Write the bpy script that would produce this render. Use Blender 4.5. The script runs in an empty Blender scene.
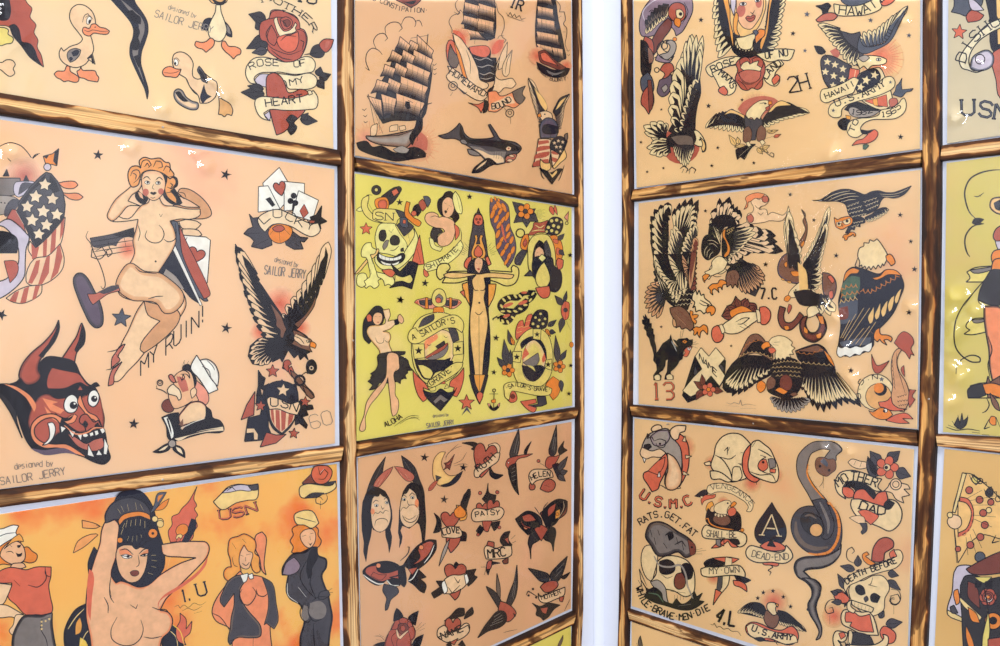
import bpy, math, random
from mathutils import Vector, Matrix
from mathutils.geometry import tessellate_polygon
random.seed(7)
sc = bpy.context.scene
col = sc.collection
# ------------------------------------------------------------------ camera
F_, YAW, PITCH, ROLL, SY = 781.925, 0.783, -0.0496, -0.0076, 30.8919
CAM = Vector((-0.9382, -0.7259, 0.0))
_cy, _sy, _cp, _sp = math.cos(YAW), math.sin(YAW), math.cos(PITCH), math.sin(PITCH)
FW = Vector((_cy*_cp, _sy*_cp, _sp)); R0 = Vector((_sy, -_cy, 0)); U0 = R0.cross(FW)
RT = math.cos(ROLL)*R0+math.sin(ROLL)*U0; UP = math.cos(ROLL)*U0-math.sin(ROLL)*R0
cam = bpy.data.cameras.new('camera'); cam.sensor_width = 36; cam.lens = F_*36/1000; cam.shift_y = SY/1000
cam.clip_start = 0.01
co = bpy.data.objects.new('camera', cam); col.objects.link(co)
M_ = Matrix(((RT.x, UP.x, -FW.x, CAM.x), (RT.y, UP.y, -FW.y, CAM.y), (RT.z, UP.z, -FW.z, CAM.z), (0, 0, 0, 1)))
co.matrix_world = M_; sc.camera = co
sc.view_settings.view_transform = 'Standard'; sc.view_settings.look = 'None'
sc.view_settings.gamma = 1; sc.view_settings.use_curve_mapping = False

def on(wall, x, y, d=0.0):
    """photo point -> (distance from the corner, height, distance off the wall) on the plane d metres in front of a wall"""
    r = FW*1.0 + RT*((x-500)/F_) + UP*((323+SY-y)/F_)
    if wall == 'L':
        t = (-d-CAM.y)/r.y; p = CAM+r*t; return (-p.x, p.z)
    t = (-d-CAM.x)/r.x; p = CAM+r*t; return (-p.y, p.z)
def w3(wall, s, z, d):
    return Vector((-s, -d, z)) if wall == 'L' else Vector((-d, -s, z))

# ------------------------------------------------------------------ materials
def lin(c):
    return tuple(((v/255)/12.92 if v/255 <= .04045 else ((v/255+.055)/1.055)**2.4) for v in c)+(1,)
def new_mat(name):
    m = bpy.data.materials.new(name); m.use_nodes = True
    return m, m.node_tree.nodes, m.node_tree.links, m.node_tree.nodes['Principled BSDF']
def ink(name, rgb, cache={}):
    k = tuple(int(v) for v in rgb)
    if k in cache: return cache[k]
    m, N, L, b = new_mat('ink_'+name)
    tc = N.new('ShaderNodeTexCoord'); no = N.new('ShaderNodeTexNoise'); no.inputs['Scale'].default_value = 160; no.inputs['Detail'].default_value = 3
    L.new(tc.outputs['Object'], no.inputs['Vector'])
    mx = N.new('ShaderNodeMix'); mx.data_type = 'RGBA'
    mx.inputs[6].default_value = lin([v*.9 for v in k]); mx.inputs[7].default_value = lin([min(255, v*1.06+6) for v in k])
    L.new(no.outputs['Fac'], mx.inputs[0]); L.new(mx.outputs[2], b.inputs['Base Color'])
    b.inputs['Roughness'].default_value = .75; b.inputs['Specular IOR Level'].default_value = .15
    cache[k] = m; return m
def paper_mat(name, c1, c2, spots=None, scale=7):
    m, N, L, b = new_mat(name)
    tc = N.new('ShaderNodeTexCoord'); no = N.new('ShaderNodeTexNoise'); no.inputs['Scale'].default_value = scale; no.inputs['Detail'].default_value = 5
    L.new(tc.outputs['Object'], no.inputs['Vector'])
    cr = N.new('ShaderNodeValToRGB'); cr.color_ramp.elements[0].position = .35; cr.color_ramp.elements[1].position = .65
    cr.color_ramp.elements[0].color = lin(c1); cr.color_ramp.elements[1].color = lin(c2)
    L.new(no.outputs['Fac'], cr.inputs[0]); out = cr.outputs[0]
    if spots:
        n2 = N.new('ShaderNodeTexNoise'); n2.inputs['Scale'].default_value = spots[1]; n2.inputs['Detail'].default_value = 4
        L.new(tc.outputs['Object'], n2.inputs['Vector'])
        r2 = N.new('ShaderNodeValToRGB'); r2.color_ramp.elements[0].position = spots[2]; r2.color_ramp.elements[1].position = spots[3]
        r2.color_ramp.elements[0].color = (0, 0, 0, 1); r2.color_ramp.elements[1].color = (1, 1, 1, 1)
        L.new(n2.outputs['Fac'], r2.inputs[0])
        mx = N.new('ShaderNodeMix'); mx.data_type = 'RGBA'; L.new(r2.outputs[0], mx.inputs[0]); L.new(out, mx.inputs[6]); mx.inputs[7].default_value = lin(spots[0]); out = mx.outputs[2]
    L.new(out, b.inputs['Base Color']); b.inputs['Roughness'].default_value = .7; b.inputs['Specular IOR Level'].default_value = .2
    return m
def plain(name, rgb, rough=.6, metal=0, bump=0, spec=.3):
    m, N, L, b = new_mat(name); b.inputs['Base Color'].default_value = lin(rgb); b.inputs['Roughness'].default_value = rough; b.inputs['Metallic'].default_value = metal
    b.inputs['Specular IOR Level'].default_value = spec
    if bump:
        no = N.new('ShaderNodeTexNoise'); no.inputs['Scale'].default_value = 260; bp = N.new('ShaderNodeBump'); bp.inputs['Strength'].default_value = bump; bp.inputs['Distance'].default_value = .001
        tc = N.new('ShaderNodeTexCoord'); L.new(tc.outputs['Object'], no.inputs['Vector']); L.new(no.outputs['Fac'], bp.inputs['Height']); L.new(bp.outputs[0], b.inputs['Normal'])
    return m
WALLM = plain('white_wall_paint', (204, 209, 224), .55, 0, .25)
BOARD = plain('white_backing_board', (244, 246, 252), .6)
NAIL = plain('nail_steel', (170, 160, 150), .35, .9)
def sleeve_mat():
    m, N, L, b = new_mat('clear_plastic_film'); N.remove(b)
    out = N['Material Output']; tr = N.new('ShaderNodeBsdfTransparent'); tr.inputs[0].default_value = (.985, .985, .985, 1)
    gl = N.new('ShaderNodeBsdfGlossy'); gl.inputs['Roughness'].default_value = .05
    fr = N.new('ShaderNodeFresnel'); fr.inputs['IOR'].default_value = 1.45
    mx = N.new('ShaderNodeMixShader'); L.new(fr.outputs[0], mx.inputs[0]); L.new(tr.outputs[0], mx.inputs[1]); L.new(gl.outputs[0], mx.inputs[2]); L.new(mx.outputs[0], out.inputs[0])
    tc = N.new('ShaderNodeTexCoord'); no = N.new('ShaderNodeTexNoise'); no.inputs['Scale'].default_value = 22; no.inputs['Detail'].default_value = 3; no.inputs['Distortion'].default_value = 1.2
    L.new(tc.outputs['Object'], no.inputs['Vector']); bp = N.new('ShaderNodeBump'); bp.inputs['Strength'].default_value = .5; bp.inputs['Distance'].default_value = .0012
    L.new(no.outputs['Fac'], bp.inputs['Height']); L.new(bp.outputs[0], gl.inputs['Normal']); L.new(bp.outputs[0], fr.inputs['Normal'])
    return m
SLEEVE = sleeve_mat()
def wood_mat(name, light, mid, dark, burn, seed, grain=1.0):
    """torched pine: u runs along the board, v across it from 0 to 1"""
    m, N, L, b = new_mat(name)
    uv = N.new('ShaderNodeUVMap'); uv.uv_map = 'grain'
    sp = N.new('ShaderNodeSeparateXYZ'); L.new(uv.outputs[0], sp.inputs[0])
    def comb(sx, sy, off):
        mu = N.new('ShaderNodeVectorMath'); mu.operation = 'MULTIPLY_ADD'; L.new(uv.outputs[0], mu.inputs[0])
        mu.inputs[1].default_value = (sx, sy, 1); mu.inputs[2].default_value = (off, off*.37, seed); return mu.outputs[0]
    def noise(v, sc_, det=4, dist=0):
        n = N.new('ShaderNodeTexNoise'); n.inputs['Scale'].default_value = sc_; n.inputs['Detail'].default_value = det; n.inputs['Distortion'].default_value = dist
        L.new(v, n.inputs['Vector']); return n.outputs['Fac']
    def ramp(f, stops):
        r = N.new('ShaderNodeValToRGB'); e = r.color_ramp.elements
        while len(e) < len(stops): e.new(.5)
        for q, (p, c) in zip(e, stops): q.position = p; q.color = c
        L.new(f, r.inputs[0]); return r.outputs[0]
    def mix(f, a, b_, mode='MIX'):
        x = N.new('ShaderNodeMix'); x.data_type = 'RGBA'; x.blend_type = mode
        if isinstance(f, float): x.inputs[0].default_value = f
        else: L.new(f, x.inputs[0])
        for i, v in ((6, a), (7, b_)):
            if isinstance(v, tuple): x.inputs[i].default_value = v
            else: L.new(v, x.inputs[i])
        return x.outputs[2]
    def g(v): return (v, v, v, 1)
    base = ramp(noise(comb(3, .9, seed), 3, 4, .6), [(.36, lin(mid)), (.58, lin(light))])
    fine = ramp(noise(comb(3, 15*grain, seed*2), 2.2, 3), [(.40, g(.5)), (.5, g(.9)), (.6, g(1))])
    c = mix(1.0, base, fine, 'MULTIPLY')
    wv = N.new('ShaderNodeTexWave'); wv.wave_type = 'BANDS'; wv.bands_direction = 'Y'; wv.inputs['Scale'].default_value = .8*grain; wv.inputs['Distortion'].default_value = 2.4
    wv.inputs['Detail'].default_value = 2; wv.inputs['Detail Scale'].default_value = .8; L.new(comb(3.2, 1.0, seed*3), wv.inputs['Vector'])
    rings = ramp(wv.outputs['Fac'], [(.0, g(0)), (.55, g(0)), (.8, g(1))])
    gate = ramp(noise(comb(5, .3, seed*9), 1.5, 2), [(.42, g(.15)), (.6, g(1))])
    rings = mix(1.0, rings, gate, 'MULTIPLY')
    blot = noise(comb(13, .9, seed*5), 1.0, 3, 1.1)
    mk = ramp(blot, [(.60-burn, g(0)), (.635-burn, g(.75)), (.75-burn, g(1))])
    ed = N.new('ShaderNodeMath'); ed.operation = 'SUBTRACT'; L.new(sp.outputs[1], ed.inputs[0]); ed.inputs[1].default_value = .5
    ab = N.new('ShaderNodeMath'); ab.operation = 'ABSOLUTE'; L.new(ed.outputs[0], ab.inputs[0])
    e2 = N.new('ShaderNodeMath'); e2.operation = 'MULTIPLY_ADD'; L.new(noise(comb(16, .4, seed*7), 1.2, 3, .5), e2.inputs[0]); e2.inputs[1].default_value = .9; L.new(ab.outputs[0], e2.inputs[2])
    em = ramp(e2.outputs[0], [(.77, g(0)), (.80, g(.75)), (.92, g(1))])
    halo = ramp(e2.outputs[0], [(.72, g(0)), (.8, g(1))])
    toast = mix(1.0, c, lin((214, 164, 110)), 'MULTIPLY')
    c = mix(halo, c, toast)
    c = mix(rings, c, mix(.66, c, lin(dark)))
    c = mix(mk, c, mix(.85, toast, lin(dark)))
    c = mix(em, c, mix(.92, c, lin(dark)))
    L.new(c, b.inputs['Base Color']); b.inputs['Roughness'].default_value = .62; b.inputs['Specular IOR Level'].default_value = .2
    bp = N.new('ShaderNodeBump'); bp.inputs['Strength'].default_value = .25; bp.inputs['Distance'].default_value = .001
    L.new(wv.outputs['Fac'], bp.inputs['Height']); L.new(bp.outputs[0], b.inputs['Normal'])
    return m

# ------------------------------------------------------------------ mesh helpers
def mesh_obj(name, verts, faces, mats, midx=None, parent=None, smooth=False):
    me = bpy.data.meshes.new(name); me.from_pydata([tuple(v) for v in verts], [], faces)
    for m in mats: me.materials.append(m)
    if midx: me.polygons.foreach_set('material_index', midx)
    if smooth: me.polygons.foreach_set('use_smooth', [True]*len(faces))
    me.update(); o = bpy.data.objects.new(name, me); col.objects.link(o)
    if parent: o.parent = parent
    return o
def slab(name, q, wall, d0, d1, mat, parent=None, cham=0.0):
    """q: four (s,z) corners; a plate from d0 to d1 off the wall"""
    v = [w3(wall, s, z, d0) for s, z in q]
    f = [(0, 1, 2, 3)]
    if cham:
        cx = sum(p[0] for p in q)/4; cz = sum(p[1] for p in q)/4
        v += [w3(wall, s, z, d1-cham) for s, z in q]
        v += [w3(wall, s-math.copysign(cham, s-cx), z-math.copysign(cham, z-cz), d1) for s, z in q]; n = 3
    else:
        v += [w3(wall, s, z, d1) for s, z in q]; n = 2
    for k in range(n-1):
        for i in range(4):
            j = (i+1) % 4; f.append((k*4+i, k*4+j, k*4+4+j, k*4+4+i))
    f.append(tuple((n-1)*4+i for i in range(4)))
    o = mesh_obj(name, v, f, [mat], parent=parent)
    fixn(o); return o
def fixn(o):
    import bmesh
    bm = bmesh.new(); bm.from_mesh(o.data); bmesh.ops.recalc_face_normals(bm, faces=bm.faces); bm.to_mesh(o.data); bm.free()
def batten(name, wall, edge_a, edge_b, mat, parent, off=0.0, thick=.009, seed=0):
    """edge_a / edge_b: stations along both long edges in (s,z) at the front face; rounded section, grain UVs"""
    n = len(edge_a); v = []; uvs = []; L0 = 0; prev = None
    ch = .0012
    for i in range(n):
        a = Vector(edge_a[i]); b = Vector(edge_b[i]); m = (a+b)/2
        if prev is not None: L0 += (m-prev).length
        prev = m; w = (b-a); wl = w.length; w = w/wl
        prof = [(0, 0, 0), (0, thick-ch*1.6, .0), (ch*.35, thick-ch*.5, .04), (ch*1.3, thick, .09), (wl*.5, thick+.0003, .5), (wl-ch*1.3, thick, .91), (wl-ch*.35, thick-ch*.5, .96), (wl, thick-ch*1.6, 1.0), (wl, 0, 1.0)]
        for k, (x, d, t) in enumerate(prof):
            p = a+w*x; v.append(w3(wall, p.x, p.y, d)); uvs.append((L0+off, t))
    P = 9; f = []
    for i in range(n-1):
        for k in range(P-1): f.append((i*P+k, i*P+k+1, (i+1)*P+k+1, (i+1)*P+k))
    f.append(tuple(range(P))); f.append(tuple((n-1)*P+k for k in reversed(range(P))))
    o = mesh_obj(name, v, f, [mat], parent=parent)
    ul = o.data.uv_layers.new(name='grain')
    for lp in o.data.loops: ul.data[lp.index].uv = uvs[lp.vertex_index]
    fixn(o); return o
def lerp(a, b, t): return (a[0]+(b[0]-a[0])*t, a[1]+(b[1]-a[1])*t)
def tag(o, label, cat, group=None, kind=None):
    if label: o['label'] = label
    if cat: o['category'] = cat
    if group: o['group'] = group
    if kind: o['kind'] = kind
def empty(name, loc):
    o = bpy.data.objects.new(name, None); o.location = loc; o.empty_display_size = .05; col.objects.link(o); return o
def reparent(o, p):
    o.parent = p; o.matrix_parent_inverse = Matrix.Translation(-p.location)

# ------------------------------------------------------------------ the room
wl = mesh_obj('wall_left', [(-3.8, 0, -1.5), (0, 0, -1.5), (0, 0, 1.3), (-3.8, 0, 1.3), (-3.8, .1, -1.5), (.1, .1, -1.5), (.1, .1, 1.3), (-3.8, .1, 1.3), (.1, 0, -1.5), (.1, 0, 1.3)],
              [(0, 1, 2, 3), (5, 4, 7, 6), (0, 4, 5, 8, 1), (3, 2, 9, 6, 7), (0, 3, 7, 4), (8, 5, 6, 9), (1, 8, 9, 2)], [WALLM]); tag(wl, None, None, kind='structure')
wr = mesh_obj('wall_right', [(0, 0, -1.5), (0, -3.8, -1.5), (0, -3.8, 1.3), (0, 0, 1.3), (.1, 0, -1.5), (.1, -3.8, -1.5), (.1, -3.8, 1.3), (.1, 0, 1.3)],
              [(0, 1, 2, 3), (5, 4, 7, 6), (0, 4, 5, 1), (3, 2, 6, 7), (1, 5, 6, 2), (0, 3, 7, 4)], [WALLM]); tag(wr, None, None, kind='structure')
# softly filled inside corner, as the paint runs round it
r = .012; v = []; f = []
for i in range(9):
    a = i/8*math.pi/2
    for z in (-1.5, 1.3): v.append((-r+r*math.sin(a)+.0, -r+r*math.cos(a)+.0, z))
v += [(.002, .002, -1.5), (.002, .002, 1.3)]
for i in range(8): f.append((2*i, 2*i+1, 2*i+3, 2*i+2))
cv = mesh_obj('trim_1', v, f+[(0, 16, 18), (1, 19, 17)], [WALLM], smooth=True); tag(cv, None, None, kind='structure')
fm, N, L, b = new_mat('grey_floor'); no = N.new('ShaderNodeTexNoise'); no.inputs['Scale'].default_value = 4
cr = N.new('ShaderNodeValToRGB'); cr.color_ramp.elements[0].color = lin((120, 112, 104)); cr.color_ramp.elements[1].color = lin((150, 142, 132)); L.new(no.outputs['Fac'], cr.inputs[0]); L.new(cr.outputs[0], b.inputs['Base Color']); b.inputs['Roughness'].default_value = .5
fl = mesh_obj('floor', [(-3.8, -3.8, -1.5), (.1, -3.8, -1.5), (.1, .1, -1.5), (-3.8, .1, -1.5), (-3.8, -3.8, -1.58), (.1, -3.8, -1.58), (.1, .1, -1.58), (-3.8, .1, -1.58)],
              [(0, 1, 2, 3), (7, 6, 5, 4), (0, 4, 5, 1), (1, 5, 6, 2), (2, 6, 7, 3), (3, 7, 4, 0)], [fm]); tag(fl, None, None, kind='structure')

# ------------------------------------------------------------------ battens
TH = .009
woods = [wood_mat('torched_pine_'+n, *a) for n, a in {
    'honey': ((220, 176, 118), (184, 134, 78), (36, 19, 11), .04, 1.3, 1.0),
    'amber': ((214, 166, 104), (174, 122, 64), (30, 16, 10), .09, 4.7, 1.0),
    'charred': ((204, 152, 88), (158, 104, 50), (26, 14, 8), .15, 8.1, .8),
    'pale': ((218, 180, 128), (184, 138, 88), (42, 24, 14), .01, 2.9, 2.0)}.items()]
H_, A_, C_, P_ = woods
frameL = empty('batten_frame', (-.45, 0, -.6)); tag(frameL, 'scorched pine batten grid nailed over the sheets on the wall left of the corner', 'wooden frame')
frameR = empty('batten_frame', (0, -.45, -.6)); tag(frameR, 'scorched pine batten grid nailed over the sheets on the wall right of the corner', 'wooden frame')
def stile(wall, st, mat, par, off):
    # st: (y, x_left, x_right) stations, run on above and below the frame of the photo
    dl, dr = (.0025, TH) if wall == 'L' else (TH, .0025)
    ea = [on(wall, xl, y, dl) for y, xl, xr in st]; eb = [on(wall, xr, y, dr) for y, xl, xr in st]
    def ext(e): 
        a, b_ = e[0], e[-1]; return [(a[0], a[1]+.16)]+e+[(b_[0], b_[1]-.40)]
    o = batten('upright_batten', wall, ext(ea), ext(eb), mat, None, off); reparent(o, par); return o
def rail(wall, pts, mat, par, off, ext=0):
    # pts: top-left, top-right, bottom-right, bottom-left photo points at the front face
    up = pts[0][1] < 300   # the face turned to the lens shows down to the sheet
    a, b_, c, d = [on(wall, x, y, TH if (i < 2) == up else .0025) for i, (x, y) in enumerate(pts)]
    if ext < 0: k = (abs(a[0]-b_[0])+.42)/abs(a[0]-b_[0]); a, d = lerp(b_, a, k), lerp(c, d, k)
    lo, hi = [lerp(d, c, i/6) for i in range(7)], [lerp(a, b_, i/6) for i in range(7)]
    if ext > 0: lo.append((c[0]+.31, c[1])); hi.append((b_[0]+.31, b_[1]))
    o = batten('cross_batten', wall, lo, hi, mat, None, off); reparent(o, par); return o
sL1 = stile('L', [(0, 338.3, 355), (120, 338.3, 355), (200, 338.7, 355.2), (320, 339.5, 355.6), (450, 340.7, 357), (517, 341.5, 358), (580, 343, 359.3), (646, 344.6, 361)], P_, frameL, 3)
sL2 = stile('L', [(0, 573.2, 582.8), (190, 575.4, 584.2), (320, 576, 585), (420, 576, 585), (520, 575, 584), (610, 573.4, 583.8), (646, 572.4, 582)], H_, frameL, 1.2)
sR1 = stile('R', [(0, 620.2, 631.8), (190, 621.3, 633.4), (320, 621.4, 633), (420, 621, 632), (520, 619.6, 631), (600, 618.4, 630), (646, 617.2, 629)], A_, frameR, .4)
sR2 = stile('R', [(0, 922, 942), (200, 921.4, 942), (320, 920.4, 940.2), (450, 917.6, 937), (520, 914.4, 933.6), (580, 912, 931), (646, 909, 928)], C_, frameR, 5.3)
# further uprights at the outer ends of both grids, outside the picture
for wall, s, par in (('L', .852, frameL), ('R', .862, frameR)):
    o = batten('upright_batten', wall, [(s, .52), (s, -.76)], [(s+.02, .52), (s+.02, -.76)], H_, None, 2); reparent(o, par)
rail('L', [(0, 92), (338.6, 149.5), (338.6, 166), (0, 115)], H_, frameL, .7, -1)
rail('L', [(355.2, 156.5), (575.2, 194.5), (575.4, 207), (355.2, 171)], C_, frameL, 7.9)
rail('L', [(0, 490), (340.6, 445.6), (340.8, 462), (0, 508)], H_, frameL, 12.2, -1)
rail('L', [(357, 441.5), (575.8, 407), (575.8, 419), (357, 457.4)], C_, frameL, 4.4)
rail('L', [(500, 645), (573.4, 611), (573.2, 625.6), (529, 646.5)], C_, frameL, 9.1) if 0 else None
a3, b3 = on('L', 573.4, 611, .0025), on('L', 573.2, 625.6, TH); sl = on('L', 500, 645, .0025); ks = (sl[1]-a3[1])/(sl[0]-a3[0])
sx = .437
o = batten('cross_batten', 'L', [(sx+(b3[0]-sx)*i/6, b3[1]+ks*((sx-b3[0])*(1-i/6))) for i in range(7)], [(sx+(a3[0]-sx)*i/6, a3[1]+ks*((sx-a3[0])*(1-i/6))) for i in range(7)], A_, None, 9.3); reparent(o, frameL)
rail('R', [(633.4, 189), (921.6, 149.6), (921.6, 167), (633.4, 201.6)], A_, frameR, 2.1)
rail('R', [(942, 145), (1000, 137), (1000, 154.6), (942, 161)], P_, frameR, 3.3, 1)
rail('R', [(632.2, 404.6), (918, 430), (917.6, 446.6), (632, 417)], C_, frameR, 6.6)
rail('R', [(937.6, 433.8), (1000, 437), (1000, 453.6), (937.4, 446.6)], P_, frameR, 8.8, 1)
a3, b3 = on('R', 630, 609, .0025), on('R', 629.8, 621.5, TH); sl = on('R', 744, 646, .0025); ks = (sl[1]-a3[1])/(sl[0]-a3[0]); sx = .447
o = batten('cross_batten', 'R', [(b3[0]+(sx-b3[0])*i/6, b3[1]+ks*(sx-b3[0])*i/6) for i in range(7)], [(a3[0]+(sx-a3[0])*i/6, a3[1]+ks*(sx-a3[0])*i/6) for i in range(7)], P_, None, 1.9); reparent(o, frameR)
def nail(wall, x, y, par):
    s, z = on(wall, x, y, TH+.0008); v = []; f = []
    for d, r_ in ((TH-.002, .0011), (TH+.0006, .0011), (TH+.0011, .0006)):
        for i in range(10): a = i/10*6.2832; v.append(w3(wall, s+r_*math.cos(a), z+r_*math.sin(a), d))
    for k in (0, 1):
        for i in range(10): j = (i+1) % 10; f.append((k*10+i, k*10+j, k*10+10+j, k*10+10+i))
    f.append(tuple(range(20, 30))); o = mesh_obj('nail', v, f, [NAIL]); fixn(o); reparent(o, par)
for x, y in ((163, 479.6), (163, 127), (353.4, 340.5)): nail('L', x, y, frameL)
for x, y in ((928.6, 399), (753, 423.6), (667, 424.5)): nail('R', x, y, frameR)

for wall, par, spans in (('L', frameL, ((.058, .434), (.458, .850))), ('R', frameR, ((.063, .444), (.466, .860)))):
    for s0, s1 in spans:
        for z in (.482, -.755):
            o = batten('cross_batten', wall, [(s0+(s1-s0)*i/4, z) for i in range(5)], [(s0+(s1-s0)*i/4, z+.017) for i in range(5)], H_, None, s0+z); reparent(o, par)
# ------------------------------------------------------------------ printed artwork
PAL = {'K': (31, 27, 34), 'N': (36, 36, 50), 'G': (74, 70, 76), 'g': (134, 124, 118), 'q': (170, 158, 146), 'R': (184, 92, 72), 'r': (218, 112, 82), 'D': (128, 66, 54), 'm': (196, 112, 92), 'p': (232, 158, 132),
       'o': (238, 166, 96), 'O': (232, 142, 58), 'Y': (244, 202, 84), 'y': (230, 212, 122), 'w': (246, 228, 194), 'W': (250, 242, 226), 's': (234, 186, 142), 'S': (240, 204, 162), 't': (214, 162, 116), 'b': (132, 90, 70),
       'u': (150, 128, 140), 'U': (104, 88, 104), 'e': (84, 108, 88), 'v': (86, 90, 102), 'c': (238, 196, 126), 'a': (226, 176, 112), 'T': (118, 100, 88), 'h': (238, 168, 78), 'B': (54, 50, 54), 'f': (236, 150, 102), '_': (228, 190, 140), 'z': (206, 196, 206)}
FONT = {'A': '002640|1232', 'B': '00063645443303|3342413000', 'C': '4536160501103041', 'D': '00062645412000', 'E': '46060040|0333', 'F': '460600|0333', 'G': '45361605011030414323', 'H': '0006|4046|0343', 'I': '2026',
        'J': '4641301001', 'K': '0006|4602|1340', 'L': '060040', 'M': '0006234640', 'N': '00064046', 'O': '160501103041453616', 'P': '00063645443303', 'Q': '160501103041453616|2240', 'R': '00063645443303|2340',
        'S': '453616050413334241301001', 'T': '2026|0646', 'U': '060110304146', 'V': '062046', 'W': '0610233046', 'X': '0046|0640', 'Y': '062346|2320', 'Z': '06460040', '0': '160501103041453616', '1': '152620|1030',
        '2': '05163645440040', '3': '051636454433134|3342413010', '4': '30360242', '5': '460604344341301001', '6': '4536160501103041423303', '7': '064610', '8': '13040516364544331302011030414233', '9': '43130405163645411000',
        "'": '2624', '.': '2021', '!': '2622|2120', '-': '1333', '*': '2324', 'd': '46401001031444', 'e': '0242433414030110', 's': '44140332413000', 'i': '2024|2626', 'g': '4414030110404', 'n': '000403143440', 'b': '06003041433404', 'y': '0420|4410', ' ': ''}
FONT['3'] = '05163645443313|3342413010'; FONT['g'] = '44140301104044'
def _tan(a, b, c):
    """tangents arriving at and leaving b; a sharp turn keeps its corner"""
    ux, uy, vx, vy = b[0]-a[0], b[1]-a[1], c[0]-b[0], c[1]-b[1]; lu = math.hypot(ux, uy) or 1; lv = math.hypot(vx, vy) or 1
    if (ux*vx+uy*vy)/(lu*lv) < .22: return (ux*.6, uy*.6), (vx*.6, vy*.6)
    tx, ty = ux/lu+vx/lv, uy/lu+vy/lv; l = math.hypot(tx, ty) or 1; tx /= l; ty /= l
    return (tx*lu*.9, ty*lu*.9), (tx*lv*.9, ty*lv*.9)
def _herm(p, m0, q, m1, t):
    t2 = t*t; t3 = t2*t
    return tuple((2*t3-3*t2+1)*p[k]+(t3-2*t2+t)*m0[k]+(-2*t3+3*t2)*q[k]+(t3-t2)*m1[k] for k in (0, 1))
def cr_closed(p, k=4):
    n = len(p); T = [_tan(p[i-1], p[i], p[(i+1) % n]) for i in range(n)]; out = []
    for i in range(n):
        for j in range(k): out.append(_herm(p[i], T[i][1], p[(i+1) % n], T[(i+1) % n][0], j/k))
    return out
def cr_open(p, k=4):
    if len(p) < 3: return list(p)
    n = len(p); T = [_tan(p[max(i-1, 0)], p[i], p[min(i+1, n-1)]) for i in range(n)]
    d0 = (p[1][0]-p[0][0], p[1][1]-p[0][1]); d1 = (p[-1][0]-p[-2][0], p[-1][1]-p[-2][1]); T[0] = (d0, d0); T[-1] = (d1, d1); out = []
    for i in range(n-1):
        for j in range(k): out.append(_herm(p[i], T[i][1], p[i+1], T[i+1][0], j/k))
    return out+[p[-1]]
def crosses(z):
    n = len(z)
    for i in range(n):
        ax, ay = z[i]; bx, by = z[(i+1) % n]; lx, hx, ly, hy = min(ax, bx), max(ax, bx), min(ay, by), max(ay, by)
        for j in range(i+2, n):
            if i == 0 and j == n-1: continue
            cx, cy = z[j]; dx, dy = z[(j+1) % n]
            if max(cx, dx) < lx or min(cx, dx) > hx or max(cy, dy) < ly or min(cy, dy) > hy: continue
            d1 = (bx-ax)*(cy-ay)-(by-ay)*(cx-ax); d2 = (bx-ax)*(dy-ay)-(by-ay)*(dx-ax)
            if d1*d2 >= 0: continue
            d3 = (dx-cx)*(ay-cy)-(dy-cy)*(ax-cx); d4 = (dx-cx)*(by-cy)-(dy-cy)*(bx-cx)
            if d3*d4 < 0: return True
    return False
def along(p, t):
    Ls = [math.dist(p[i], p[i+1]) for i in range(len(p)-1)]; T = sum(Ls)*min(max(t, 0), 1)
    for i, l in enumerate(Ls):
        if T <= l or i == len(Ls)-1:
            u = T/l if l else 0; a, b = p[i], p[i+1]; return lerp(a, b, u), math.atan2(b[1]-a[1], b[0]-a[0])
        T -= l
STEP = 1e-6
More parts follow.
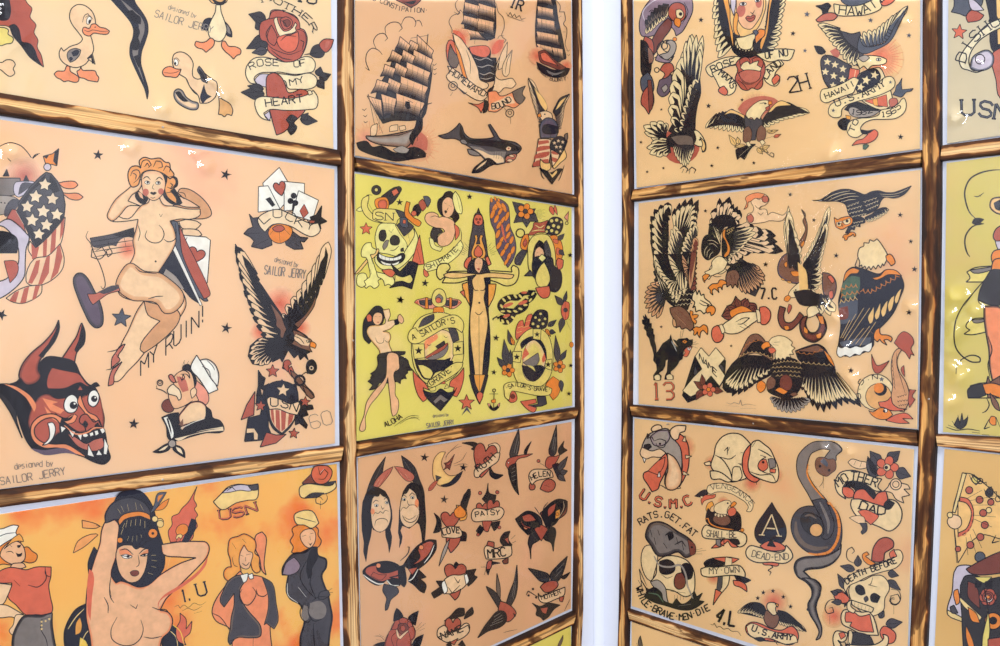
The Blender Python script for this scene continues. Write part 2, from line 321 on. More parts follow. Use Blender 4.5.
class Art:
    """collects flat inked shapes in photo crop units and links them as one mesh lying on its sheet"""
    def __init__(s, wall, d, ox, oy, sc_=5.0): s.wall, s.d, s.ox, s.oy, s.k = wall, d, ox, oy, sc_; s.v, s.f, s.m, s.mats, s.lay = [], [], [], [], 0
    def mat(s, c):
        rgb = PAL[c] if isinstance(c, str) else c; mt = ink(c if isinstance(c, str) else 'blend', rgb)
        if mt not in s.mats: s.mats.append(mt)
        return s.mats.index(mt)
    def pt(s, p):
        q = on(s.wall, s.ox+p[0]/s.k, s.oy+p[1]/s.k, s.d); return w3(s.wall, q[0], q[1], s.d+s.lay*STEP)
    def fill(s, p, c):
        s.lay += 1; mi = s.mat(c); n0 = len(s.v); s.v += [s.pt(q) for q in p]
        tri = [(t, (p[t[1]][0]-p[t[0]][0])*(p[t[2]][1]-p[t[0]][1])-(p[t[1]][1]-p[t[0]][1])*(p[t[2]][0]-p[t[0]][0])) for t in tessellate_polygon([[Vector((q[0], q[1], 0)) for q in p]])]
        sg = 1 if sum(a for _, a in tri) > 0 else -1
        for t, a in tri:
            if a*sg < 1e-3: continue   # folded slivers of a crossing outline
            s.f.append(tuple(n0+i for i in t)); s.m.append(mi)
    def stroke(s, p, c='K', w=5, closed=False, taper=True):
        q = [p[0]]
        for a in p[1:]:
            if math.dist(a, q[-1]) > .3: q.append(a)
        if closed and math.dist(q[0], q[-1]) < .3: q.pop()
        n = len(q)
        if n < 2: return
        w = w*(1.0 if c in 'KrR' else .8)/2; W_ = [w*(.45+.55*min(1, 4*i/(n-1), 4*(1-i/(n-1)))) if taper and not closed else w for i in range(n)]
        if closed: q.append(q[0]); W_.append(w); n += 1
        s.lay += 1; mi = s.mat(c)
        def turn(a, b, e):
            ux, uy, vx, vy = b[0]-a[0], b[1]-a[1], e[0]-b[0], e[1]-b[1]; return (ux*vx+uy*vy)/((math.hypot(ux, uy)*math.hypot(vx, vy)) or 1)
        cut = [0]+[i for i in range(1, n-1) if turn(q[i-1], q[i], q[i+1]) < .45]+[n-1]
        for a0, b0 in zip(cut, cut[1:]):
            n0 = len(s.v)
            for i in range(a0, b0+1):
                a = q[i-1] if i > a0 else q[i]; b = q[i+1] if i < b0 else q[i]
                dx, dy = b[0]-a[0], b[1]-a[1]; l = math.hypot(dx, dy) or 1; nx, ny = -dy/l*W_[i], dx/l*W_[i]
                s.v += [s.pt((q[i][0]+nx, q[i][1]+ny)), s.pt((q[i][0]-nx, q[i][1]-ny))]
            for i in range(b0-a0): s.f.append((n0+2*i, n0+2*i+1, n0+2*i+3, n0+2*i+2)); s.m.append(mi)
    def ell(s, x, y, rx, ry, a=0, n=20):
        ca, sa = math.cos(math.radians(a)), math.sin(math.radians(a))
        return [(x+rx*math.cos(t)*ca-ry*math.sin(t)*sa, y+rx*math.cos(t)*sa+ry*math.sin(t)*ca) for t in (i/n*6.28318 for i in range(n))]
    def grad(s, p, a, b, fx, fy, n=6):
        """printed blend: rim colour a, shrinking insets towards colour b"""
        A = PAL[a]; B = PAL[b]; q = [p[0]]
        for u in p[1:]:
            if math.dist(u, q[-1]) > 1: q.append(u)
        if math.dist(q[0], q[-1]) < 1: q.pop()
        m = len(q); ar = sum(q[i-1][0]*q[i][1]-q[i][0]*q[i-1][1] for i in range(m))/2; sg = 1 if ar > 0 else -1; mx = .2*math.sqrt(abs(ar)); N_ = []; D_ = []
        for i in range(m):
            dx, dy = q[(i+1) % m][0]-q[i-1][0], q[(i+1) % m][1]-q[i-1][1]; l = math.hypot(dx, dy) or 1; nx, ny = -dy/l*sg, dx/l*sg; best = 1e9
            for k in range(m):
                if k in (i, (i-1) % m): continue
                a1, b1 = q[k], q[(k+1) % m]; ex, ey = b1[0]-a1[0], b1[1]-a1[1]; den = nx*ey-ny*ex
                if abs(den) < 1e-9: continue
                t = ((a1[0]-q[i][0])*ey-(a1[1]-q[i][1])*ex)/den; u = ((a1[0]-q[i][0])*ny-(a1[1]-q[i][1])*nx)/den
                if 0 <= u <= 1 and 1e-6 < t < best: best = t
            N_.append((nx, ny)); D_.append(min(mx, .4*best if best < 1e8 else 0))
        D_ = [min(D_[i-1], D_[i], D_[(i+1) % m]) for i in range(m)]
        for r_ in range(n):
            u = r_/(n-1); z = [(q[i][0]+N_[i][0]*D_[i]*u, q[i][1]+N_[i][1]*D_[i]*u) for i in range(m)]
            if r_ and crosses(z):   # a folded inset is shrunk back to where it lies flat
                for k in (.75, .5, .3, .15):
                    z = [(q[i][0]+N_[i][0]*D_[i]*u*k, q[i][1]+N_[i][1]*D_[i]*u*k) for i in range(m)]
                    if not crosses(z): break
                else: break
            s.fill(z, tuple(round(A[c]+(B[c]-A[c])*u**.8) for c in range(3)))
    def feathers(s, c1, c2, n, w, base, tips, core=.6):
        for i in range(n):
            t = i/(n-1) if n > 1 else .5; (b, _), (e, _) = along(base, t), along(tips, t)
            t2 = (i+1)/(n-1) if n > 1 else .5; o = along(tips, t2)[0] if t2 <= 1 else along(tips, 2*t-t2)[0]; ob = along(base, t2)[0] if t2 <= 1 else along(base, 2*t-t2)[0]
            wt = max(4, math.dist(e, o)*.56); wb = max(3, math.dist(b, ob)*.6); dx, dy = e[0]-b[0], e[1]-b[1]; l = math.hypot(dx, dy) or 1; ux, uy = dx/l, dy/l; nx, ny = -uy, ux
            wt = min(wt, l*.35); wb = min(wb, l*.35)
            def P(a, q): return (b[0]+dx*a+nx*q, b[1]+dy*a+ny*q)
            sh = [P(0, wb), P(.45, (wb+wt)*.52), P(.72, wt*.88), P(.86, wt*.66), P(1, 0), P(.86, -wt*.66), P(.72, -wt*.88), P(.45, -(wb+wt)*.52), P(0, -wb)] if c2 == 'k' else cr_closed([P(0, wb), P(.45, (wb+wt)*.52), P(.78, wt*.85), P(.93, wt*.4), P(1, 0), P(.93, -wt*.4), P(.78, -wt*.85), P(.45, -(wb+wt)*.52), P(0, -wb)], 2)
            s.fill(sh, c1)
            if c2 == 'k':
                s.fill([P(0, wb), P(.4, wb*.9), P(.7, wt*.2), P(.5, -wt*.2), P(.4, -wb*.6), P(0, -wb)], 'K'); s.fill([P(.7, wt*.88), P(.8, wt*.3), P(.74, 0), P(.8, -wt*.3), P(.7, -wt*.88), P(.84, -wt*.72), P(1, 0), P(.84, wt*.72)], 'K')
            elif c2 != '-':
                s.fill([P(0, wb), P(.45, wb*.9), P(.66, wt*.45), P(.86, -wt*.25), P(.6, -wt*.1), P(.42, -wt*.5), P(0, -wb)], c2)
            s.stroke(sh, 'K', w, closed=True)
    def text(s, c, w, h, serif, path, txt, hw=.78):
        txt = txt.replace('_', ' '); n = len(txt); tot = sum(math.dist(path[i], path[i+1]) for i in range(len(path)-1)); adv = tot/n
        for i, ch in enumerate(txt):
            (x, y), a = along(path, (i+.5)/n); ca, sa = math.cos(a), math.sin(a)
            W = adv*hw; g = FONT.get(ch, ''); 
            for ln in g.split('|'):
                if not ln: continue
                q = [(int(ln[k]), int(ln[k+1])) for k in range(0, len(ln)-1, 2)]
                def M(u): 
                    X = (u[0]-2)/4*W*(1.12 if serif & 2 else 1); Y = -u[1]/6*h
                    if serif & 2: return (x+X*ca, y+X*sa+Y)
                    return (x+X*ca-Y*sa, y+X*sa+Y*ca)
                pts = [M(u) for u in q]
                if len(pts) == 2 and pts[0] == pts[1]: pts[1] = (pts[1][0]+w*.5, pts[1][1])
                s.stroke(pts, c, w*1.0, taper=False)
                if serif & 1:
                    for u, e in ((q[0], pts[0]), (q[-1], pts[-1])):
                        if u[1] in (0, 6) and u[0] in (0, 4, 2): s.stroke([(e[0]-W*.17*ca, e[1]-W*.17*sa), (e[0]+W*.17*ca, e[1]+W*.17*sa)], c, w*.7, taper=False)
    def sail(s, a, b, c, d):
        def at(u, v_):
            bow = .16*math.sin(math.pi*u)*(v_**2); l, r_ = lerp(a, d, v_-bow), lerp(b, c, v_-bow); p = lerp(l, r_, u+.07*math.sin(math.pi*v_)*(1 if u < .5 else -1 if u > .5 else 0)); return p
        A = PAL['s']; B = PAL['K']; U = [i/6 for i in range(7)]
        s.fill([at(u, 0) for u in U]+[at(1, .5), ]+[at(u, 1) for u in reversed(U)]+[at(0, .5)], 's')
        for j in range(5):
            v0 = .35+.13*j; k = (j+1)/5.6; s.fill([at(u, v0) for u in U]+[at(u, 1) for u in reversed(U)], tuple(round(A[q]+(B[q]-A[q])*k) for q in range(3)))
        for u in (.25, .5, .75): s.stroke([at(u, .04), at(u, .5), at(u, .95)], 'K', 1.1)
        s.stroke([at(u, 0) for u in U]+[at(1, .5)]+[at(u, 1) for u in reversed(U)]+[at(0, .5)], 'K', 2.6, closed=True)
    def star(s, x, y, r_, c, w=3, rot=0, inner=.42):
        p = [(x+(r_ if i % 2 == 0 else r_*inner)*math.sin(rot+i*math.pi/5), y-(r_ if i % 2 == 0 else r_*inner)*math.cos(rot+i*math.pi/5)) for i in range(10)]
        s.fill(p, c)
        if w: s.stroke(p, 'K', w, closed=True)
    def leaf(s, c, x1, y1, x2, y2, wd, w=4, vein='K'):
        dx, dy = x2-x1, y2-y1; l = math.hypot(dx, dy); nx, ny = -dy/l, dx/l
        def P(a, q): return (x1+dx*a+nx*q*wd, y1+dy*a+ny*q*wd)
        sh = cr_open([P(0, 0), P(.16, .34), P(.45, .5), P(.75, .26), P(1.04, 0)], 3)+cr_open([P(1.04, 0), P(.72, -.26), P(.4, -.5), P(.14, -.34), P(0, 0)], 3)[1:-1]; s.fill(sh, c); s.stroke(sh, 'K', w, closed=True); s.stroke([P(0, 0), P(.5, .06), P(.9, 0)], vein, w*.7)
    def flower(s, x, y, r_, c, cc, n=5, w=4, rot=0):
        for i in range(n):
            a = rot+i*6.28318/n; sh = s.ell(x+r_*.58*math.cos(a), y+r_*.58*math.sin(a), r_*.44, r_*.38, math.degrees(a), 14); s.fill(sh, c); s.stroke(sh, 'K', w, closed=True)
        e = s.ell(x, y, r_*.3, r_*.3); s.fill(e, cc); s.stroke(e, 'K', w, closed=True)
    def rose(s, x, y, r_, c, c2, w=5, rot=0):
        for i in range(6):
            a = rot+i*1.0472; sh = s.ell(x+r_*.55*math.cos(a), y+r_*.55*math.sin(a), r_*.42, r_*.52, math.degrees(a), 16); s.fill(sh, c); s.stroke(sh, 'K', w, closed=True)
        for rr, a0 in ((.62, .3), (.42, 1.4), (.24, 2.6)):
            e = s.ell(x, y, r_*rr, r_*rr*.92); s.fill(e, c if rr > .3 else c2); s.stroke(e, 'K', w, closed=True)
            s.stroke([(x+r_*rr*.8*math.cos(a0+k*.4), y+r_*rr*.8*math.sin(a0+k*.4)) for k in range(5)], 'W', w*.8)
    def heart(s, c, x, y, wd, h, a=0, w=5, hl='p'):
        P = [(0, -.28), (.14, -.46), (.32, -.5), (.5, -.36), (.48, -.08), (.3, .2), (.1, .42), (0, .5), (-.1, .42), (-.3, .2), (-.48, -.08), (-.5, -.36), (-.32, -.5), (-.14, -.46)]
        ca, sa = math.cos(math.radians(a)), math.sin(math.radians(a)); q = [(x+u*wd*ca-v_*h*sa, y+u*wd*sa+v_*h*ca) for u, v_ in P]; q = cr_closed(q, 3); s.fill(q, c); s.stroke(q, 'K', w, closed=True)
    def scallop(s, c, w, n, depth, p, side=1, fillc=None):
        for i in range(n):
            (a, _), (b_, _) = along(p, i/n), along(p, (i+1)/n); dx, dy = b_[0]-a[0], b_[1]-a[1]; m = ((a[0]+b_[0])/2-dy*side*depth/ (math.hypot(dx, dy) or 1), (a[1]+b_[1])/2+dx*side*depth/(math.hypot(dx, dy) or 1))
            q = cr_open([a, lerp(lerp(a, m, .75), b_, .12), m, lerp(lerp(b_, m, .75), a, .12), b_], 3)
            if fillc: s.fill(q, fillc)
            s.stroke(q, c, w)
    def run(s, text_):
        for ln in text_.strip().split('\n'):
            t = ln.split(); 
            if not t: continue
            k = t[0]
            def pts(i, stop=None):
                z = [float(u) for u in t[i:stop]]; return list(zip(z[::2], z[1::2]))
            if k == 'F' or k == 'P':
                w = float(t[2]); p = pts(3); p = cr_closed(p) if k == 'F' else p
                if t[1] != '-': s.fill(p, t[1])
                if w: s.stroke(p, 'K', w, closed=True)
            elif k in 'Ll': p = pts(2); s.stroke(cr_open(p) if k == 'L' else p, 'K', float(t[1]))
            elif k in 'Hj': p = pts(3); s.stroke(cr_open(p) if k == 'H' else p, t[1], float(t[2]))
            elif k == 'C':
                e = s.ell(float(t[3]), float(t[4]), float(t[5]), float(t[5]))
                if t[1] != '-': s.fill(e, t[1])
                if float(t[2]): s.stroke(e, 'K', float(t[2]), closed=True)
            elif k == 'E':
                e = s.ell(*[float(u) for u in t[3:8]])
                if t[1] != '-': s.fill(e, t[1])
                if float(t[2]): s.stroke(e, 'K', float(t[2]), closed=True)
            elif k == 'G': p = cr_closed(pts(6)); s.grad(p, t[1], t[2], float(t[4]), float(t[5])); s.stroke(p, 'K', float(t[3]), closed=True) if float(t[3]) else None
            elif k == 'W': i = t.index('/'); s.feathers(t[1], t[2], int(t[3]), float(t[4]), cr_open(pts(5, i)), cr_open(pts(i+1)))
            elif k == 'T': i = t.index(':'); s.text(t[1], float(t[2]), float(t[3]), int(t[4]), cr_open(pts(5, i)), t[i+1])
            elif k == 'X':
                for j in range(5, len(t), 3): s.star(float(t[j]), float(t[j+1]), float(t[j+2]), t[1], float(t[2]), float(t[3]), float(t[4]))
            elif k == 'Y':
                cx, cy, r1, r2, a0, a1 = [float(u) for u in t[3:9]]; n = int(t[9])
                for j in range(n):
                    a = math.radians(a0+(a1-a0)*j/max(1, n-1)); rr = r2*(1 if j % 2 else .82); s.stroke([(cx+r1*math.cos(a), cy+r1*math.sin(a)), (cx+rr*math.cos(a), cy+rr*math.sin(a))], t[1], float(t[2]))
            elif k == 'Z':
                q = pts(1)
                for z in range(0, len(q), 4): s.sail(*q[z:z+4])
            elif k == 'V': s.leaf(t[1], *[float(u) for u in t[2:8]])
            elif k == 'O': s.rose(float(t[3]), float(t[4]), float(t[5]), t[1], t[2])
            elif k == 'Q': s.flower(float(t[3]), float(t[4]), float(t[5]), t[1], t[2])
            elif k == 'U': s.heart(t[1], *[float(u) for u in t[2:8]])
            elif k == 'A': s.scallop(t[1], float(t[2]), int(t[3]), float(t[4]), cr_open(pts(7)), float(t[5]), None if t[6] == '-' else t[6])
            elif k == 'R':
                x, y, r_ = float(t[3]), float(t[4]), float(t[5]); A = PAL[t[1]]; B = PAL[t[2]]
                for j in range(9): s.fill(s.ell(x, y, r_*(1-j/9), r_*(1-j/9)), tuple(round(A[q]+(B[q]-A[q])*((j+1)/9)**1.2) for q in range(3)))
            else: raise ValueError(ln)
    def build(s, name, parent):
        o = mesh_obj(name, s.v, s.f, s.mats, s.m); reparent(o, parent); return o
PD = .0030     # face of every printed sheet, metres off the wall
def sheet(wall, quad, paper, c_paper, label, art, board=None, bumps=()):
    bumps = [b + ((.0065, .0022) if len(b) == 2 else ()) for b in bumps]
    """quad: TL, TR, BR, BL of the paper in (s,z) on its wall"""
    ms = sum(q[0] for q in quad)/4; mz = min(q[1] for q in quad)
    root = empty('tattoo_flash_sheet', w3(wall, ms, mz, 0)); tag(root, label, 'tattoo flash print', 'tattoo flash sheets in the batten grid')
    cs, cz = ms, sum(q[1] for q in quad)/4
    bq = board or [(q[0]+math.copysign(.0003, q[0]-cs), q[1]+math.copysign(.0003, q[1]-cz)) for q in quad]
    o = slab('backing_board', bq, wall, .0004, .0018, BOARD); reparent(o, root)
    o = slab('printed_paper', quad, wall, .0018, PD, paper); reparent(o, root)
    PAL['_'] = c_paper; lay = [0]; PAL['w'] = tuple(min(255, round(v+(252-v)*f)) for v, f in zip(c_paper, (.3, .3, .22)))
    for blk in art.strip().split('\n@')[0:]:
        blk = blk.lstrip('@').strip()
        if not blk: continue
        hd, _, body = blk.partition('\n'); h = hd.split(); a = Art(wall, PD+.00003, float(h[1]), float(h[2]), float(h[3]) if len(h) > 3 else 5.0); a.lay = lay[0]
        if h[0] == 'star_drawing':
            for ln in body.strip().split('\n'):
                t = ln.split()
                for j in range(5, len(t), 3):
                    b2 = Art(wall, PD+.00003, float(h[1]), float(h[2]), float(h[3]) if len(h) > 3 else 5.0); b2.lay = lay[0]; b2.run(' '.join(t[:5]+t[j:j+3])); b2.build('star_drawing', root)
            continue
        a.run(body); a.build(h[0], root); lay[0] = a.lay
    # clear film over the print, very slightly cockled
    nx, ny = (150, 120) if bumps else (56, 44); v = []; rnd = random.Random(int(ms*1e4+mz*1e3)); bl = [(rnd.random(), rnd.random(), .02+.04*rnd.random(), rnd.choice((-1, 1))*.0002) for _ in range(14)]
    bp = [(on(wall, x, y, PD), r_, h_) for x, y, r_, h_ in bumps]
    for j in range(ny+1):
        for i in range(nx+1):
            p = lerp(lerp(bq[3], bq[2], i/nx), lerp(bq[0], bq[1], i/nx), j/ny); d = PD+.0006+lay[0]*STEP
            for a, b_, r_, h in bl: d += h*math.exp(-((i/nx-a)**2+(j/ny-b_)**2)/(r_*r_))
            for c, r_, h in bp: d += h*math.exp(-((p[0]-c[0])**2+(p[1]-c[1])**2)/(r_*r_))
            v.append(w3(wall, p[0], p[1], d))
    f = [(j*(nx+1)+i, j*(nx+1)+i+1, (j+1)*(nx+1)+i+1, (j+1)*(nx+1)+i) for j in range(ny) for i in range(nx)]
    o = mesh_obj('clear_film', v, f, [SLEEVE], smooth=True); reparent(o, root)
    return root
def q4(wall, *pts): return [p if p[0] < 3 else on(wall, p[0], p[1], PD) for p in pts]
def ext_left(wall, tr, br, wd=.356, h=None):
    return tr, br
pm = paper_mat
P_A0 = pm('cream_flash_paper', (238, 206, 158), (232, 208, 168), ((244, 214, 160), 11, .5, .75))
P_A1 = pm('peach_flash_paper', (240, 204, 164), (238, 196, 152), ((244, 178, 148), 9, .58, .8))
P_A2 = pm('orange_flash_paper', (242, 184, 92), (240, 196, 112), ((238, 132, 62), 16, .52, .68))
P_B0 = pm('tan_flash_paper', (230, 188, 142), (222, 178, 132), ((228, 178, 136), 10, .55, .8))
P_B1 = pm('yellow_flash_paper', (232, 218, 122), (224, 210, 104), ((236, 214, 146), 10, .5, .8))
P_B2 = pm('rosy_flash_paper', (228, 182, 138), (220, 172, 128), ((232, 178, 140), 10, .55, .8))
P_C0 = pm('golden_flash_paper', (240, 206, 154), (232, 196, 144), ((236, 204, 150), 9, .5, .75))
P_C1 = pm('buff_flash_paper', (240, 204, 154), (230, 192, 142), ((234, 178, 138), 8, .62, .8))
P_C2 = pm('sand_flash_paper', (238, 202, 150), (228, 190, 140), ((232, 172, 126), 8, .6, .8))
P_D0 = pm('pale_flash_paper', (216, 200, 164), (206, 194, 164), None)
P_D1 = pm('mustard_flash_paper', (218, 200, 122), (210, 194, 104), ((220, 186, 120), 8, .5, .75))
P_D2 = pm('ochre_flash_paper', (226, 188, 120), (218, 178, 110), ((232, 196, 130), 8, .5, .75))

# ---- top row, first column left of the corner
tr, br, b0 = on('L', 333.3, 0, PD), on('L', 333.5, 148.8, PD), on('L', 0, 93, PD)
k = (b0[1]-br[1])/(b0[0]-br[0]); S1 = br[0]+.352
zt = br[1]+.284
sheet('L', [(S1, zt+.004), (br[0], zt), br, (S1, br[1]+k*.352)], P_A0, (236, 206, 160),
      'cream flash sheet with cartoon ducklings and a red rose over a heart, top left corner', r'''
@cape_drawing 0 0
F R 4 -60 -40 100 -30 140 20 160 42 150 85 180 125 170 162 190 200 186 235 206 275 218 335 150 284 110 225 78 172 40 132 -20 125 -60 100
F K 0 -60 -40 40 -20 52 20 55 60 42 98 10 104 -20 95 -60 80
F K 0 45 128 72 120 96 145 104 180 112 208 135 212 155 220 176 250 190 290 218 338 150 290 104 228 62 178
F y 5 -30 140 20 138 42 150 40 170 66 190 60 214 30 220 8 228 -30 226
F S 5 -30 306 10 312 30 300 62 302 76 322 66 344 74 366 50 382 26 368 8 352 -30 330
@duckling_drawing 0 0
F S 5 348 90 356 46 384 24 420 26 458 54 474 88 476 124 452 168 460 200 468 250 450 290 425 322 378 338 328 322 300 292 296 262 306 238 318 256 352 232 396 216 412 196 396 168 362 124
F S 4 436 292 462 268 476 322
L 4 412 112 424 76 440 68 448 84
E W 3 444 102 11 20 15
E K 0 448 108 6 11 10
L 3 426 88 446 78 466 98
F f 5 412 152 420 136 446 142 458 122 478 120 500 136 528 142 548 156 538 170 500 170 468 166 448 180 422 172
L 3 420 150 442 158 462 150 500 156 540 158
E K 0 476 136 4 3 20
F g 4 336 268 350 250 380 242 404 250 398 274 376 300 352 312 340 296
F N 0 356 262 384 248 398 256 388 276 366 282
F N 0 344 290 356 284 366 294 352 308
F f 5 270 370 286 356 322 354 334 330 350 332 352 356 376 372 394 388 390 408 372 412 340 404 320 408 302 396 284 388
F f 5 384 356 400 346 404 330 412 350 440 352 476 356 484 374 494 388 488 410 462 406 440 402 420 392 396 386
F K 0 434 296 460 270 472 318 460 318 456 290
@tentacle_drawing 0 0
F N 5 548 -10 590 36 628 78 656 116 668 150 664 190 652 224 650 276 672 334 700 394 724 446 736 496 742 456 722 380 704 318 708 258 726 208 740 156 736 110 712 64 680 20 664 -10
F g 0 600 -6 640 26 676 58 704 84 722 120 720 166 704 208 692 250 690 310 708 372 722 420 698 360 676 306 662 262 672 212 688 166 694 130 676 84 640 46
F K 0 632 60 660 50 680 68 704 88 704 122 686 118 660 104 642 78
F K 0 664 140 690 132 700 160 692 190 700 214 688 250 664 250 658 220 672 186
F K 0 668 282 690 274 704 308 694 340 680 312
@walking_duckling_drawing 0 0
F S 5 862 300 870 272 894 260 922 264 952 288 966 318 962 356 966 384 990 396 1016 384 1020 364 1040 380 1064 398 1082 410 1086 450 1076 486 1040 514 1000 516 992 480 950 434 930 392 912 380 888 366 868 336
F G 4 986 350 996 330 1014 352 1036 392 1036 416 1010 404 1000 376
F K 0 992 344 1008 356 1028 396 1012 396
F f 5 812 362 820 344 850 332 862 336 880 344 906 346 898 366 884 386 850 384 822 380
L 3 818 362 850 366 880 362 902 350
E W 3 880 312 11 17 -10
E K 0 876 318 5 9 0
L 3 864 296 884 290 900 308
L 4 930 396 948 432 968 460 990 478
G v S 5 930 520 872 456 890 444 910 452 930 484 962 506 990 516 988 544 960 550 920 536 884 510 870 484
F K 0 876 462 896 456 916 480 944 508 918 508 892 488
F N 0 1010 450 1020 420 1036 470 1058 482 1030 500 1014 520 1000 490
F a 5 1094 482 1108 494 1150 520 1164 552 1158 578 1136 572 1122 584 1108 574 1092 572 1096 534
@standing_duckling_drawing 0 0
F a 5 1060 -30 1140 -40 1132 10 1104 20 1060 14 1040 -10
F K 0 1052 -16 1104 10 1134 -16 1120 22 1080 22
F N 4 1060 92 1044 90 1022 100 1006 142 1036 152 1050 130
F N 4 1116 100 1140 124 1158 156 1160 186 1136 178 1124 150
F g 0 1124 116 1144 136 1154 170 1140 164
F w 5 1080 24 1076 60 1056 100 1040 146 1050 188 1076 204 1104 206 1122 188 1134 150 1122 104 1106 60 1102 24
F f 5 1054 190 1072 204 1066 230 1042 252 1030 262 1012 246 990 240 974 226 980 206 1006 212 1030 208
F f 5 1110 206 1124 206 1142 230 1178 234 1204 250 1200 272 1186 276 1168 296 1148 276 1124 256 1108 232
@designer_stamp 0 0
T g 3.5 24 0 838 44 904 66 978 92 : designed_by
T g 5 36 0 768 82 860 112 960 140 1060 168 : SAILOR_JERRY
@rose_heart_banner_drawing 200 0
V B 330 100 246 72 60
V B 300 150 280 108 36
V B 356 186 236 242 74
V G 336 250 262 264 44
F R 5 398 50 356 54 344 92 306 110 296 150 306 200 334 212 338 250 380 286 430 312 486 306 512 272 528 236 536 190 520 150 500 140 490 96 470 76 428 60
F R 4 344 96 360 60 400 52 452 72 494 104 500 146 470 150 440 106 400 86
F R 4 356 124 336 180 340 206 370 230 384 206 384 178
F r 4 384 196 400 178 452 174 490 158 494 200 476 250 440 262 404 244 388 220
F w 4 370 96 384 84 390 110 404 140 420 156 444 152 462 138 476 112 484 124 476 140 480 154 462 166 430 172 398 182 386 160 376 130
L 5 350 130 330 170 344 210
L 5 356 250 410 290 460 300
L 5 500 200 520 210 510 250
L 4 420 62 410 50 430 54
L 4 404 204 430 180 480 182
F R 4 400 96 430 84 462 108 450 138 420 146 406 124
F D 3 414 104 440 98 452 112 442 132 424 130
L 4 404 100 424 116 436 140
L 4 498 150 520 160 530 190 524 240 510 262
L 4 336 214 352 236 400 260 450 272 506 252
F B 4 548 272 566 232 600 222 624 240 612 284 570 286
F R 5 596 222 622 196 668 198 654 240 628 262 610 250
F m 0 632 206 650 206 634 240 624 240
L 6 520 274 556 268 590 262
F w 5 234 330 270 292 320 286 370 296 420 310 470 306 520 284 556 288 576 316 566 356 530 366 470 372 430 366 390 360 370 362 300 366 270 392 282 420 250 414 228 372
F w 5 372 366 430 372 480 378 550 366 584 392 578 430 540 446 480 446 440 442 424 404 380 400
T K 5 34 0 250 352 296 332 350 328 398 330 : ROSE
T K 5 34 0 466 336 500 334 534 328 : OF
F z 4 272 400 300 372 340 370 334 412 330 436 290 424
F R 5 334 480 330 420 336 380 368 364 404 384 426 424 440 462 470 460 500 446 540 460 548 500 520 560 470 610 420 660 382 676 360 600
T K 5 32 0 446 430 486 422 526 408 : MY
V B 322 470 208 462 64
V B 318 446 240 430 40
V B 346 500 280 500 40
V B 590 380 602 336 40
V B 596 392 652 372 44
V B 590 400 620 444 44
F w 5 276 500 300 484 360 486 420 492 470 490 530 476 566 452 588 486 580 540 540 548 480 552 420 552 350 548 318 566 330 590 352 604 310 592 284 560
F w 4 536 456 552 452 562 470 544 476
F z 4 320 574 346 556 352 590 344 602
T K 6 40 0 326 536 390 526 450 520 520 510 : HEART
F B 4 430 600 456 574 486 590 470 616 484 634 470 664 454 676 438 650 446 624
V B 500 596 584 606 50
V B 510 600 540 566 34

@mother_lettering 200 0
T K 5 30 1 306 14 350 6 408 34 470 64 530 106 566 166 : MOTHER
@sheet_number 200 0
T K 9 40 1 470 0 510 10 586 22 : 10
''', bumps=[(162, 107), (212, 78), (221, 86), (226, 96), (4, 3)])

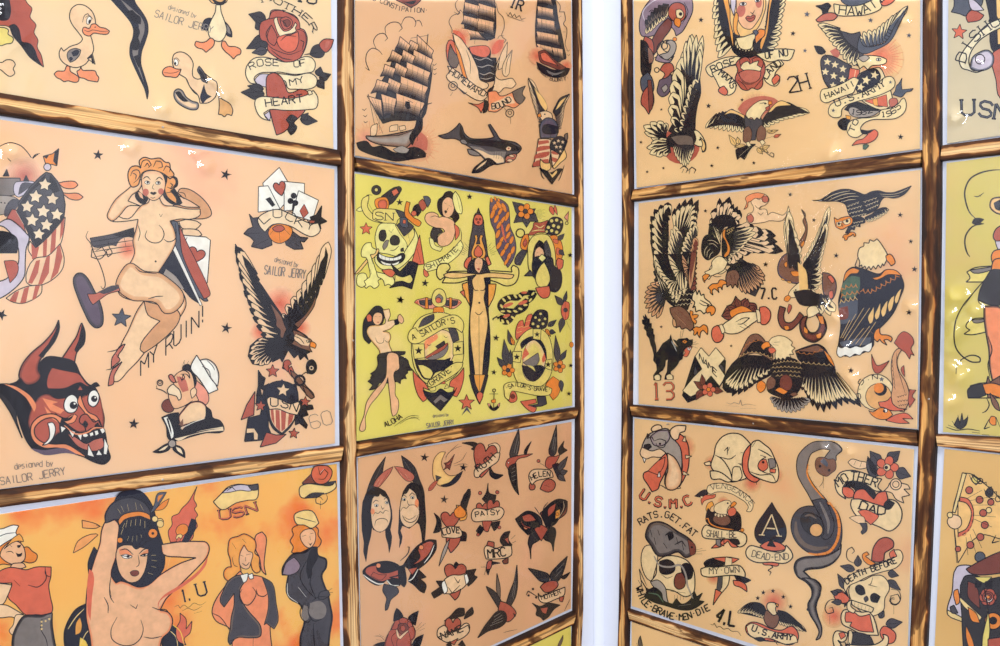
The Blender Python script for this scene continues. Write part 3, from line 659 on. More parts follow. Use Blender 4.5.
# ---- middle row, first column left of the corner
tr, tl0, br, bl0 = on('L', 334.4, 169.3, PD), on('L', 0, 119.5, PD), on('L', 335, 443.4, PD), on('L', 0, 489, PD)
k1 = (tl0[1]-tr[1])/(tl0[0]-tr[0]); k2 = (bl0[1]-br[1])/(bl0[0]-br[0]); S1 = br[0]+.352
sheet('L', [(S1, tr[1]+k1*(S1-tr[0])), tr, br, (S1, br[1]+k2*(S1-br[0]))], P_A1, (240, 200, 160),
      'peach flash sheet with a pin-up, a red devil head and playing cards', r'''
@steamship_flag_drawing 0 129
L 5 -30 110 0 86 50 68 104 84 140 120 160 150 176 128 200 122
F K 0 140 122 164 150 200 120 172 134 160 154
L 4 36 144 60 164 90 160
R _ m 120 236 100
F g 5 -40 244 100 246 100 300 70 330 -40 330
F z 4 70 320 76 268 100 262 180 268 200 300 120 330 90 340
F G 0 110 270 170 272 110 320 90 330
F q 4 -40 330 70 340 100 360 60 410 0 430 -40 430
F G 0 60 350 110 360 80 400 30 440 20 430
C K 0 6 368 4
C K 0 24 370 4
C K 0 42 372 4
P K 3 14 236 34 200 46 236
P K 3 116 262 130 230 146 262
F R 4 20 470 60 400 90 410 130 520 100 500 60 460
H w 9 80 410 150 530
P O 5 236 200 216 136 262 124 294 98 284 184 256 176
P K 0 294 98 284 184 266 160 272 120
P K 0 216 136 246 130 232 150
C z 5 237 190 18
F f 5 290 270 330 262 376 264 390 280 370 296 320 294
F f 5 308 318 340 322 390 322 416 340 396 354 350 350
P G 6 230 216 256 224 288 262 316 320 326 380 320 440 226 550 178 596 150 540 100 430 90 370 150 290 200 240
P K 0 230 224 150 300 100 370 80 410 150 530 180 590 200 560 140 460 120 380 160 310 220 260
P K 0 250 230 280 262 300 310 270 320 240 290
P K 0 178 596 220 550 320 440 300 420 220 500 180 530
X w 4 .1 .52 224 278 36 178 338 38 262 350 36 136 388 36 216 412 38 284 428 36 160 456 38 232 480 36 194 526 34
F S 5 326 440 320 500 300 580 250 630 180 660 140 600 150 560 178 596 240 540
P R 0 156 570 178 596 196 586 180 660 160 650
P R 0 216 566 236 546 232 640 214 650
P R 0 258 524 282 496 276 600 250 626
P R 0 304 470 322 444 316 520 298 560
F S 5 300 574 320 640 316 690 290 730 220 776 150 780 130 760 170 650 240 634
P R 0 180 660 200 654 190 720 160 774 140 770
P R 0 232 640 250 632 244 720 210 776 190 778
P R 0 286 590 300 580 312 640 290 720 250 760 270 690
F S 5 210 780 206 820 170 850 110 872 60 864 30 846 80 810 140 786
P R 0 70 820 96 808 80 866 46 858
P R 0 120 798 146 786 130 866 100 872
P R 0 176 784 200 782 180 846 160 856
F z 6 130 520 146 540 130 600 126 660 120 740 70 800 -10 850 -40 850 -40 780 30 750 86 690 92 600 60 530 20 490 -20 480 40 450 90 480
F K 4 -40 510 30 514 80 540 90 570 84 620 -40 620
F R 4 20 660 80 662 92 690 84 730 50 770 30 700
@star_drawing 0 129
X K 0 .1 .4 490 130 28
X K 0 0 .4 630 158 0.1
@music_staff_drawing 0 129
F G 4 450 546 560 526 668 494 676 600 640 600 560 580 470 590
F K 0 560 526 668 494 668 540 600 540
R _ r 640 600 60
L 4 446 566 560 548 664 528
L 4 450 590 560 572 668 556
L 4 460 616 560 598 664 584
L 4 470 640 560 624 660 606
L 5 440 510 430 540 452 570 470 620 496 670 520 740 524 790 512 800 504 786
L 5 500 600 460 600 456 640 500 650 530 620 510 590 480 610
L 5 540 560 546 590 560 620 540 640 530 610 550 600
L 5 620 540 630 590
@playing_card_drawing 0 129
F S 5 890 450 980 460 1006 476 980 500 910 496
F S 5 910 500 990 506 1010 530 960 546 920 540
P W 5 900 530 1030 540 1052 556 1042 700 1036 770 1010 776 960 740 900 600
U R 978 634 84 76 20
L 4 936 540 926 566 940 580
L 4 1004 750 1020 770 1024 744
@cocktail_glass_drawing 0 129
F v 5 856 460 884 462 896 520 926 600 960 690 1000 770 1040 860 1020 860 930 740 880 640
F N 4 850 570 800 640 780 710 830 780 900 790 960 850 1010 880 940 740 880 620
F q 0 800 760 830 700 880 740 920 800 850 790
F R 4 896 480 930 560 980 660 1040 790 1050 830 1020 850 960 740 910 620
P W 3 846 566 866 560 1010 878 1000 884
@pin_up_drawing 0 129
F t 5 884 330 900 300 940 300 1000 336 1050 396 1056 430 1030 446 940 450 870 460 846 420 870 380 930 390 1000 392 950 360
L 4 890 316 920 322 930 344
L 5 850 320 870 310 900 330 920 350
F K 4 820 220 846 200 856 230 884 246 886 284 870 296 886 320 910 370 890 380 850 370 816 330 830 280
F o 0 836 214 850 236 876 256 870 290 850 310 880 350 880 370 840 340 826 300 836 260
G t S 5 700 400 640 450 548 412 536 440 556 460 620 462 690 452 680 500 664 560 672 620 650 670 600 720 584 780 600 830 660 856 720 860 690 900 640 1010 604 1080 590 1140 560 1210 556 1262 590 1262 640 1210 690 1160 730 1110 820 1030 900 940 930 880 920 830 880 790 830 750 790 720 830 660 866 600 880 560 870 500 850 460 900 450 960 450 1000 430 1000 400 940 400 870 386 820 380 800 352 796 330 750 330 742 366 706 382
G t S 5 620 300 700 384 640 386 600 430 560 460 536 440 548 400 580 350 640 300 680 264 704 250 708 280 690 310 660 330 640 360
F t 5 720 860 800 880 880 900 900 930 890 970 850 1020 780 1080 720 1120 700 1100 760 1000 800 960 740 930
G t S 5 600 830 580 790 600 720 650 670 720 710 800 720 860 760 910 810 920 850 900 890 860 920 820 920 780 870 720 860 660 856
L 5 740 850 780 838 816 836
L 5 676 690 700 712 740 718 784 724
L 5 734 508 726 540 760 568 800 564 820 530 812 500 794 480
L 5 876 470 880 520 876 550 840 564 818 550
L 4 796 424 804 440
L 4 812 424 804 440
C K 0 778 662 5
L 4 690 480 700 520 690 560
F K 5 690 310 676 330 690 360 720 374 740 350 716 330
F s 0 690 316 700 340 716 350 706 320
F o 6 646 270 640 220 656 190 690 186 704 196 696 160 720 142 756 150 800 146 826 166 846 170 852 200 870 230 850 250 826 230 800 216 750 206 712 220 700 250 690 280 660 290
L 5 652 236 664 210 690 206 700 226 690 250 668 270
L 5 662 220 680 230 676 254
L 5 704 190 714 160 740 156 756 180 740 194
L 5 722 190 736 170 748 190
L 5 766 190 780 160 806 166 812 190 790 196
L 5 816 210 830 184 850 196 846 216
L 5 840 240 870 240 880 270 856 300 836 290
L 5 830 320 870 316 890 340 880 364
L 5 850 270 864 280 850 300
G s S 4 706 264 716 222 752 208 806 220 826 262 818 316 790 350 764 358 730 334 712 300
E m 0 728 316 16 18 0
E m 0 804 312 14 16 0
L 5 714 250 734 238 752 254
L 5 778 256 796 242 814 256
E W 3 736 268 13 8 10
E W 3 790 270 12 8 0
C K 0 738 267 6
C K 0 792 269 6
L 3 768 276 762 296 772 302
F K 0 748 320 758 314 766 317 774 314 784 320 768 330
L 3 752 342 764 346 776 340
@high_heels_drawing 0 258
F m 5 556 550 560 500 580 470 600 440 626 430 610 460 590 490 600 510 580 530
F m 5 540 640 546 600 560 560 590 530 610 520 590 550 570 590 566 630
L 5 536 470 580 460 620 430
L 5 530 560 570 550 610 516
L 5 580 480 590 500
@cocktail_glass_drawing 0 258
G G U 5 366 106 366 106 384 78 410 76 440 104 470 160 500 220 516 290 508 340 480 350 452 330 420 270 390 200
F m 4 436 180 476 178 540 152 590 134 600 164 540 180 496 210 464 234 448 210
F G 0 490 170 580 136 598 150 520 180
@star_drawing 0 258
X v 4 .1 .45 606 300 50
X K 0 .5 .4 8 284 30
@my_ruin_lettering 0 258
T K 6 76 2 700 592 790 500 : MY
T K 6 84 2 826 490 900 420 980 360 1030 300 : RUIN!
@lucky_cards_drawing 200 129
P W 4 314 270 396 192 470 318 400 400 330 380
P W 4 292 288 340 284 400 400 290 416
P W 4 420 262 522 272 520 400 420 410
P W 4 492 308 592 356 560 460 460 430
P K 0 326 350 350 340 376 380 360 390
U R 400 300 58 70 -14
C K 0 468 334 15
C K 0 452 360 15
C K 0 476 370 15
P K 0 462 370 472 370 466 412 458 412
P R 3 520 376 542 420 516 446 498 410
P G 5 310 440 264 446 246 426 264 490 240 500 218 524 250 540 270 560 256 588 310 600 360 580 350 520
L 4 264 446 320 500
L 4 230 524 300 520
L 4 270 586 340 550
P G 5 420 540 460 510 500 540 540 544 520 566 500 560 516 600 470 602 430 580
L 4 440 550 500 590
L 4 450 530 520 550
P K 5 550 440 580 430 608 384 604 440 634 462 600 476 604 500 560 470
P R 4 550 456 576 458 570 472 544 470
O O N 392 528 10
F O 4 340 520 360 484 420 476 460 500 452 540 430 560 398 572 360 558
F R 4 360 498 380 484 410 484 424 500 400 514 376 512
L 3 396 514 400 570
L 3 424 504 450 530
L 3 366 506 348 530
F w 5 288 450 330 416 390 402 440 420 500 450 560 474 590 470 600 510 560 538 520 526 460 490 400 474 360 480 324 516 300 490
T K 5 44 0 314 480 360 446 420 448 480 480 570 512 : LUCKY
@star_drawing 200 129
X K 0 .3 .35 128 228 30
X K 0 .2 .35 131 996 30
@designer_stamp 200 258
T g 3.5 26 0 370 18 430 34 488 48 : designed_by
T g 6 44 0 318 80 420 92 526 104 : SAILOR_JERRY
@eagle_drawing 200 258
R _ r 400 230 92
R _ r 300 370 56
R _ r 500 350 56
P K 5 176 -70 210 -10 250 60 310 140 370 230 420 300 440 370 440 430 400 420 340 400 300 330 250 230 220 150 206 90 190 10
W S k 12 4 440 420 380 330 340 250 300 170 270 90 / 330 420 290 360 270 310 250 270 240 220 216 160 218 120 196 84 200 50 184 10 176 -60
F b 4 346 220 390 270 420 320 436 400 424 436 400 390 400 360 380 340 380 310
F K 5 410 300 460 270 540 220 600 130 640 -60 620 30 600 110 590 180 560 240 520 290 490 350 440 360
W S K 9 4 430 300 480 260 530 220 570 170 600 100 / 410 280 440 220 470 190 510 150 540 100 556 70 580 30 600 0 640 -80
F b 4 470 330 520 290 560 230 584 170 570 240 530 300 490 350
P K 5 330 400 290 404 250 440 240 490 262 530 310 538 350 520 370 500 360 520 400 500 410 520 430 480 440 460 470 500 490 480 500 510 520 490 540 510 530 480 550 470 500 430 440 400
W S K 8 4 350 420 340 450 350 490 / 290 410 258 440 244 470 248 500 266 530 296 538 324 532
F K 4 410 420 430 360 450 346 500 370 540 400 540 440 500 460 460 440
F b 4 462 360 500 372 530 396 556 410 560 430 548 444 560 470 530 460 500 450 480 440 456 430 470 410
F S 0 480 380 520 396 548 420 540 440 500 430 470 400
L 4 470 390 500 404 520 430
L 4 466 410 490 424 510 446
L 4 480 380 510 392 536 404
F O 4 550 420 566 420 580 434 574 452 560 446 548 444
F w 3 530 412 546 408 550 420 536 424
C K 0 543 416 4
@anchor_shield_drawing 200 258
F R 4 420 516 444 510 456 530 440 540 450 560 440 570 416 546
F R 4 440 560 456 540 480 590 460 596
L 5 420 530 410 550 430 560
F b 5 450 560 480 580 500 600 530 640 570 690 560 704 530 680 490 630 460 590
C - 12 498 612 24
F K 4 536 520 560 508 580 530 580 560 560 580 536 570
C S 4 556 550 13
C K 0 556 550 6
L 5 500 590 530 570 540 580
P K 4 290 560 310 590 326 600 316 640 340 630 330 670 300 650 310 700 280 690 290 640
X R 4 0 .45 362 566 34
@usn_shield_drawing 200 387
P R 5 204 164 232 90 274 22 268 140
P N 6 222 272 240 156 300 140 310 100 280 90 284 40 310 50 320 10 340 20 340 200 360 250 300 266
P S 4 232 206 270 206 290 236 288 264 268 264 266 228 230 232
P R 5 300 300 330 226 380 240 430 236 380 280
P K 5 470 90 510 60 520 90 560 90 566 110 530 116 540 140 510 150 536 190 530 208 496 180 476 190
P b 5 510 -10 540 10 572 50 556 60 530 40
F N 6 330 0 400 -30 476 0 490 70 480 140 450 200 408 240 364 206 340 150 328 80
F N 0 340 -20 380 -10 408 -40 440 -10 480 -20 486 40 470 60 400 50 336 50
X S 3 .1 .45 414 16 36
F S 4 344 110 400 112 474 130 470 160 440 200 408 230 376 204 352 160
P R 0 376 114 396 116 400 222 378 200
P R 0 404 118 430 120 424 210 406 222
P R 0 352 112 366 114 372 190 356 160
P R 0 444 124 470 132 460 170 436 200
F S 5 334 60 346 50 370 52 400 62 450 84 490 72 502 96 486 140 440 130 390 110 346 112
T K 6 42 0 346 96 400 98 450 114 486 126 : USN
X R 4 .1 .45 302 94 30 524 74 28 468 232 28
@sheet_number 200 387
T g 4 70 0 552 214 672 180 : 60
@sailor_bust_drawing 130 330 4.967
F D 4 170 350 196 344 216 370 214 400 190 410 166 400 156 376
F p 4 330 250 380 300 390 350 376 370 330 360 300 300
F s 4 214 240 240 210 280 200 320 230 320 300 340 350 310 360 260 380 220 390 200 360 190 330 196 290 214 270
F m 0 230 230 270 240 290 300 260 310 240 270
F K 3 262 180 290 170 310 200 330 250 320 290 310 230 290 200 260 200
L 5 240 210 262 200 290 214 296 240 280 220 250 220
L 5 246 230 256 250 270 236 262 220 256 256
L 4 214 250 226 260 240 256
F m 5 190 226 204 220 220 240 228 256 216 262 196 244
F w 5 214 270 196 280 184 300 190 316 214 324 230 330 240 350 252 340 246 300 226 280
F S 4 300 300 320 284 330 300 326 320 306 340
F W 5 330 124 346 150 400 220 436 296 390 316 340 240 300 190
G q W 5 400 210 346 150 380 144 420 170 440 220 434 280 400 240 370 190
L 4 356 180 390 200 400 240
L 4 380 150 410 180 420 200
C - 5 148 262 14
C - 3 148 260 7
L 5 128 290 160 300 186 318
L 5 130 276 134 294
L 3 260 176 270 150
L 3 270 176 266 156
L 3 280 172 290 154
L 4 236 390 270 376 310 350
G D S 5 310 400 260 400 300 360 350 356 378 380 380 440 330 460 280 470 250 480 240 430
F K 5 156 434 200 416 240 410 240 460 256 500 300 460 370 440 376 380 400 400 410 436 446 450 466 490 460 504 380 510 300 530 230 550 190 540 180 480
F W 0 166 436 184 430 200 460 214 530 204 540 190 490
F K 0 180 440 188 436 204 500 204 520
F w 0 220 540 270 526 350 500 460 480 464 500 380 506 290 526 240 550
F K 0 236 536 300 514 380 496 456 488 380 500 300 520
F b 0 240 470 262 440 264 480
H W 4 250 490 320 456 370 440
F K 5 196 560 170 570 140 590 112 606 150 610 196 590
F w 0 140 600 170 580 190 572 170 594
F K 5 220 570 250 580 268 600 272 634 240 616 212 590
F w 0 226 580 250 590 262 618 236 600
C q 5 208 564 19
@devil_head_drawing 0 258
F B 6 0 630 70 640 90 700 80 800 110 900 50 770 -40 640
G D R 6 95 600 95 600 106 540 150 480 220 420 270 360 292 310 296 350 276 410 240 460 200 510 190 560 204 590 180 624 130 634
P K 0 292 312 296 350 276 410 240 460 214 500 190 490 240 430 274 370
G D R 6 310 500 310 500 350 440 382 390 404 330 408 324 424 370 418 430 384 470 372 524 340 512
P K 0 408 330 426 376 418 430 384 476 370 460 392 410 400 370
F K 6 -40 600 0 630 80 620 100 600 130 634 180 624 206 590 192 540 230 496 310 500 370 520 400 580 440 630 476 650 500 720 520 800 516 860 530 920 540 960 550 1000 520 1030 470 1020 390 980 330 965 220 975 170 960 130 910 106 850 80 770 40 710 0 670 -40 650
F R 0 240 590 260 550 300 560 350 570 390 580 430 630 460 650 400 660 340 650 280 660 240 650
G D R 0 150 780 190 700 230 680 290 700 340 680 390 700 440 680 490 680 510 740 518 800 510 850 450 860 400 870 300 870 230 930 190 940 160 880 140 820
F K 0 220 650 270 700 330 700 380 670 400 640 430 690 470 650 500 640 480 620 440 640 400 620 320 650
L 8 60 640 110 660 150 700 170 760
F f 0 20 630 70 640 110 660 150 690 180 740 170 770 130 700 80 660
P f 0 210 700 290 720 260 730 320 760 300 780 250 760
P f 0 220 740 280 800 330 830 300 830 240 790
F W 6 318 732 332 696 360 682 384 700 388 740 372 770 344 774 324 760
C K 0 366 736 19
C W 0 372 728 5
F W 6 438 706 450 668 474 660 494 686 488 724 466 744 444 732
C K 0 470 704 16
C W 0 475 698 4
F f 4 280 790 330 800 370 780 386 790 370 820 330 830 290 820
F K 0 270 770 300 790 340 800 370 780 350 810 310 814
F f 5 386 720 400 680 420 740 440 770 480 790 500 820 510 850 490 840 470 810 440 800 420 770
F R 6 420 840 396 820 404 790 430 780 450 800 470 820 490 810 500 830 494 850 460 850 430 870
F K 0 410 830 424 810 440 830 430 850
F K 0 470 840 490 820 500 850 480 856
F K 5 300 800 360 850 420 880 470 866 500 840 520 860 530 900 530 970 500 990 440 990 380 960 340 910 300 870
F m 0 340 880 380 900 430 930 470 910 510 900 516 940 490 960 440 960 390 940
P W 4 340 856 376 868 362 900
P W 4 378 872 410 880 404 916
F W 4 412 876 430 876 442 886 430 896 414 892
F W 4 444 876 464 868 468 886 450 894
F W 4 470 864 488 860 494 880 476 890
F W 4 496 856 514 850 524 866 510 880
P W 4 436 986 440 930 472 996
P W 4 478 986 492 956 512 986
P W 4 516 980 520 896 540 940 532 984
H f 9 320 836 380 880 440 870 470 850 520 850
F f 6 300 830 270 800 220 806 172 850 176 890 210 920 270 930 330 930 400 970 440 1000 360 975 290 950 220 950 170 920 152 880 158 830 200 790 270 780 310 800
F W 5 210 936 244 900 244 850 236 826 262 822 276 850 264 900 236 930
P W 4 300 838 330 850 306 876
F U 0 150 950 220 960 320 950 390 985 330 975 220 985
@designer_stamp 0 387
T g 4 30 0 72 412 160 400 266 396 : designed_by
T g 5 38 0 0 490 160 466 330 436 : SAILOR_JERRY
@star_drawing 0 387
X K 0 .1 .4 668 184 28
''', bumps=[(130, 146), (196, 152), (205, 165), (12, 150)])
# ---- bottom row, first column left of the corner
tr, tl0, br = on('L', 336.8, 464, PD), on('L', 0, 514.5, PD), on('L', 340.4, 646, PD)
k1 = (tl0[1]-tr[1])/(tl0[0]-tr[0]); S1 = tr[0]+.36
sheet('L', [(S1, tr[1]+k1*(S1-tr[0])), tr, (br[0]+.0, tr[1]-.287), (S1, tr[1]-.287)], P_A2, (241, 190, 104),
      'fiery orange flash sheet with a dark-haired figure raising her arms between sailor-girl pin-ups', r'''
@sailor_girl_drawing 0 517
F O 5 110 150 140 150 160 170 186 190 178 220 150 230 120 224 90 230 60 240 10 236 -40 260 -50 200 0 140 60 100 100 110
F s 5 40 130 80 120 112 140 126 180 122 214 96 232 60 236 20 216 0 190
F W 5 -60 80 20 56 66 40 94 44 80 80 92 96 60 110 10 140 -60 190
L 4 -30 110 30 84 80 78
F h 4 40 136 60 110 96 84 110 100 118 124 90 120 60 130 20 160
L 4 30 176 56 172 68 182
F K 0 84 142 106 138 100 152 88 154
F K 0 78 178 94 184 112 178 106 196 88 200
L 4 60 150 50 140
F s 5 60 236 90 230 118 232 130 250 90 262 50 262
F r 5 50 252 90 256 130 264 180 250 256 250 254 300 244 340 252 400 262 470 240 490 180 488 130 490 80 440 40 400 60 330 0 330 -40 320 0 270
L 5 140 340 190 350 230 310 226 260
L 5 226 250 230 290 252 300
L 5 70 316 100 346
F S 5 -40 330 20 334 60 340 40 390 14 436 -40 440
F S 5 -40 440 30 440 70 460 120 490 96 520 60 500 0 504 -40 490
F S 4 80 490 120 490 120 520 90 560 60 590 46 570 66 540
G B g 5 150 600 120 494 200 492 262 478 262 540 270 600 290 700 60 700 62 600 80 550
L 4 210 510 204 560 230 610 240 660
l 4 204 514 250 500
C w 0 208 524 5
C w 0 208 542 5
C w 0 208 560 5
C w 0 228 520 5
C w 0 246 510 5
@dark_haired_woman_drawing 0 517
G K N 5 400 560 440 430 380 460 340 520 320 580 330 700 480 700 470 600
F h 3 380 530 400 500 410 540 400 580 376 590
F Y 3 400 600 430 620 450 690 390 690
H w 6 340 560 380 500 420 460
H w 5 400 640 440 570 470 560
G K N 5 860 600 820 560 860 540 900 580 920 660 830 700 810 640
H w 5 840 560 880 600 890 660
F r 4 880 560 900 520 900 480 930 510 930 560 960 520 950 580 920 610 930 640 890 620
H Y 6 850 530 900 570 920 640
F N 5 600 -120 700 -130 760 -60 790 60 820 160 820 250 790 300 740 350 700 365 600 340 560 350 540 280 560 150 580 40 560 -20
F N 5 470 150 440 230 446 300 470 270 490 180
G f s 6 640 480 500 130 510 60 540 10 574 14 594 40 590 100 580 200 556 290 580 330 600 320 640 330 690 350 740 340 800 290 900 232 980 204 900 200 816 186 806 138 900 124 990 122 1030 126 1046 150 1036 196 990 250 940 300 880 360 830 410 800 466 840 476 862 510 850 570 810 610 800 720 460 720 450 600 430 500 440 330 470 220
L 5 556 290 548 350 552 400 570 430
L 5 520 400 540 440 540 480
F s 5 586 160 620 140 700 150 740 160 736 220 720 280 690 320 650 328 610 300 590 260
F f 0 594 160 630 160 664 196 630 186 600 186
F f 0 704 184 740 160 740 180 712 190
F W 3 606 192 630 186 662 198 640 208 616 204
E K 0 640 197 8 7 0
F W 3 700 194 720 184 742 184 726 196
E K 0 722 190 7 5 0
L 5 600 166 630 160 666 188
L 5 694 186 716 164 744 154
F N 5 600 90 640 60 700 40 760 50 770 110 740 120 700 150 680 160 650 130 600 116
L 4 600 190 630 196 660 190
L 4 640 200 660 206
L 4 700 196 730 184 760 180
L 4 690 190 694 240 680 250
F D 3 650 276 664 268 690 270 694 284 674 296 656 290
C O 3 600 116 14
C O 4 764 82 24
C K 0 764 82 7
C w 4 800 24 17
C w 4 774 10 15
F o 4 410 16 480 34 500 46 480 56 412 54
F o 4 366 180 390 120 480 84 490 90 420 150
L 5 480 40 510 50
L 5 556 400 548 350
L 5 586 500 556 560 560 610 600 638 660 640 700 610 716 560 704 514
L 5 720 600 760 606 810 596
F r 0 790 460 800 420 880 370 980 300 1030 240 1040 196 1000 260 900 340 820 390 790 430
F r 0 436 330 446 260 466 280 460 400 452 520 440 480
L 4 650 438 680 458 688 436
L 5 760 450 790 462 830 464 850 490
@top_knot_drawing 60 480 6.25
G N G 5 430 160 284 270 280 220 320 150 390 112 460 108 530 140 560 190 566 230 520 210 460 204 400 220 370 250 340 250 310 262
H w 3 360 180 380 210
H w 3 380 160 400 200
H w 3 420 150 430 196
H w 3 470 140 480 188
H w 3 500 150 520 190
F O 5 364 256 390 220 450 200 510 198 560 220 566 250 540 240 500 226 440 236 400 250 376 290
F N 4 370 290 420 240 500 230 550 246 560 300 540 350 500 390 480 420 440 390 400 370 370 330
H w 5 380 340 396 300
H w 5 390 300 404 270
H w 5 410 296 420 250
H w 5 440 290 446 250
H w 5 470 284 474 244
H w 5 500 286 504 246
H w 5 530 300 530 256
H w 3 420 380 430 350
H w 3 450 386 456 350
H w 3 480 380 480 346
H w 3 510 360 506 340
F v 4 560 210 590 150 610 84 666 76 640 120 590 190
F O 0 614 100 646 90 610 140
F O 4 590 190 640 140 682 116 666 160 640 184
C w 4 626 274 22
F r 5 856 40 836 120 854 160 840 180 860 220 846 240 858 290 836 320 830 360 800 386 740 384 690 390 676 320 700 280 700 230 740 210 760 180 800 140 830 90
F N 0 820 240 846 250 850 300 830 340 800 384 760 384 790 320
E O 4 762 312 42 34 -40
E w 4 744 356 22 16 -40
F r 3 724 384 740 356 756 366 746 384
H w 4 690 480 670 560
H w 4 570 470 600 470
H w 4 570 500 604 506
H w 4 572 540 600 546
H w 4 550 580 580 590
@sheet_number 0 517
T N 10 60 1 914 424 960 414 : 1.
@sheet_number 200 517
T N 11 64 1 -14 400 44 384 : U
@signature 0 517
L 2 870 450 890 440 900 456 920 440 940 452 970 430 1000 440 1030 424
L 2 910 470 940 456 970 466 1010 446
L 2 970 482 1010 470
@sailor_hat_drawing 200 387
F w 5 66 574 100 540 140 500 190 486 250 490 290 484 292 500 282 560 240 566 180 580 110 614
F z 4 110 530 140 506 200 488 250 494 282 500 250 520 200 516 150 526
F G 4 240 494 290 486 288 514 260 516
L 4 132 520 160 500 180 520
@usn_lettering 200 387
T K 11 46 1 92 664 190 650 296 618 : USN
T r 5 46 0 90 662 188 648 294 616 : USN
@rose_banner_drawing 200 387
F D 4 510 480 530 460 560 430 580 470 560 490
F B 4 510 484 600 480 680 470 660 500 540 500
F r 5 570 400 600 392 640 396 660 420 650 460 620 484 580 480 556 440
L 4 590 400 600 440 620 410 640 430 620 460 590 460
H W 4 600 430 620 410
F w 5 496 530 500 500 540 484 600 490 660 490 676 470 680 500 640 530 580 540 530 556 504 550
F B 3 520 556 560 530 620 530 590 550
L 4 630 530 636 560 610 586 580 580 580 556 600 550 614 566
l 4 602 570 602 610
@cap_girl_drawing 200 517
F O 5 490 40 460 60 466 90 450 120 466 150 456 176 480 184 520 170 560 150 590 150 606 120 590 90 590 60 560 40
F s 4 500 90 520 66 560 60 576 80 572 130 548 154 520 140
F w 5 470 -6 480 -20 560 -30 594 30 560 56 520 40 484 36
L 4 480 0 520 10 580 26
L 4 510 96 530 92
L 4 550 84 566 80
L 4 548 94 552 116
F K 0 540 128 550 134 562 126 552 144
G K G 5 540 260 470 180 520 176 560 150 586 150 590 190 630 210 632 250 610 290 626 350 640 380 650 430 662 500 650 580 640 700 500 700 500 600 520 520 500 440 450 410 430 370 440 290 410 290 410 260 430 220
F K 0 556 160 584 156 590 200 560 260 556 300 540 310 530 260 540 200
F u 4 412 286 430 230 470 200 500 240 490 270 450 290
L 5 560 180 520 240 500 300 530 360 580 410
L 5 580 410 550 330 556 290
H W 4 490 350 530 400
H W 4 436 330 440 390 490 430
F G 4 600 376 640 366 650 390 620 410 590 410
L 4 640 370 660 356
L 4 644 376 664 378
F g 0 550 430 600 420 630 450 620 500 580 510 550 490
F g 0 520 440 540 450 540 510 520 520 506 490
L 5 520 430 500 470 510 510 540 526 556 512
L 5 540 430 544 490 570 520 610 510
L 5 566 530 570 620 580 700
L 4 560 420 590 400 640 400
@auburn_girl_drawing 200 517
F f 5 272 130 280 90 310 74 330 100 326 170 320 240 330 290 310 270 296 200 280 170
G O h 5 200 170 140 150 150 110 190 96 220 84 250 96 276 120 280 150 274 180 296 200 296 240 300 270 280 280 260 260 250 200 220 140 200 180 200 240 204 280 180 310 140 320 120 300 120 270 140 250 156 250 150 210 140 180
F s 4 200 180 220 140 240 170 262 180 256 220 240 258 210 254 196 230
F f 5 200 270 220 290 260 290 310 300 350 330 360 420 350 560 360 660 250 660 160 660 150 560 80 520 60 480 70 430 130 340
G T G 5 160 420 140 320 200 290 232 312 200 360 200 400 220 440 250 480 300 540 306 570 300 596 250 604 180 604 150 640 140 620 150 560 156 500 170 440 170 380 120 450 100 420 120 360
G T G 4 360 420 310 300 360 330 380 430 390 520 370 560 330 530 320 540 340 460 340 390
L 5 210 360 196 390 210 430 240 440 270 410 280 380 262 350
L 5 280 360 290 390 320 396 340 380
F W 4 200 290 240 280 232 320 216 330
F W 4 240 290 262 280 268 306 250 310
L 4 200 190 216 196
L 4 230 190 254 184
L 4 226 200 228 222
L 4 210 230 230 242 246 226
L 4 60 480 100 500 150 570
L 4 146 620 200 600
L 4 266 600 264 660
L 3 160 200 170 240 190 250
L 3 160 130 180 160
L 3 210 110 230 130
''')

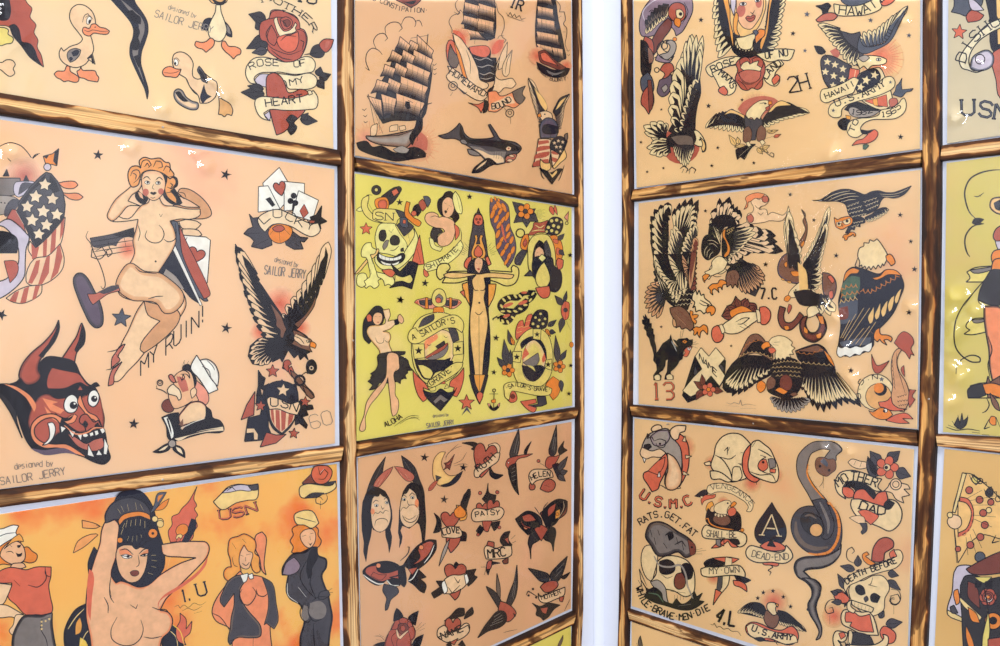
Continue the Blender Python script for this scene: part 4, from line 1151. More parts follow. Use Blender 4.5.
# ---- top row, second column left of the corner
sheet('L', q4('L', (355.4, 0), (571.2, 0), (572.3, 194), (355.4, 155.4)), P_B0, (225, 176, 130),
      'tan flash sheet with tall sailing ships, a dark shark and an eagle on a flag', r'''
@ship_banner_lettering 340 0 3.4
F D 3 190 0 230 -14 276 0 262 14 240 24 220 14
F K 0 220 8 260 0 250 14
T K 2.4 16 0 96 -4 150 14 200 36 300 44 : US_CONSTIPATION*
@clipper_ship_drawing 340 0 3.4
L 3 86 230 100 240 88 210 92 180 110 164 132 172 144 186
L 3 124 168 114 140 128 118 150 114 162 130 152 140
L 3 156 116 154 92 176 76 200 78 212 96 200 108
L 3 208 84 222 60 246 60 258 76 254 92
L 3 256 72 270 70 280 90
Y r 2 104 470 30 60 150 330 15
R _ p 90 470 40
R _ m 262 496 56
Y r 2 262 490 52 78 -90 60 16
F m 0 232 470 262 440 296 470 296 510 240 516
F K 3 56 486 90 480 110 500 140 496 190 520 250 500 290 520 290 534 250 540 190 548 140 536 90 520 64 506
F K 0 60 490 80 484 80 500
A K 2 14 6 -1 - 70 508 120 530 190 548 250 542 296 522
G b q 4 170 470 90 470 88 462 140 462 200 452 250 440 258 436 250 470 228 500 190 498 130 490
F K 3 236 470 256 430 262 400 280 400 278 440 256 470 246 494
l 3 92 466 200 460 244 446
l 2 130 420 106 462
l 2 132 350 134 440
l 2 94 320 146 456
l 3 240 130 300 120
l 3 300 116 262 480
F B 3 120 370 130 300 170 230 200 150 240 150 300 190 310 250 300 330 282 400 240 410 180 410 146 420
Z 262 118 318 172 314 208 254 176 240 136 268 152 262 192 218 172 204 124 240 154 230 186 188 164
Z 250 168 316 202 310 252 236 214 214 168 256 192 246 232 200 208 178 170 214 192 204 222 158 210
Z 226 210 308 246 302 302 212 262 190 212 230 234 220 276 172 252 152 218 190 234 180 270 136 260
Z 206 258 300 296 290 354 190 318 166 264 208 284 198 330 148 306 126 270 168 284 158 322 104 318
Z 190 316 288 350 280 408 180 384 138 318 192 336 184 402 148 400 92 326 140 340 150 410 126 390
l 3 298 116 262 480
l 3 96 320 124 460
P K 0 222 344 236 346 240 368 228 372 220 360
l 3 230 340 248 350
F w 2 170 430 196 424 196 444 168 448
F w 2 200 430 220 426 224 440 204 446
F w 2 106 430 126 420 120 460 104 462
L 4 256 440 286 360 312 350
L 3 262 440 300 330 316 220
F q 2 180 508 210 496 236 508 226 520 190 516
L 2 74 370 82 376 90 368
L 2 78 392 86 398 92 390
L 2 80 412 86 418 94 412
L 2 314 218 320 222 328 216
L 2 316 234 322 238 328 232
L 2 316 250 322 254 328 248
@homeward_bound_drawing 400 0
L 3 340 -20 300 -10 276 20 284 50 300 66 260 80 244 110 260 150 256 170 290 160
L 3 270 60 290 74 300 50 310 60
L 3 440 -20 480 20 490 60 516 90 520 140 508 180 530 200 510 226 488 210 496 180 520 180
F B 3 330 -20 470 -20 480 130 470 200 330 196 316 60
Z 400 -60 470 -30 480 40 390 10 324 -60 400 -40 396 20 320 0
Z 392 16 474 40 480 110 384 80 322 10 398 30 392 90 312 66
Z 384 90 470 110 474 190 376 160 318 76 392 96 388 150 304 120
Z 310 140 390 160 440 204 330 206
l 3 390 -20 372 220
l 3 456 -20 470 180
H w 2 340 40 440 60
H w 2 336 150 420 166
R _ r 300 190 50
R _ r 480 236 44
F r 0 262 150 300 160 330 220 320 236 290 220
F r 0 460 240 490 200 520 200 510 240 480 270 456 270
Y r 2 300 200 30 66 180 330 12
F K 3 340 240 380 230 430 236 450 250 450 290 480 290 480 330 470 380 480 400 440 410 400 400 390 360 370 310 360 270
F r 3 344 236 380 230 440 234 450 262 430 286 390 282 356 266
H r 3 360 250 400 262 430 250
H q 6 370 290 400 300 430 290 460 304
H q 6 384 330 410 336 440 326 470 336
H q 6 396 366 420 374 450 364 472 374
H q 5 400 390 430 396 460 388
F r 4 240 206 256 200 290 250 300 290 280 330 260 346 246 320 236 300
F T 4 250 220 270 260 296 300 280 340 250 330 240 290
F O 3 262 176 280 220 316 290 340 390 320 400 300 330 280 260
F w 4 262 166 300 190 340 246 370 300 390 350 400 400 420 410 440 420 436 440 410 446 370 430 340 400 320 340 300 270 276 220
L 3 330 250 350 310 350 370
F w 4 520 260 500 300 484 340 476 380 500 400 530 396 560 392 580 420 560 440 520 440 500 460 460 470 440 460 470 420 474 360 490 300
F w 3 536 210 500 280 490 350 510 340 530 290
F w 3 560 250 530 290 510 340 520 380 536 380 550 320
L 3 556 260 536 300 524 370
F w 4 236 330 260 340 300 370 340 400 380 430 430 460 440 480 410 504 380 500 330 470 280 430 230 384 246 356
F w 0 250 340 300 376 350 420 400 450 432 470 410 496 380 490 320 450 280 410 246 380
T K 5 30 1 240 366 290 396 340 440 420 486 : HOMEWARD
F K 3 440 450 470 430 450 470 430 480
F r 4 400 556 390 540 340 514 390 522 430 500 420 530 404 566
F f 4 440 460 480 456 500 480 560 462 580 510 600 520 570 540 530 530 480 560 440 556 440 520
F w 0 456 520 500 500 550 480 576 516 530 524 480 550 450 550
T K 5 28 1 456 546 500 540 560 504 : BOUND
F T 4 560 460 600 440 626 430 610 470 626 490 600 520 580 510
F K 3 420 500 440 510 430 560 414 566
C - 4 264 430 22
C - 3 264 428 10
L 3 250 480 262 462
L 4 290 440 320 470 334 460
C - 4 548 566 20
C - 3 548 564 9
l 3 552 586 552 620
L 4 520 540 536 560
@shark_drawing 400 129
G K G 5 400 60 190 34 240 20 280 -10 296 -30 310 -10 320 20 350 46 400 50 450 46 470 40 440 -20 450 -24 480 20 500 50 540 60 580 70 606 96 600 110 584 124 540 130 520 150 524 170 480 178 440 168 400 130 360 100 330 80 300 60 270 48 220 48
F K 0 300 -20 330 44 400 54 460 56 540 66 604 96 596 106 540 110 460 90 360 76 300 44
F g 0 346 86 400 92 440 112 500 112 530 114 520 150 522 168 480 174 440 162 400 126
F S 0 370 100 410 110 450 130 500 134 516 150 518 166 480 170 440 158 404 124
F m 4 530 140 560 124 584 128 574 150 540 168 526 166
F w 3 540 134 556 128 574 136 560 142
F w 3 530 160 544 150 564 154 556 164
F w 4 526 96 540 86 556 92 552 106 532 108
C R 0 542 97 5
L 3 470 114 468 144
L 3 482 116 480 148
L 3 494 118 492 150
L 3 506 120 504 150
F K 5 440 146 400 170 370 196 358 220 400 216 440 190 480 172
F w 0 434 156 400 180 376 206 420 176
F g 5 336 100 360 104 390 120 404 134 370 134 344 124
F g 5 300 54 320 52 340 74 320 76 304 68
@sheet_number 400 0
T K 8 50 1 540 30 580 46 608 56 : 1R
@signature 400 0
L 3 530 64 540 80 550 62 560 84 572 70 580 90 596 78 606 98 628 90
L 2 536 80 560 88 590 100 620 108
@shamrock_ship_drawing 400 0
L 3 740 -20 776 0 800 30 796 60 820 60 826 100 816 120 832 140 830 190 824 220 836 250
L 3 776 30 760 10
L 3 806 80 790 90
L 3 826 160 812 160
F B 3 690 -30 756 -30 790 100 820 240 826 300 800 310 740 290 690 250 676 180
Z 690 -40 752 -20 770 40 684 20 684 30 764 46 780 106 680 84
Z 682 90 772 106 788 170 678 146 680 156 790 176 806 236 676 210
Z 680 218 760 236 770 280 690 256 756 236 812 246 824 306 766 286
l 3 712 -20 700 240
l 3 762 60 790 290
R _ r 686 280 44
R _ r 826 330 32
Y r 2 690 290 30 60 120 260 12
Y r 2 832 330 8 28 -80 60 12
F K 3 680 310 720 330 770 350 830 340 848 344 830 376 780 388 730 376 696 350
F D 3 690 260 720 250 760 290 800 320 830 340 800 350 740 330 700 310
F r 3 700 270 720 262 760 300 790 330 750 316 710 300
F g 0 730 350 770 366 820 356 780 376 740 366
L 2 700 340 760 370
T K 2.5 20 1 672 326 710 370 760 406 846 400 : *SPEED*BOUNTY*
L 2 830 250 840 256 848 248
L 2 832 272 842 278 848 270
@eagle_flag_drawing 400 0
W w T 9 3 700 620 710 560 716 540 / 700 640 690 600 690 560 680 520 664 480 640 390
F B 3 640 392 680 450 720 500 734 540 726 570 706 560 680 500
F c 0 670 440 720 500 734 540 726 556 700 520
W w T 9 3 790 640 780 590 770 560 / 804 640 808 600 814 560 820 520 834 490 846 470
F B 3 846 470 800 490 776 530 764 560 780 580 804 550 820 510
F c 0 830 486 800 506 776 550 790 540
F w 4 686 570 700 560 730 556 756 570 760 600 750 650 700 650 706 600 696 586
F O 3 684 574 700 566 706 584 690 586
C K 0 722 572 4
G v U 4 740 630 700 620 730 590 770 600 790 640 780 690 700 690
@flag_shield_drawing 400 129
F N 4 710 0 720 -20 790 -10 790 20 750 26 716 20
F w 5 690 50 740 50 760 60 750 130 740 190 700 184 660 190 676 140
F R 0 690 60 740 56 744 70 690 80
F R 0 684 94 746 84 748 100 680 114
F R 0 674 130 746 112 744 130 668 150
F R 0 666 168 740 150 740 170 664 188
F w 5 750 100 800 100 790 150 760 190
F R 0 756 110 796 116 790 130 756 122
F R 0 758 140 788 150 778 166 760 160
F N 4 756 60 800 36 836 60 820 100 800 130 770 110 750 100
X w 0 0 .45 770 70 10 790 60 10 812 66 10 780 90 10 800 90 10 800 112 8
L 4 750 20 750 200
F T 4 820 30 836 20 836 50 826 60
F c 4 700 150 720 170 750 170 750 200 720 210 700 190
F c 4 820 100 830 140 800 170 770 200 760 190 790 150
F K 5 696 196 730 210 750 220 790 200 810 200 790 230 758 276 730 240
F c 0 740 214 758 230 780 206 784 214 760 244
L 4 700 200 710 240 720 250
L 4 820 180 800 240 790 260
''')
# ---- middle row, second column left of the corner
sheet('L', q4('L', (355.4, 173.4), (571.6, 207.8), (572.2, 405.6), (356.8, 441)), P_B1, (230, 216, 120),
      'yellow flash sheet with skull and crossbones, winged woman, hula dancer and lifebuoys', r'''
@skull_anchor_drawing 355 170 7.976
L 6 140 200 100 200 70 240 60 300 90 370 150 400
C B 6 170 160 38
C y 4 170 158 14
F w 5 10 320 40 296 80 300 80 320 30 330
F y 6 110 200 60 230 50 290 80 360 130 400 200 420 320 430 330 420 200 390 130 340 100 290 110 230
L 4 100 250 160 360
F B 5 210 210 350 130 372 150 360 180 270 280 230 260
F r 4 290 170 330 146 350 180 310 210
F O 5 160 240 200 220 250 220 270 260 260 310 220 320 170 300
G R r 3 220 270 190 250 240 240 256 270 240 310 200 310 184 280
F y 6 150 320 260 310 330 316 400 340 380 370 340 400 330 430 220 420 140 390
T N 9 60 1 150 392 230 400 314 404 : SN
F G 4 320 316 400 340 420 370 360 380 340 350
F w 6 200 430 260 424 320 430 350 470 380 520 410 560 416 620 410 660 360 690 260 670 180 650 166 600 160 530
F B 5 190 520 210 480 240 480 250 530 230 570 200 560
F B 5 280 550 310 520 350 540 350 590 310 600 286 590
F g 4 220 610 250 560 270 560 256 610 230 640
F B 4 364 630 386 620 390 650 366 650
L 5 270 480 290 500
L 5 290 500 306 470
L 6 280 640 310 640 350 606
L 4 400 550 420 580 424 620
F y 4 320 440 380 430 460 460 470 600 450 800 400 850 430 700 410 580 360 510
L 4 420 500 450 620
F G 4 330 440 400 400 470 450 440 490 390 530
F v 5 360 376 420 380 424 460 366 450
F r 3 384 394 406 400 404 430 380 424
F O 6 398 300 410 250 440 260 430 330 470 380 510 400 530 420 510 450 480 440 430 400 400 370
F K 5 470 290 500 270 530 320 500 370 480 350 460 320
C r 6 470 346 22
F R 5 508 260 540 230 570 290 540 330 520 300
F v 5 544 210 580 210 604 240 580 300 560 260
X K 0 0 .4 356 258 30
X r 5 0 .45 88 470 52
@skull_jaw_drawing 340 160 3.846
F w 3 140 350 160 380 200 390 240 370 250 350 270 320 286 290 284 260 300 300 290 350 260 390 220 420 160 420 134 390
F N 3 146 356 170 370 206 374 240 358 250 366 240 390 200 404 160 400 142 380
F W 2 150 360 176 372 206 376 236 366 236 378 200 388 166 384 150 374
l 2 160 366 162 384
l 2 174 372 174 388
l 2 190 374 190 390
l 2 206 374 206 388
l 2 222 370 224 384
F W 2 154 386 180 396 204 398 230 388 224 400 196 406 164 400
l 2 176 394 176 402
l 2 196 398 196 406
F c 3 56 438 100 384 146 340 150 350 104 396 64 438
P r 3 306 288 324 400 272 408
L 3 296 340 310 396
@crossbones_drawing 340 160 3.846
F w 3 84 342 100 320 120 318 124 336 140 344 134 360 116 364 130 400 144 434 164 440 160 456 146 464 150 480 132 494 116 484 100 494 90 480 96 460 114 450 110 410 100 376 84 372
F w 3 70 440 96 436 104 456 92 466 100 480 84 490 66 480 64 462
F w 3 140 430 180 440 200 446 210 470 200 486 186 478 172 484 164 460 146 450
F r 3 160 424 196 420 214 432 200 450 176 440
L 2 120 380 126 400
L 2 116 420 122 440
F N 4 196 400 230 430 250 410 270 390 300 400 276 496 240 484 190 492 230 460 216 440
F y 3 212 440 240 450 270 440 280 460 268 474 240 466 210 470
@shipmate_girl_drawing 355 170 7.976
F s 6 700 370 740 380 790 410 800 480 780 560 740 600 680 606 650 560 680 510 716 490 700 470 640 460 580 430 556 390 570 350 620 336 660 356 670 376
L 5 600 376 640 366 670 380
F B 5 620 460 680 470 700 490 660 520 660 580 630 570 600 520
F w 5 590 540 620 550 640 600 700 620 680 650 610 620
F K 6 700 370 660 310 664 240 700 210 720 180 760 170 790 200 800 260 810 320 830 380 800 420 770 380
F s 4 700 250 740 216 780 240 790 310 770 360 740 380 704 360 694 310
L 4 710 260 726 270
L 4 744 280 770 296
F K 0 710 326 728 320 736 336 720 348
L 4 744 300 734 316 744 322
F r 5 790 430 826 460 830 520 800 560 800 500
F w 6 780 200 800 170 830 210 856 320 850 350 820 346 790 290
L 4 810 200 840 330
L 5 836 460 850 520 830 600 780 640
F r 5 546 790 570 800 590 840 570 856 550 840
F w 6 560 750 640 720 720 680 790 620 840 560 862 600 840 660 780 720 700 770 620 800 570 806 548 776
T K 6 38 0 572 796 640 770 740 710 800 660 846 600 : SHIPMATE*
@winged_woman_drawing 400 258
P K 4 392 -250 400 -226 384 -226
F G 5 366 -190 380 -224 400 -224 416 -190 420 -150 430 -80 440 0 340 0 350 -90 362 -150
F r 4 368 -190 380 -216 402 -216 414 -190 408 -166 376 -166
C D 0 382 -194 7
C D 0 400 -194 7
C D 0 391 -178 7
F h 4 370 -112 384 -116 388 -96 380 -70 400 -70 396 -96 402 -116 416 -112 410 -96 420 -60 428 -20 420 0 360 0 356 -30 366 -60 376 -96
F r 5 372 -40 390 -64 410 -40 410 -14 390 -4 372 -14
Y K 3 390 10 70 110 200 245 8
Y K 3 390 10 70 110 -20 -65 8
F r 5 320 40 336 0 360 -10 350 40 340 60
F r 5 440 40 456 30 440 -10 424 0
F y 6 230 90 200 110 184 90 190 40 210 28 240 30 250 50 230 70 300 66 350 70 370 90 420 90 430 70 500 66 560 70 556 50 566 36 590 50 590 100 570 130 530 140 480 120 440 110 340 110 290 124 210 124
F N 5 340 40 360 10 420 10 440 50 450 80 440 240 450 400 440 560 420 650 360 650 350 560 344 400 350 200 340 120
F h 5 310 130 340 120 350 240 320 180
F h 5 440 130 480 130 470 190 440 250
F r 4 300 170 320 160 326 200
F c 5 380 84 350 90 300 100 230 96 216 84 240 74 330 76 370 78 384 80 400 80 440 74 540 80 570 84 560 100 500 100 440 98 420 100 428 150 420 200 430 250 440 320 424 440 414 560 410 650 380 650 366 520 350 380 350 280 360 220 364 150 360 110
F s 4 374 10 390 -6 412 8 410 50 396 78 376 60
L 3 378 26 386 26
L 3 396 26 406 26
F R 0 384 52 396 50 400 58 390 62
L 4 394 290 396 650
L 4 374 270 394 284 414 266
L 4 364 140 372 160 392 162
L 4 400 162 420 160 428 140
C K 0 396 224 5
@winged_woman_drawing 400 387
F N 5 346 -60 440 -60 430 -20 410 50 398 86 384 60 360 0
F h 0 370 -60 424 -60 410 -10 398 30 380 -10
F r 4 382 40 398 24 414 34 398 84
L 3 397 -60 397 24
@rope_drawing 465 180 7.976
F U 5 200 160 270 150 340 200 356 300 360 370 396 460 406 560 380 640 340 700 290 620 250 540 240 420 206 340 196 220
E O 2.5 240 220 40 18.900000000000002 -60
E O 2.5 220 270 40 16.200000000000003 -70
E O 2.5 270 200 36 16.200000000000003 60
E O 2.5 310 220 40 16.200000000000003 66
E O 2.5 280 250 36 13.5 -60
E O 2.5 334 290 40 14.850000000000001 -70
E O 2.5 250 310 36 16.200000000000003 -64
E O 2.5 300 320 36 13.5 -60
E r 0 300 400 50 9 80
E r 0 314 460 40 8 70
E O 2.5 270 360 36 14.850000000000001 -60
E O 2.5 340 380 36 14.850000000000001 -70
E O 2.5 262 430 38 16.200000000000003 -70
E O 2.5 290 480 36 13.5 -60
E O 2.5 344 440 34 13.5 -60
E O 2.5 370 480 34 14.850000000000001 -70
E O 2.5 270 520 36 16.200000000000003 -60
E O 2.5 330 530 34 13.5 -60
E O 2.5 380 560 34 14.850000000000001 -70
E O 2.5 300 580 34 14.850000000000001 -60
E O 2.5 350 610 34 14.850000000000001 -70
E O 2.5 330 650 34 12.15 -60
E O 2.5 210 160 20 10.8 80
E O 2.5 240 150 18 9.450000000000001 70
E O 2.5 268 160 16 9.450000000000001 70
@yellow_flower_drawing 465 180 7.976
V G 480 270 380 176 90
V G 480 270 390 340 80
V G 490 280 490 376 70
V G 500 270 580 330 80
V G 500 270 560 230 50
V G 480 270 480 222 50
Q O G 480 250 64
Y K 3 500 270 70 140 -20 20 8
@lady_medallion_drawing 465 180 7.976
F r 4 670 240 676 210 690 210 710 270 700 280
F r 4 706 230 716 200 730 230 736 280
F R 5 500 440 540 380 550 340 600 340 660 320 640 420 580 420 540 440
H w 8 560 360 600 380 630 360
H w 8 530 410 580 400 640 400
F N 5 640 380 690 300 750 300 780 330 750 430 700 440 640 420
C y 0 690 326 13
C y 0 730 320 13
C y 0 664 378 13
C y 0 706 364 13
C y 0 744 376 13
C y 0 690 404 13
C y 0 730 416 13
C y 0 650 412 10
C y 0 766 336 9
F p 4 790 300 826 250 820 330
C - 5 810 344 12
F O 5 660 450 720 440 760 480 780 560 760 640 720 640 700 520
F r 3 700 470 740 480 740 510 710 500
F r 3 730 540 756 550 750 600 730 590
V G 740 480 790 430 40
V G 750 560 790 600 40
C - 10 440 424 34
F G 6 400 620 470 540 500 560 460 640 440 680 400 670
F O 6 440 520 470 440 500 430 510 470 490 560 450 550
F R 4 460 510 480 466 496 500 476 536
F y 6 500 600 500 520 540 450 600 430 660 440 700 500 720 600 720 680 680 780 580 800 510 720
F K 5 540 680 540 600 560 520 590 480 620 500 640 560 640 620 620 680
F s 4 560 640 560 560 590 530 624 560 620 640 590 670
L 3 570 580 584 580
L 3 598 590 614 596
F K 0 574 626 596 620 590 634
F G 4 630 500 650 480 680 560 680 620 650 630
L 4 650 500 664 610
@wave_lady_drawing 400 258
F N 4 670 0 720 -10 760 0 770 40 800 60 804 140 780 170 740 160 690 130 660 60
F y 4 700 40 720 20 740 60 750 110 730 150 690 140 676 100
F w 3 690 0 710 -20 730 0 710 20
F G 4 620 90 650 60 670 90
F r 4 676 150 700 146 746 140 750 170 740 196 710 200 690 180
F r 4 780 20 790 0 816 10 810 50 790 60
@rope_knot_drawing 465 290 7.976
H K 50 500 10 560 20 530 60 490 90 440 130 390 180 340 250 300 250 290 200 220 240
H K 50 540 30 460 30 420 60 360 60 300 90 280 130 300 160 360 190 380 210
H K 50 500 60 480 130 420 170 360 170 320 150
E r 0 340 120 46 14 -20
E r 0 460 100 40 14 -20
E r 0 330 206 30 12 -20
E r 0 470 20 24 10 0
E y 0 310 80 20 9 50
E y 0 350 60 20 9 50
E y 0 400 50 20 9 50
E y 0 440 50 20 9 50
E y 0 490 60 18 9 40
E y 0 540 30 18 8 -50
E y 0 520 80 18 8 -50
E y 0 290 130 18 9 60
E y 0 300 170 18 8 0
E y 0 350 170 18 8 20
E y 0 400 170 18 9 20
E y 0 440 150 18 9 20
E y 0 480 120 18 9 0
E y 0 270 200 18 9 -40
E y 0 240 236 20 10 -40
E y 0 300 250 18 9 60
E y 0 340 256 18 9 60
E y 0 380 220 18 9 40
@red_flower_drawing 465 290 7.976
V G 780 120 716 46 50
V G 790 100 810 10 30
V G 780 220 756 336 50
L 3 800 230 840 320
L 3 810 220 850 250
F r 5 790 90 826 100 830 160 816 230 790 240 770 200 766 140
C G 4 800 160 16
L 3 770 150 830 170
L 3 800 100 800 230
E O 3 848 436 16 22 0
@lifebuoy_large_drawing 355 290 7.976
F p 5 472 100 490 80 530 70 570 60 600 70 700 64 770 70 830 80 850 100 830 120 780 150 740 140 700 130 650 150 600 150 560 150 510 120
F G 4 510 84 610 76 610 120 520 116
F G 4 710 80 820 84 810 120 720 126
F r 0 474 100 500 84 506 116
F r 0 820 90 846 100 820 116
F O 5 560 60 580 60 584 150 556 150
F O 5 750 60 772 64 770 150 750 150
F y 6 610 70 630 10 660 -10 700 0 724 50 720 110 690 134 640 130 616 106
F g 4 640 60 670 30 700 60 690 100 650 96
C r 4 664 82 22
F O 4 626 140 700 140 710 180 620 180
F y 6 460 300 520 220 600 186 700 180 780 210 850 300 864 420 860 560 800 680 700 740 640 760 560 740 480 640 450 500 450 400
G S y 5 620 440 560 440 590 360 660 320 740 330 780 400 790 500 750 590 690 640 640 650 590 620 560 560 550 500
F f 0 554 410 650 350 660 380 600 430 560 480
F g 4 560 540 740 430 740 470 700 530 600 556
F R 4 560 534 736 420 740 432 566 548
F B 4 640 450 710 404 716 430 660 470
F N 4 570 560 640 560 700 560 760 540 740 600 690 640 640 650 590 620
F y 0 620 560 660 580 700 560 690 590 640 590
L 4 570 430 590 444 606 432
L 4 706 364 722 380 738 372
F G 4 504 300 540 230 626 190 630 230 580 270
F G 4 740 300 800 310 830 400 780 420
F B 4 470 550 510 560 540 640 600 700 560 700 500 640
F y 5 456 430 550 430 556 540 470 550
F y 5 780 420 860 410 860 510 780 520
X K 0 0 .42 506 484 34 818 466 32
F y 6 420 370 440 320 480 300 500 330 600 280 700 220 800 200 860 250 864 310 850 340 800 306 720 306 600 370 480 430 430 410
T K 7 46 0 456 402 560 360 680 290 800 262 : A_SAILOR'S
@anchor_base_drawing 355 365 7.976
F r 6 460 40 490 80 560 150 590 200 540 180 570 270 540 294 500 240 470 140
F r 6 866 20 820 80 760 130 750 170 790 180 780 240 810 254 840 200 866 100
F N 5 480 -40 700 -40 780 -30 760 20 640 60 600 110 550 110 500 30
F y 5 500 0 540 0 620 60 600 110 550 100
F N 6 540 200 600 220 640 220 680 190 740 220 800 200 810 180 780 240 680 366 560 250
F g 4 620 290 680 234 740 276 710 300 680 276 640 310
F y 4 590 190 640 170 640 200 600 210
F y 4 710 190 730 150 750 180
F r 4 660 150 710 116 720 150
F y 6 580 130 640 90 720 30 800 -20 860 -20 850 20 800 70 720 120 620 176 580 170
T K 7 46 0 600 168 690 114 800 20 : GRAVE*
@hula_dancer_drawing 355 290 7.976
F N 5 160 130 200 130 230 170 230 230 200 290 140 300 110 330 130 400 110 430 70 390 60 310 70 240 110 180
G a S 5 180 420 220 160 270 150 280 200 260 250 310 240 330 260 280 310 220 330 270 340 284 380 270 420 290 480 310 520 200 510 190 480 150 430 110 380 90 330 110 290 160 280 200 280 240 260 230 200
F s 4 146 200 170 180 210 190 214 240 190 276 160 276 140 240
L 3 154 212 170 212
L 3 186 212 204 212
F R 0 168 254 190 252 184 264
F r 4 90 210 110 190 130 210 130 250 100 254
F N 5 310 240 340 230 350 270 320 280
F s 5 340 210 356 192 380 220 386 250 370 270 346 250
L 4 160 380 180 420 220 420 230 380
L 4 234 400 260 416 280 400
F B 5 180 520 240 500 300 490 400 490 396 510 350 520 420 560 430 600 460 640 400 640 380 620 400 700 300 740 200 740 120 700 180 600
@hula_dancer_drawing 355 365 7.976
F B 5 190 -60 360 -60 420 -20 440 20 400 20 420 60 400 80 410 110 370 110 360 150 330 130 250 100 230 80 200 130 160 190 110 200 140 160 100 130 150 90 120 70 170 30
L 3 170 20 150 90
L 3 200 30 170 150
L 3 380 20 390 60
F s 5 260 -90 300 -100 340 -80 350 -20 350 30 310 60 320 160 320 240 344 280 330 390 300 410 290 380 280 280 270 200 260 100 240 160 170 260 120 320 80 420 80 510 60 530 36 520 40 480 70 400 90 300 140 220 240 100 250 0
L 4 310 60 330 30
@aloha_lettering 355 365 7.976
T K 7 40 0 236 496 300 470 380 420 : ALOHA
L 4 310 490 380 440 440 406 510 406
L 3 350 474 420 430 510 420
L 3 400 440 470 416 516 440
@designer_stamp 355 365 7.976
T g 4 26 0 620 420 690 412 746 408 : designed_by
T g 7 36 0 570 502 680 486 790 470 : SAILOR_JERRY
@red_star_drawing 355 365 7.976
F v 0 846 404 890 330 926 394 890 360
X r 5 0 .42 888 300 66
@lifebuoy_small_drawing 465 290 7.976
F r 5 400 370 430 250 460 240 470 290 500 200 530 190 540 220 520 310 450 360 410 400
H y 9 420 300 460 290
H y 9 410 340 450 330
H y 9 480 250 530 240
H y 9 460 300 520 280
F N 5 510 290 540 200 580 160 650 170 660 210 640 300 570 310
C y 0 560 220 10
C y 0 600 190 10
C y 0 590 240 10
C y 0 540 270 11
C y 0 636 230 10
C y 0 620 270 11
C y 0 580 290 11
V G 660 290 726 240 40
V G 670 330 720 340 40
V O 640 310 680 370 30
V G 370 440 340 320 40
V O 390 440 360 370 30
F y 5 380 520 400 450 450 360 520 310 600 310 660 360 690 450 700 550 680 680 620 760 540 780 440 760 390 680
G S y 4 540 560 460 560 470 480 510 410 570 400 620 450 640 540 620 640 560 720 500 720 460 660
F N 4 440 430 480 390 540 370 600 400 640 470 650 560 630 500 600 440 550 400 500 420 450 470
F r 0 460 500 480 460 510 510 450 560
F r 0 610 560 630 500 640 560 620 580
F g 4 460 580 580 500 590 560 540 620
F N 4 450 600 520 610 600 600 640 620 600 690 540 730 480 690
F y 0 490 600 540 610 560 650 520 620
F y 5 376 490 450 490 440 580 376 570
F y 5 640 560 690 550 690 640 640 620
F y 5 540 310 604 310 600 400 540 390
X K 0 0 .42 410 534 28 660 594 26 572 354 24
V G 330 600 310 400 60
V G 320 620 256 540 50
V G 360 600 360 480 40
Q O G 340 640 54
V G 740 580 720 370 50
V G 760 560 806 480 40
Q O G 748 610 50
@sailors_grave_banner_drawing 465 350 7.976
F O 4 640 280 700 210 760 260 740 360 700 400 660 340
L 3 700 340 700 390
V G 760 240 770 330 40
F G 5 570 370 640 370 650 430 600 450 500 446 580 430
F r 5 438 410 500 400 560 390 570 420 500 440 570 460 550 496 520 490 470 450
F r 5 320 340 340 300 400 340 410 400 370 420 340 400
C D 3 378 370 18
F y 5 310 330 310 280 360 256 440 260 560 290 650 290 690 310 680 350 600 366 500 350 400 330 370 330 350 400 320 380
T K 6 32 0 330 322 400 290 520 320 680 330 : *SAILOR'S*GRAVE*
@anchor_drawing 465 350 7.976
C - 6 230 322 12
l 12 230 336 226 460
l 8 192 350 262 350
F O 3 206 400 240 390 244 420 210 420
F K 5 178 430 200 440 220 466 250 450 276 420 270 450 230 484 196 466
F p 3 176 424 200 430 190 460
F p 3 256 436 276 420 268 460
@star_drawing 355 290 7.976
X K 0 .2 .35 358 78 34
@star_drawing 465 180 7.976
X K 0 0 .45 34 134 24 836 600 22
@star_drawing 465 290 7.976
X K 0 .1 .4 246 382 28 842 602 20
@star_drawing 465 350 7.976
X K 0 .1 .4 228 178 24 826 348 20
@star_drawing 400 258
X K 0 .1 .4 124 126 20 4 210 16
''')

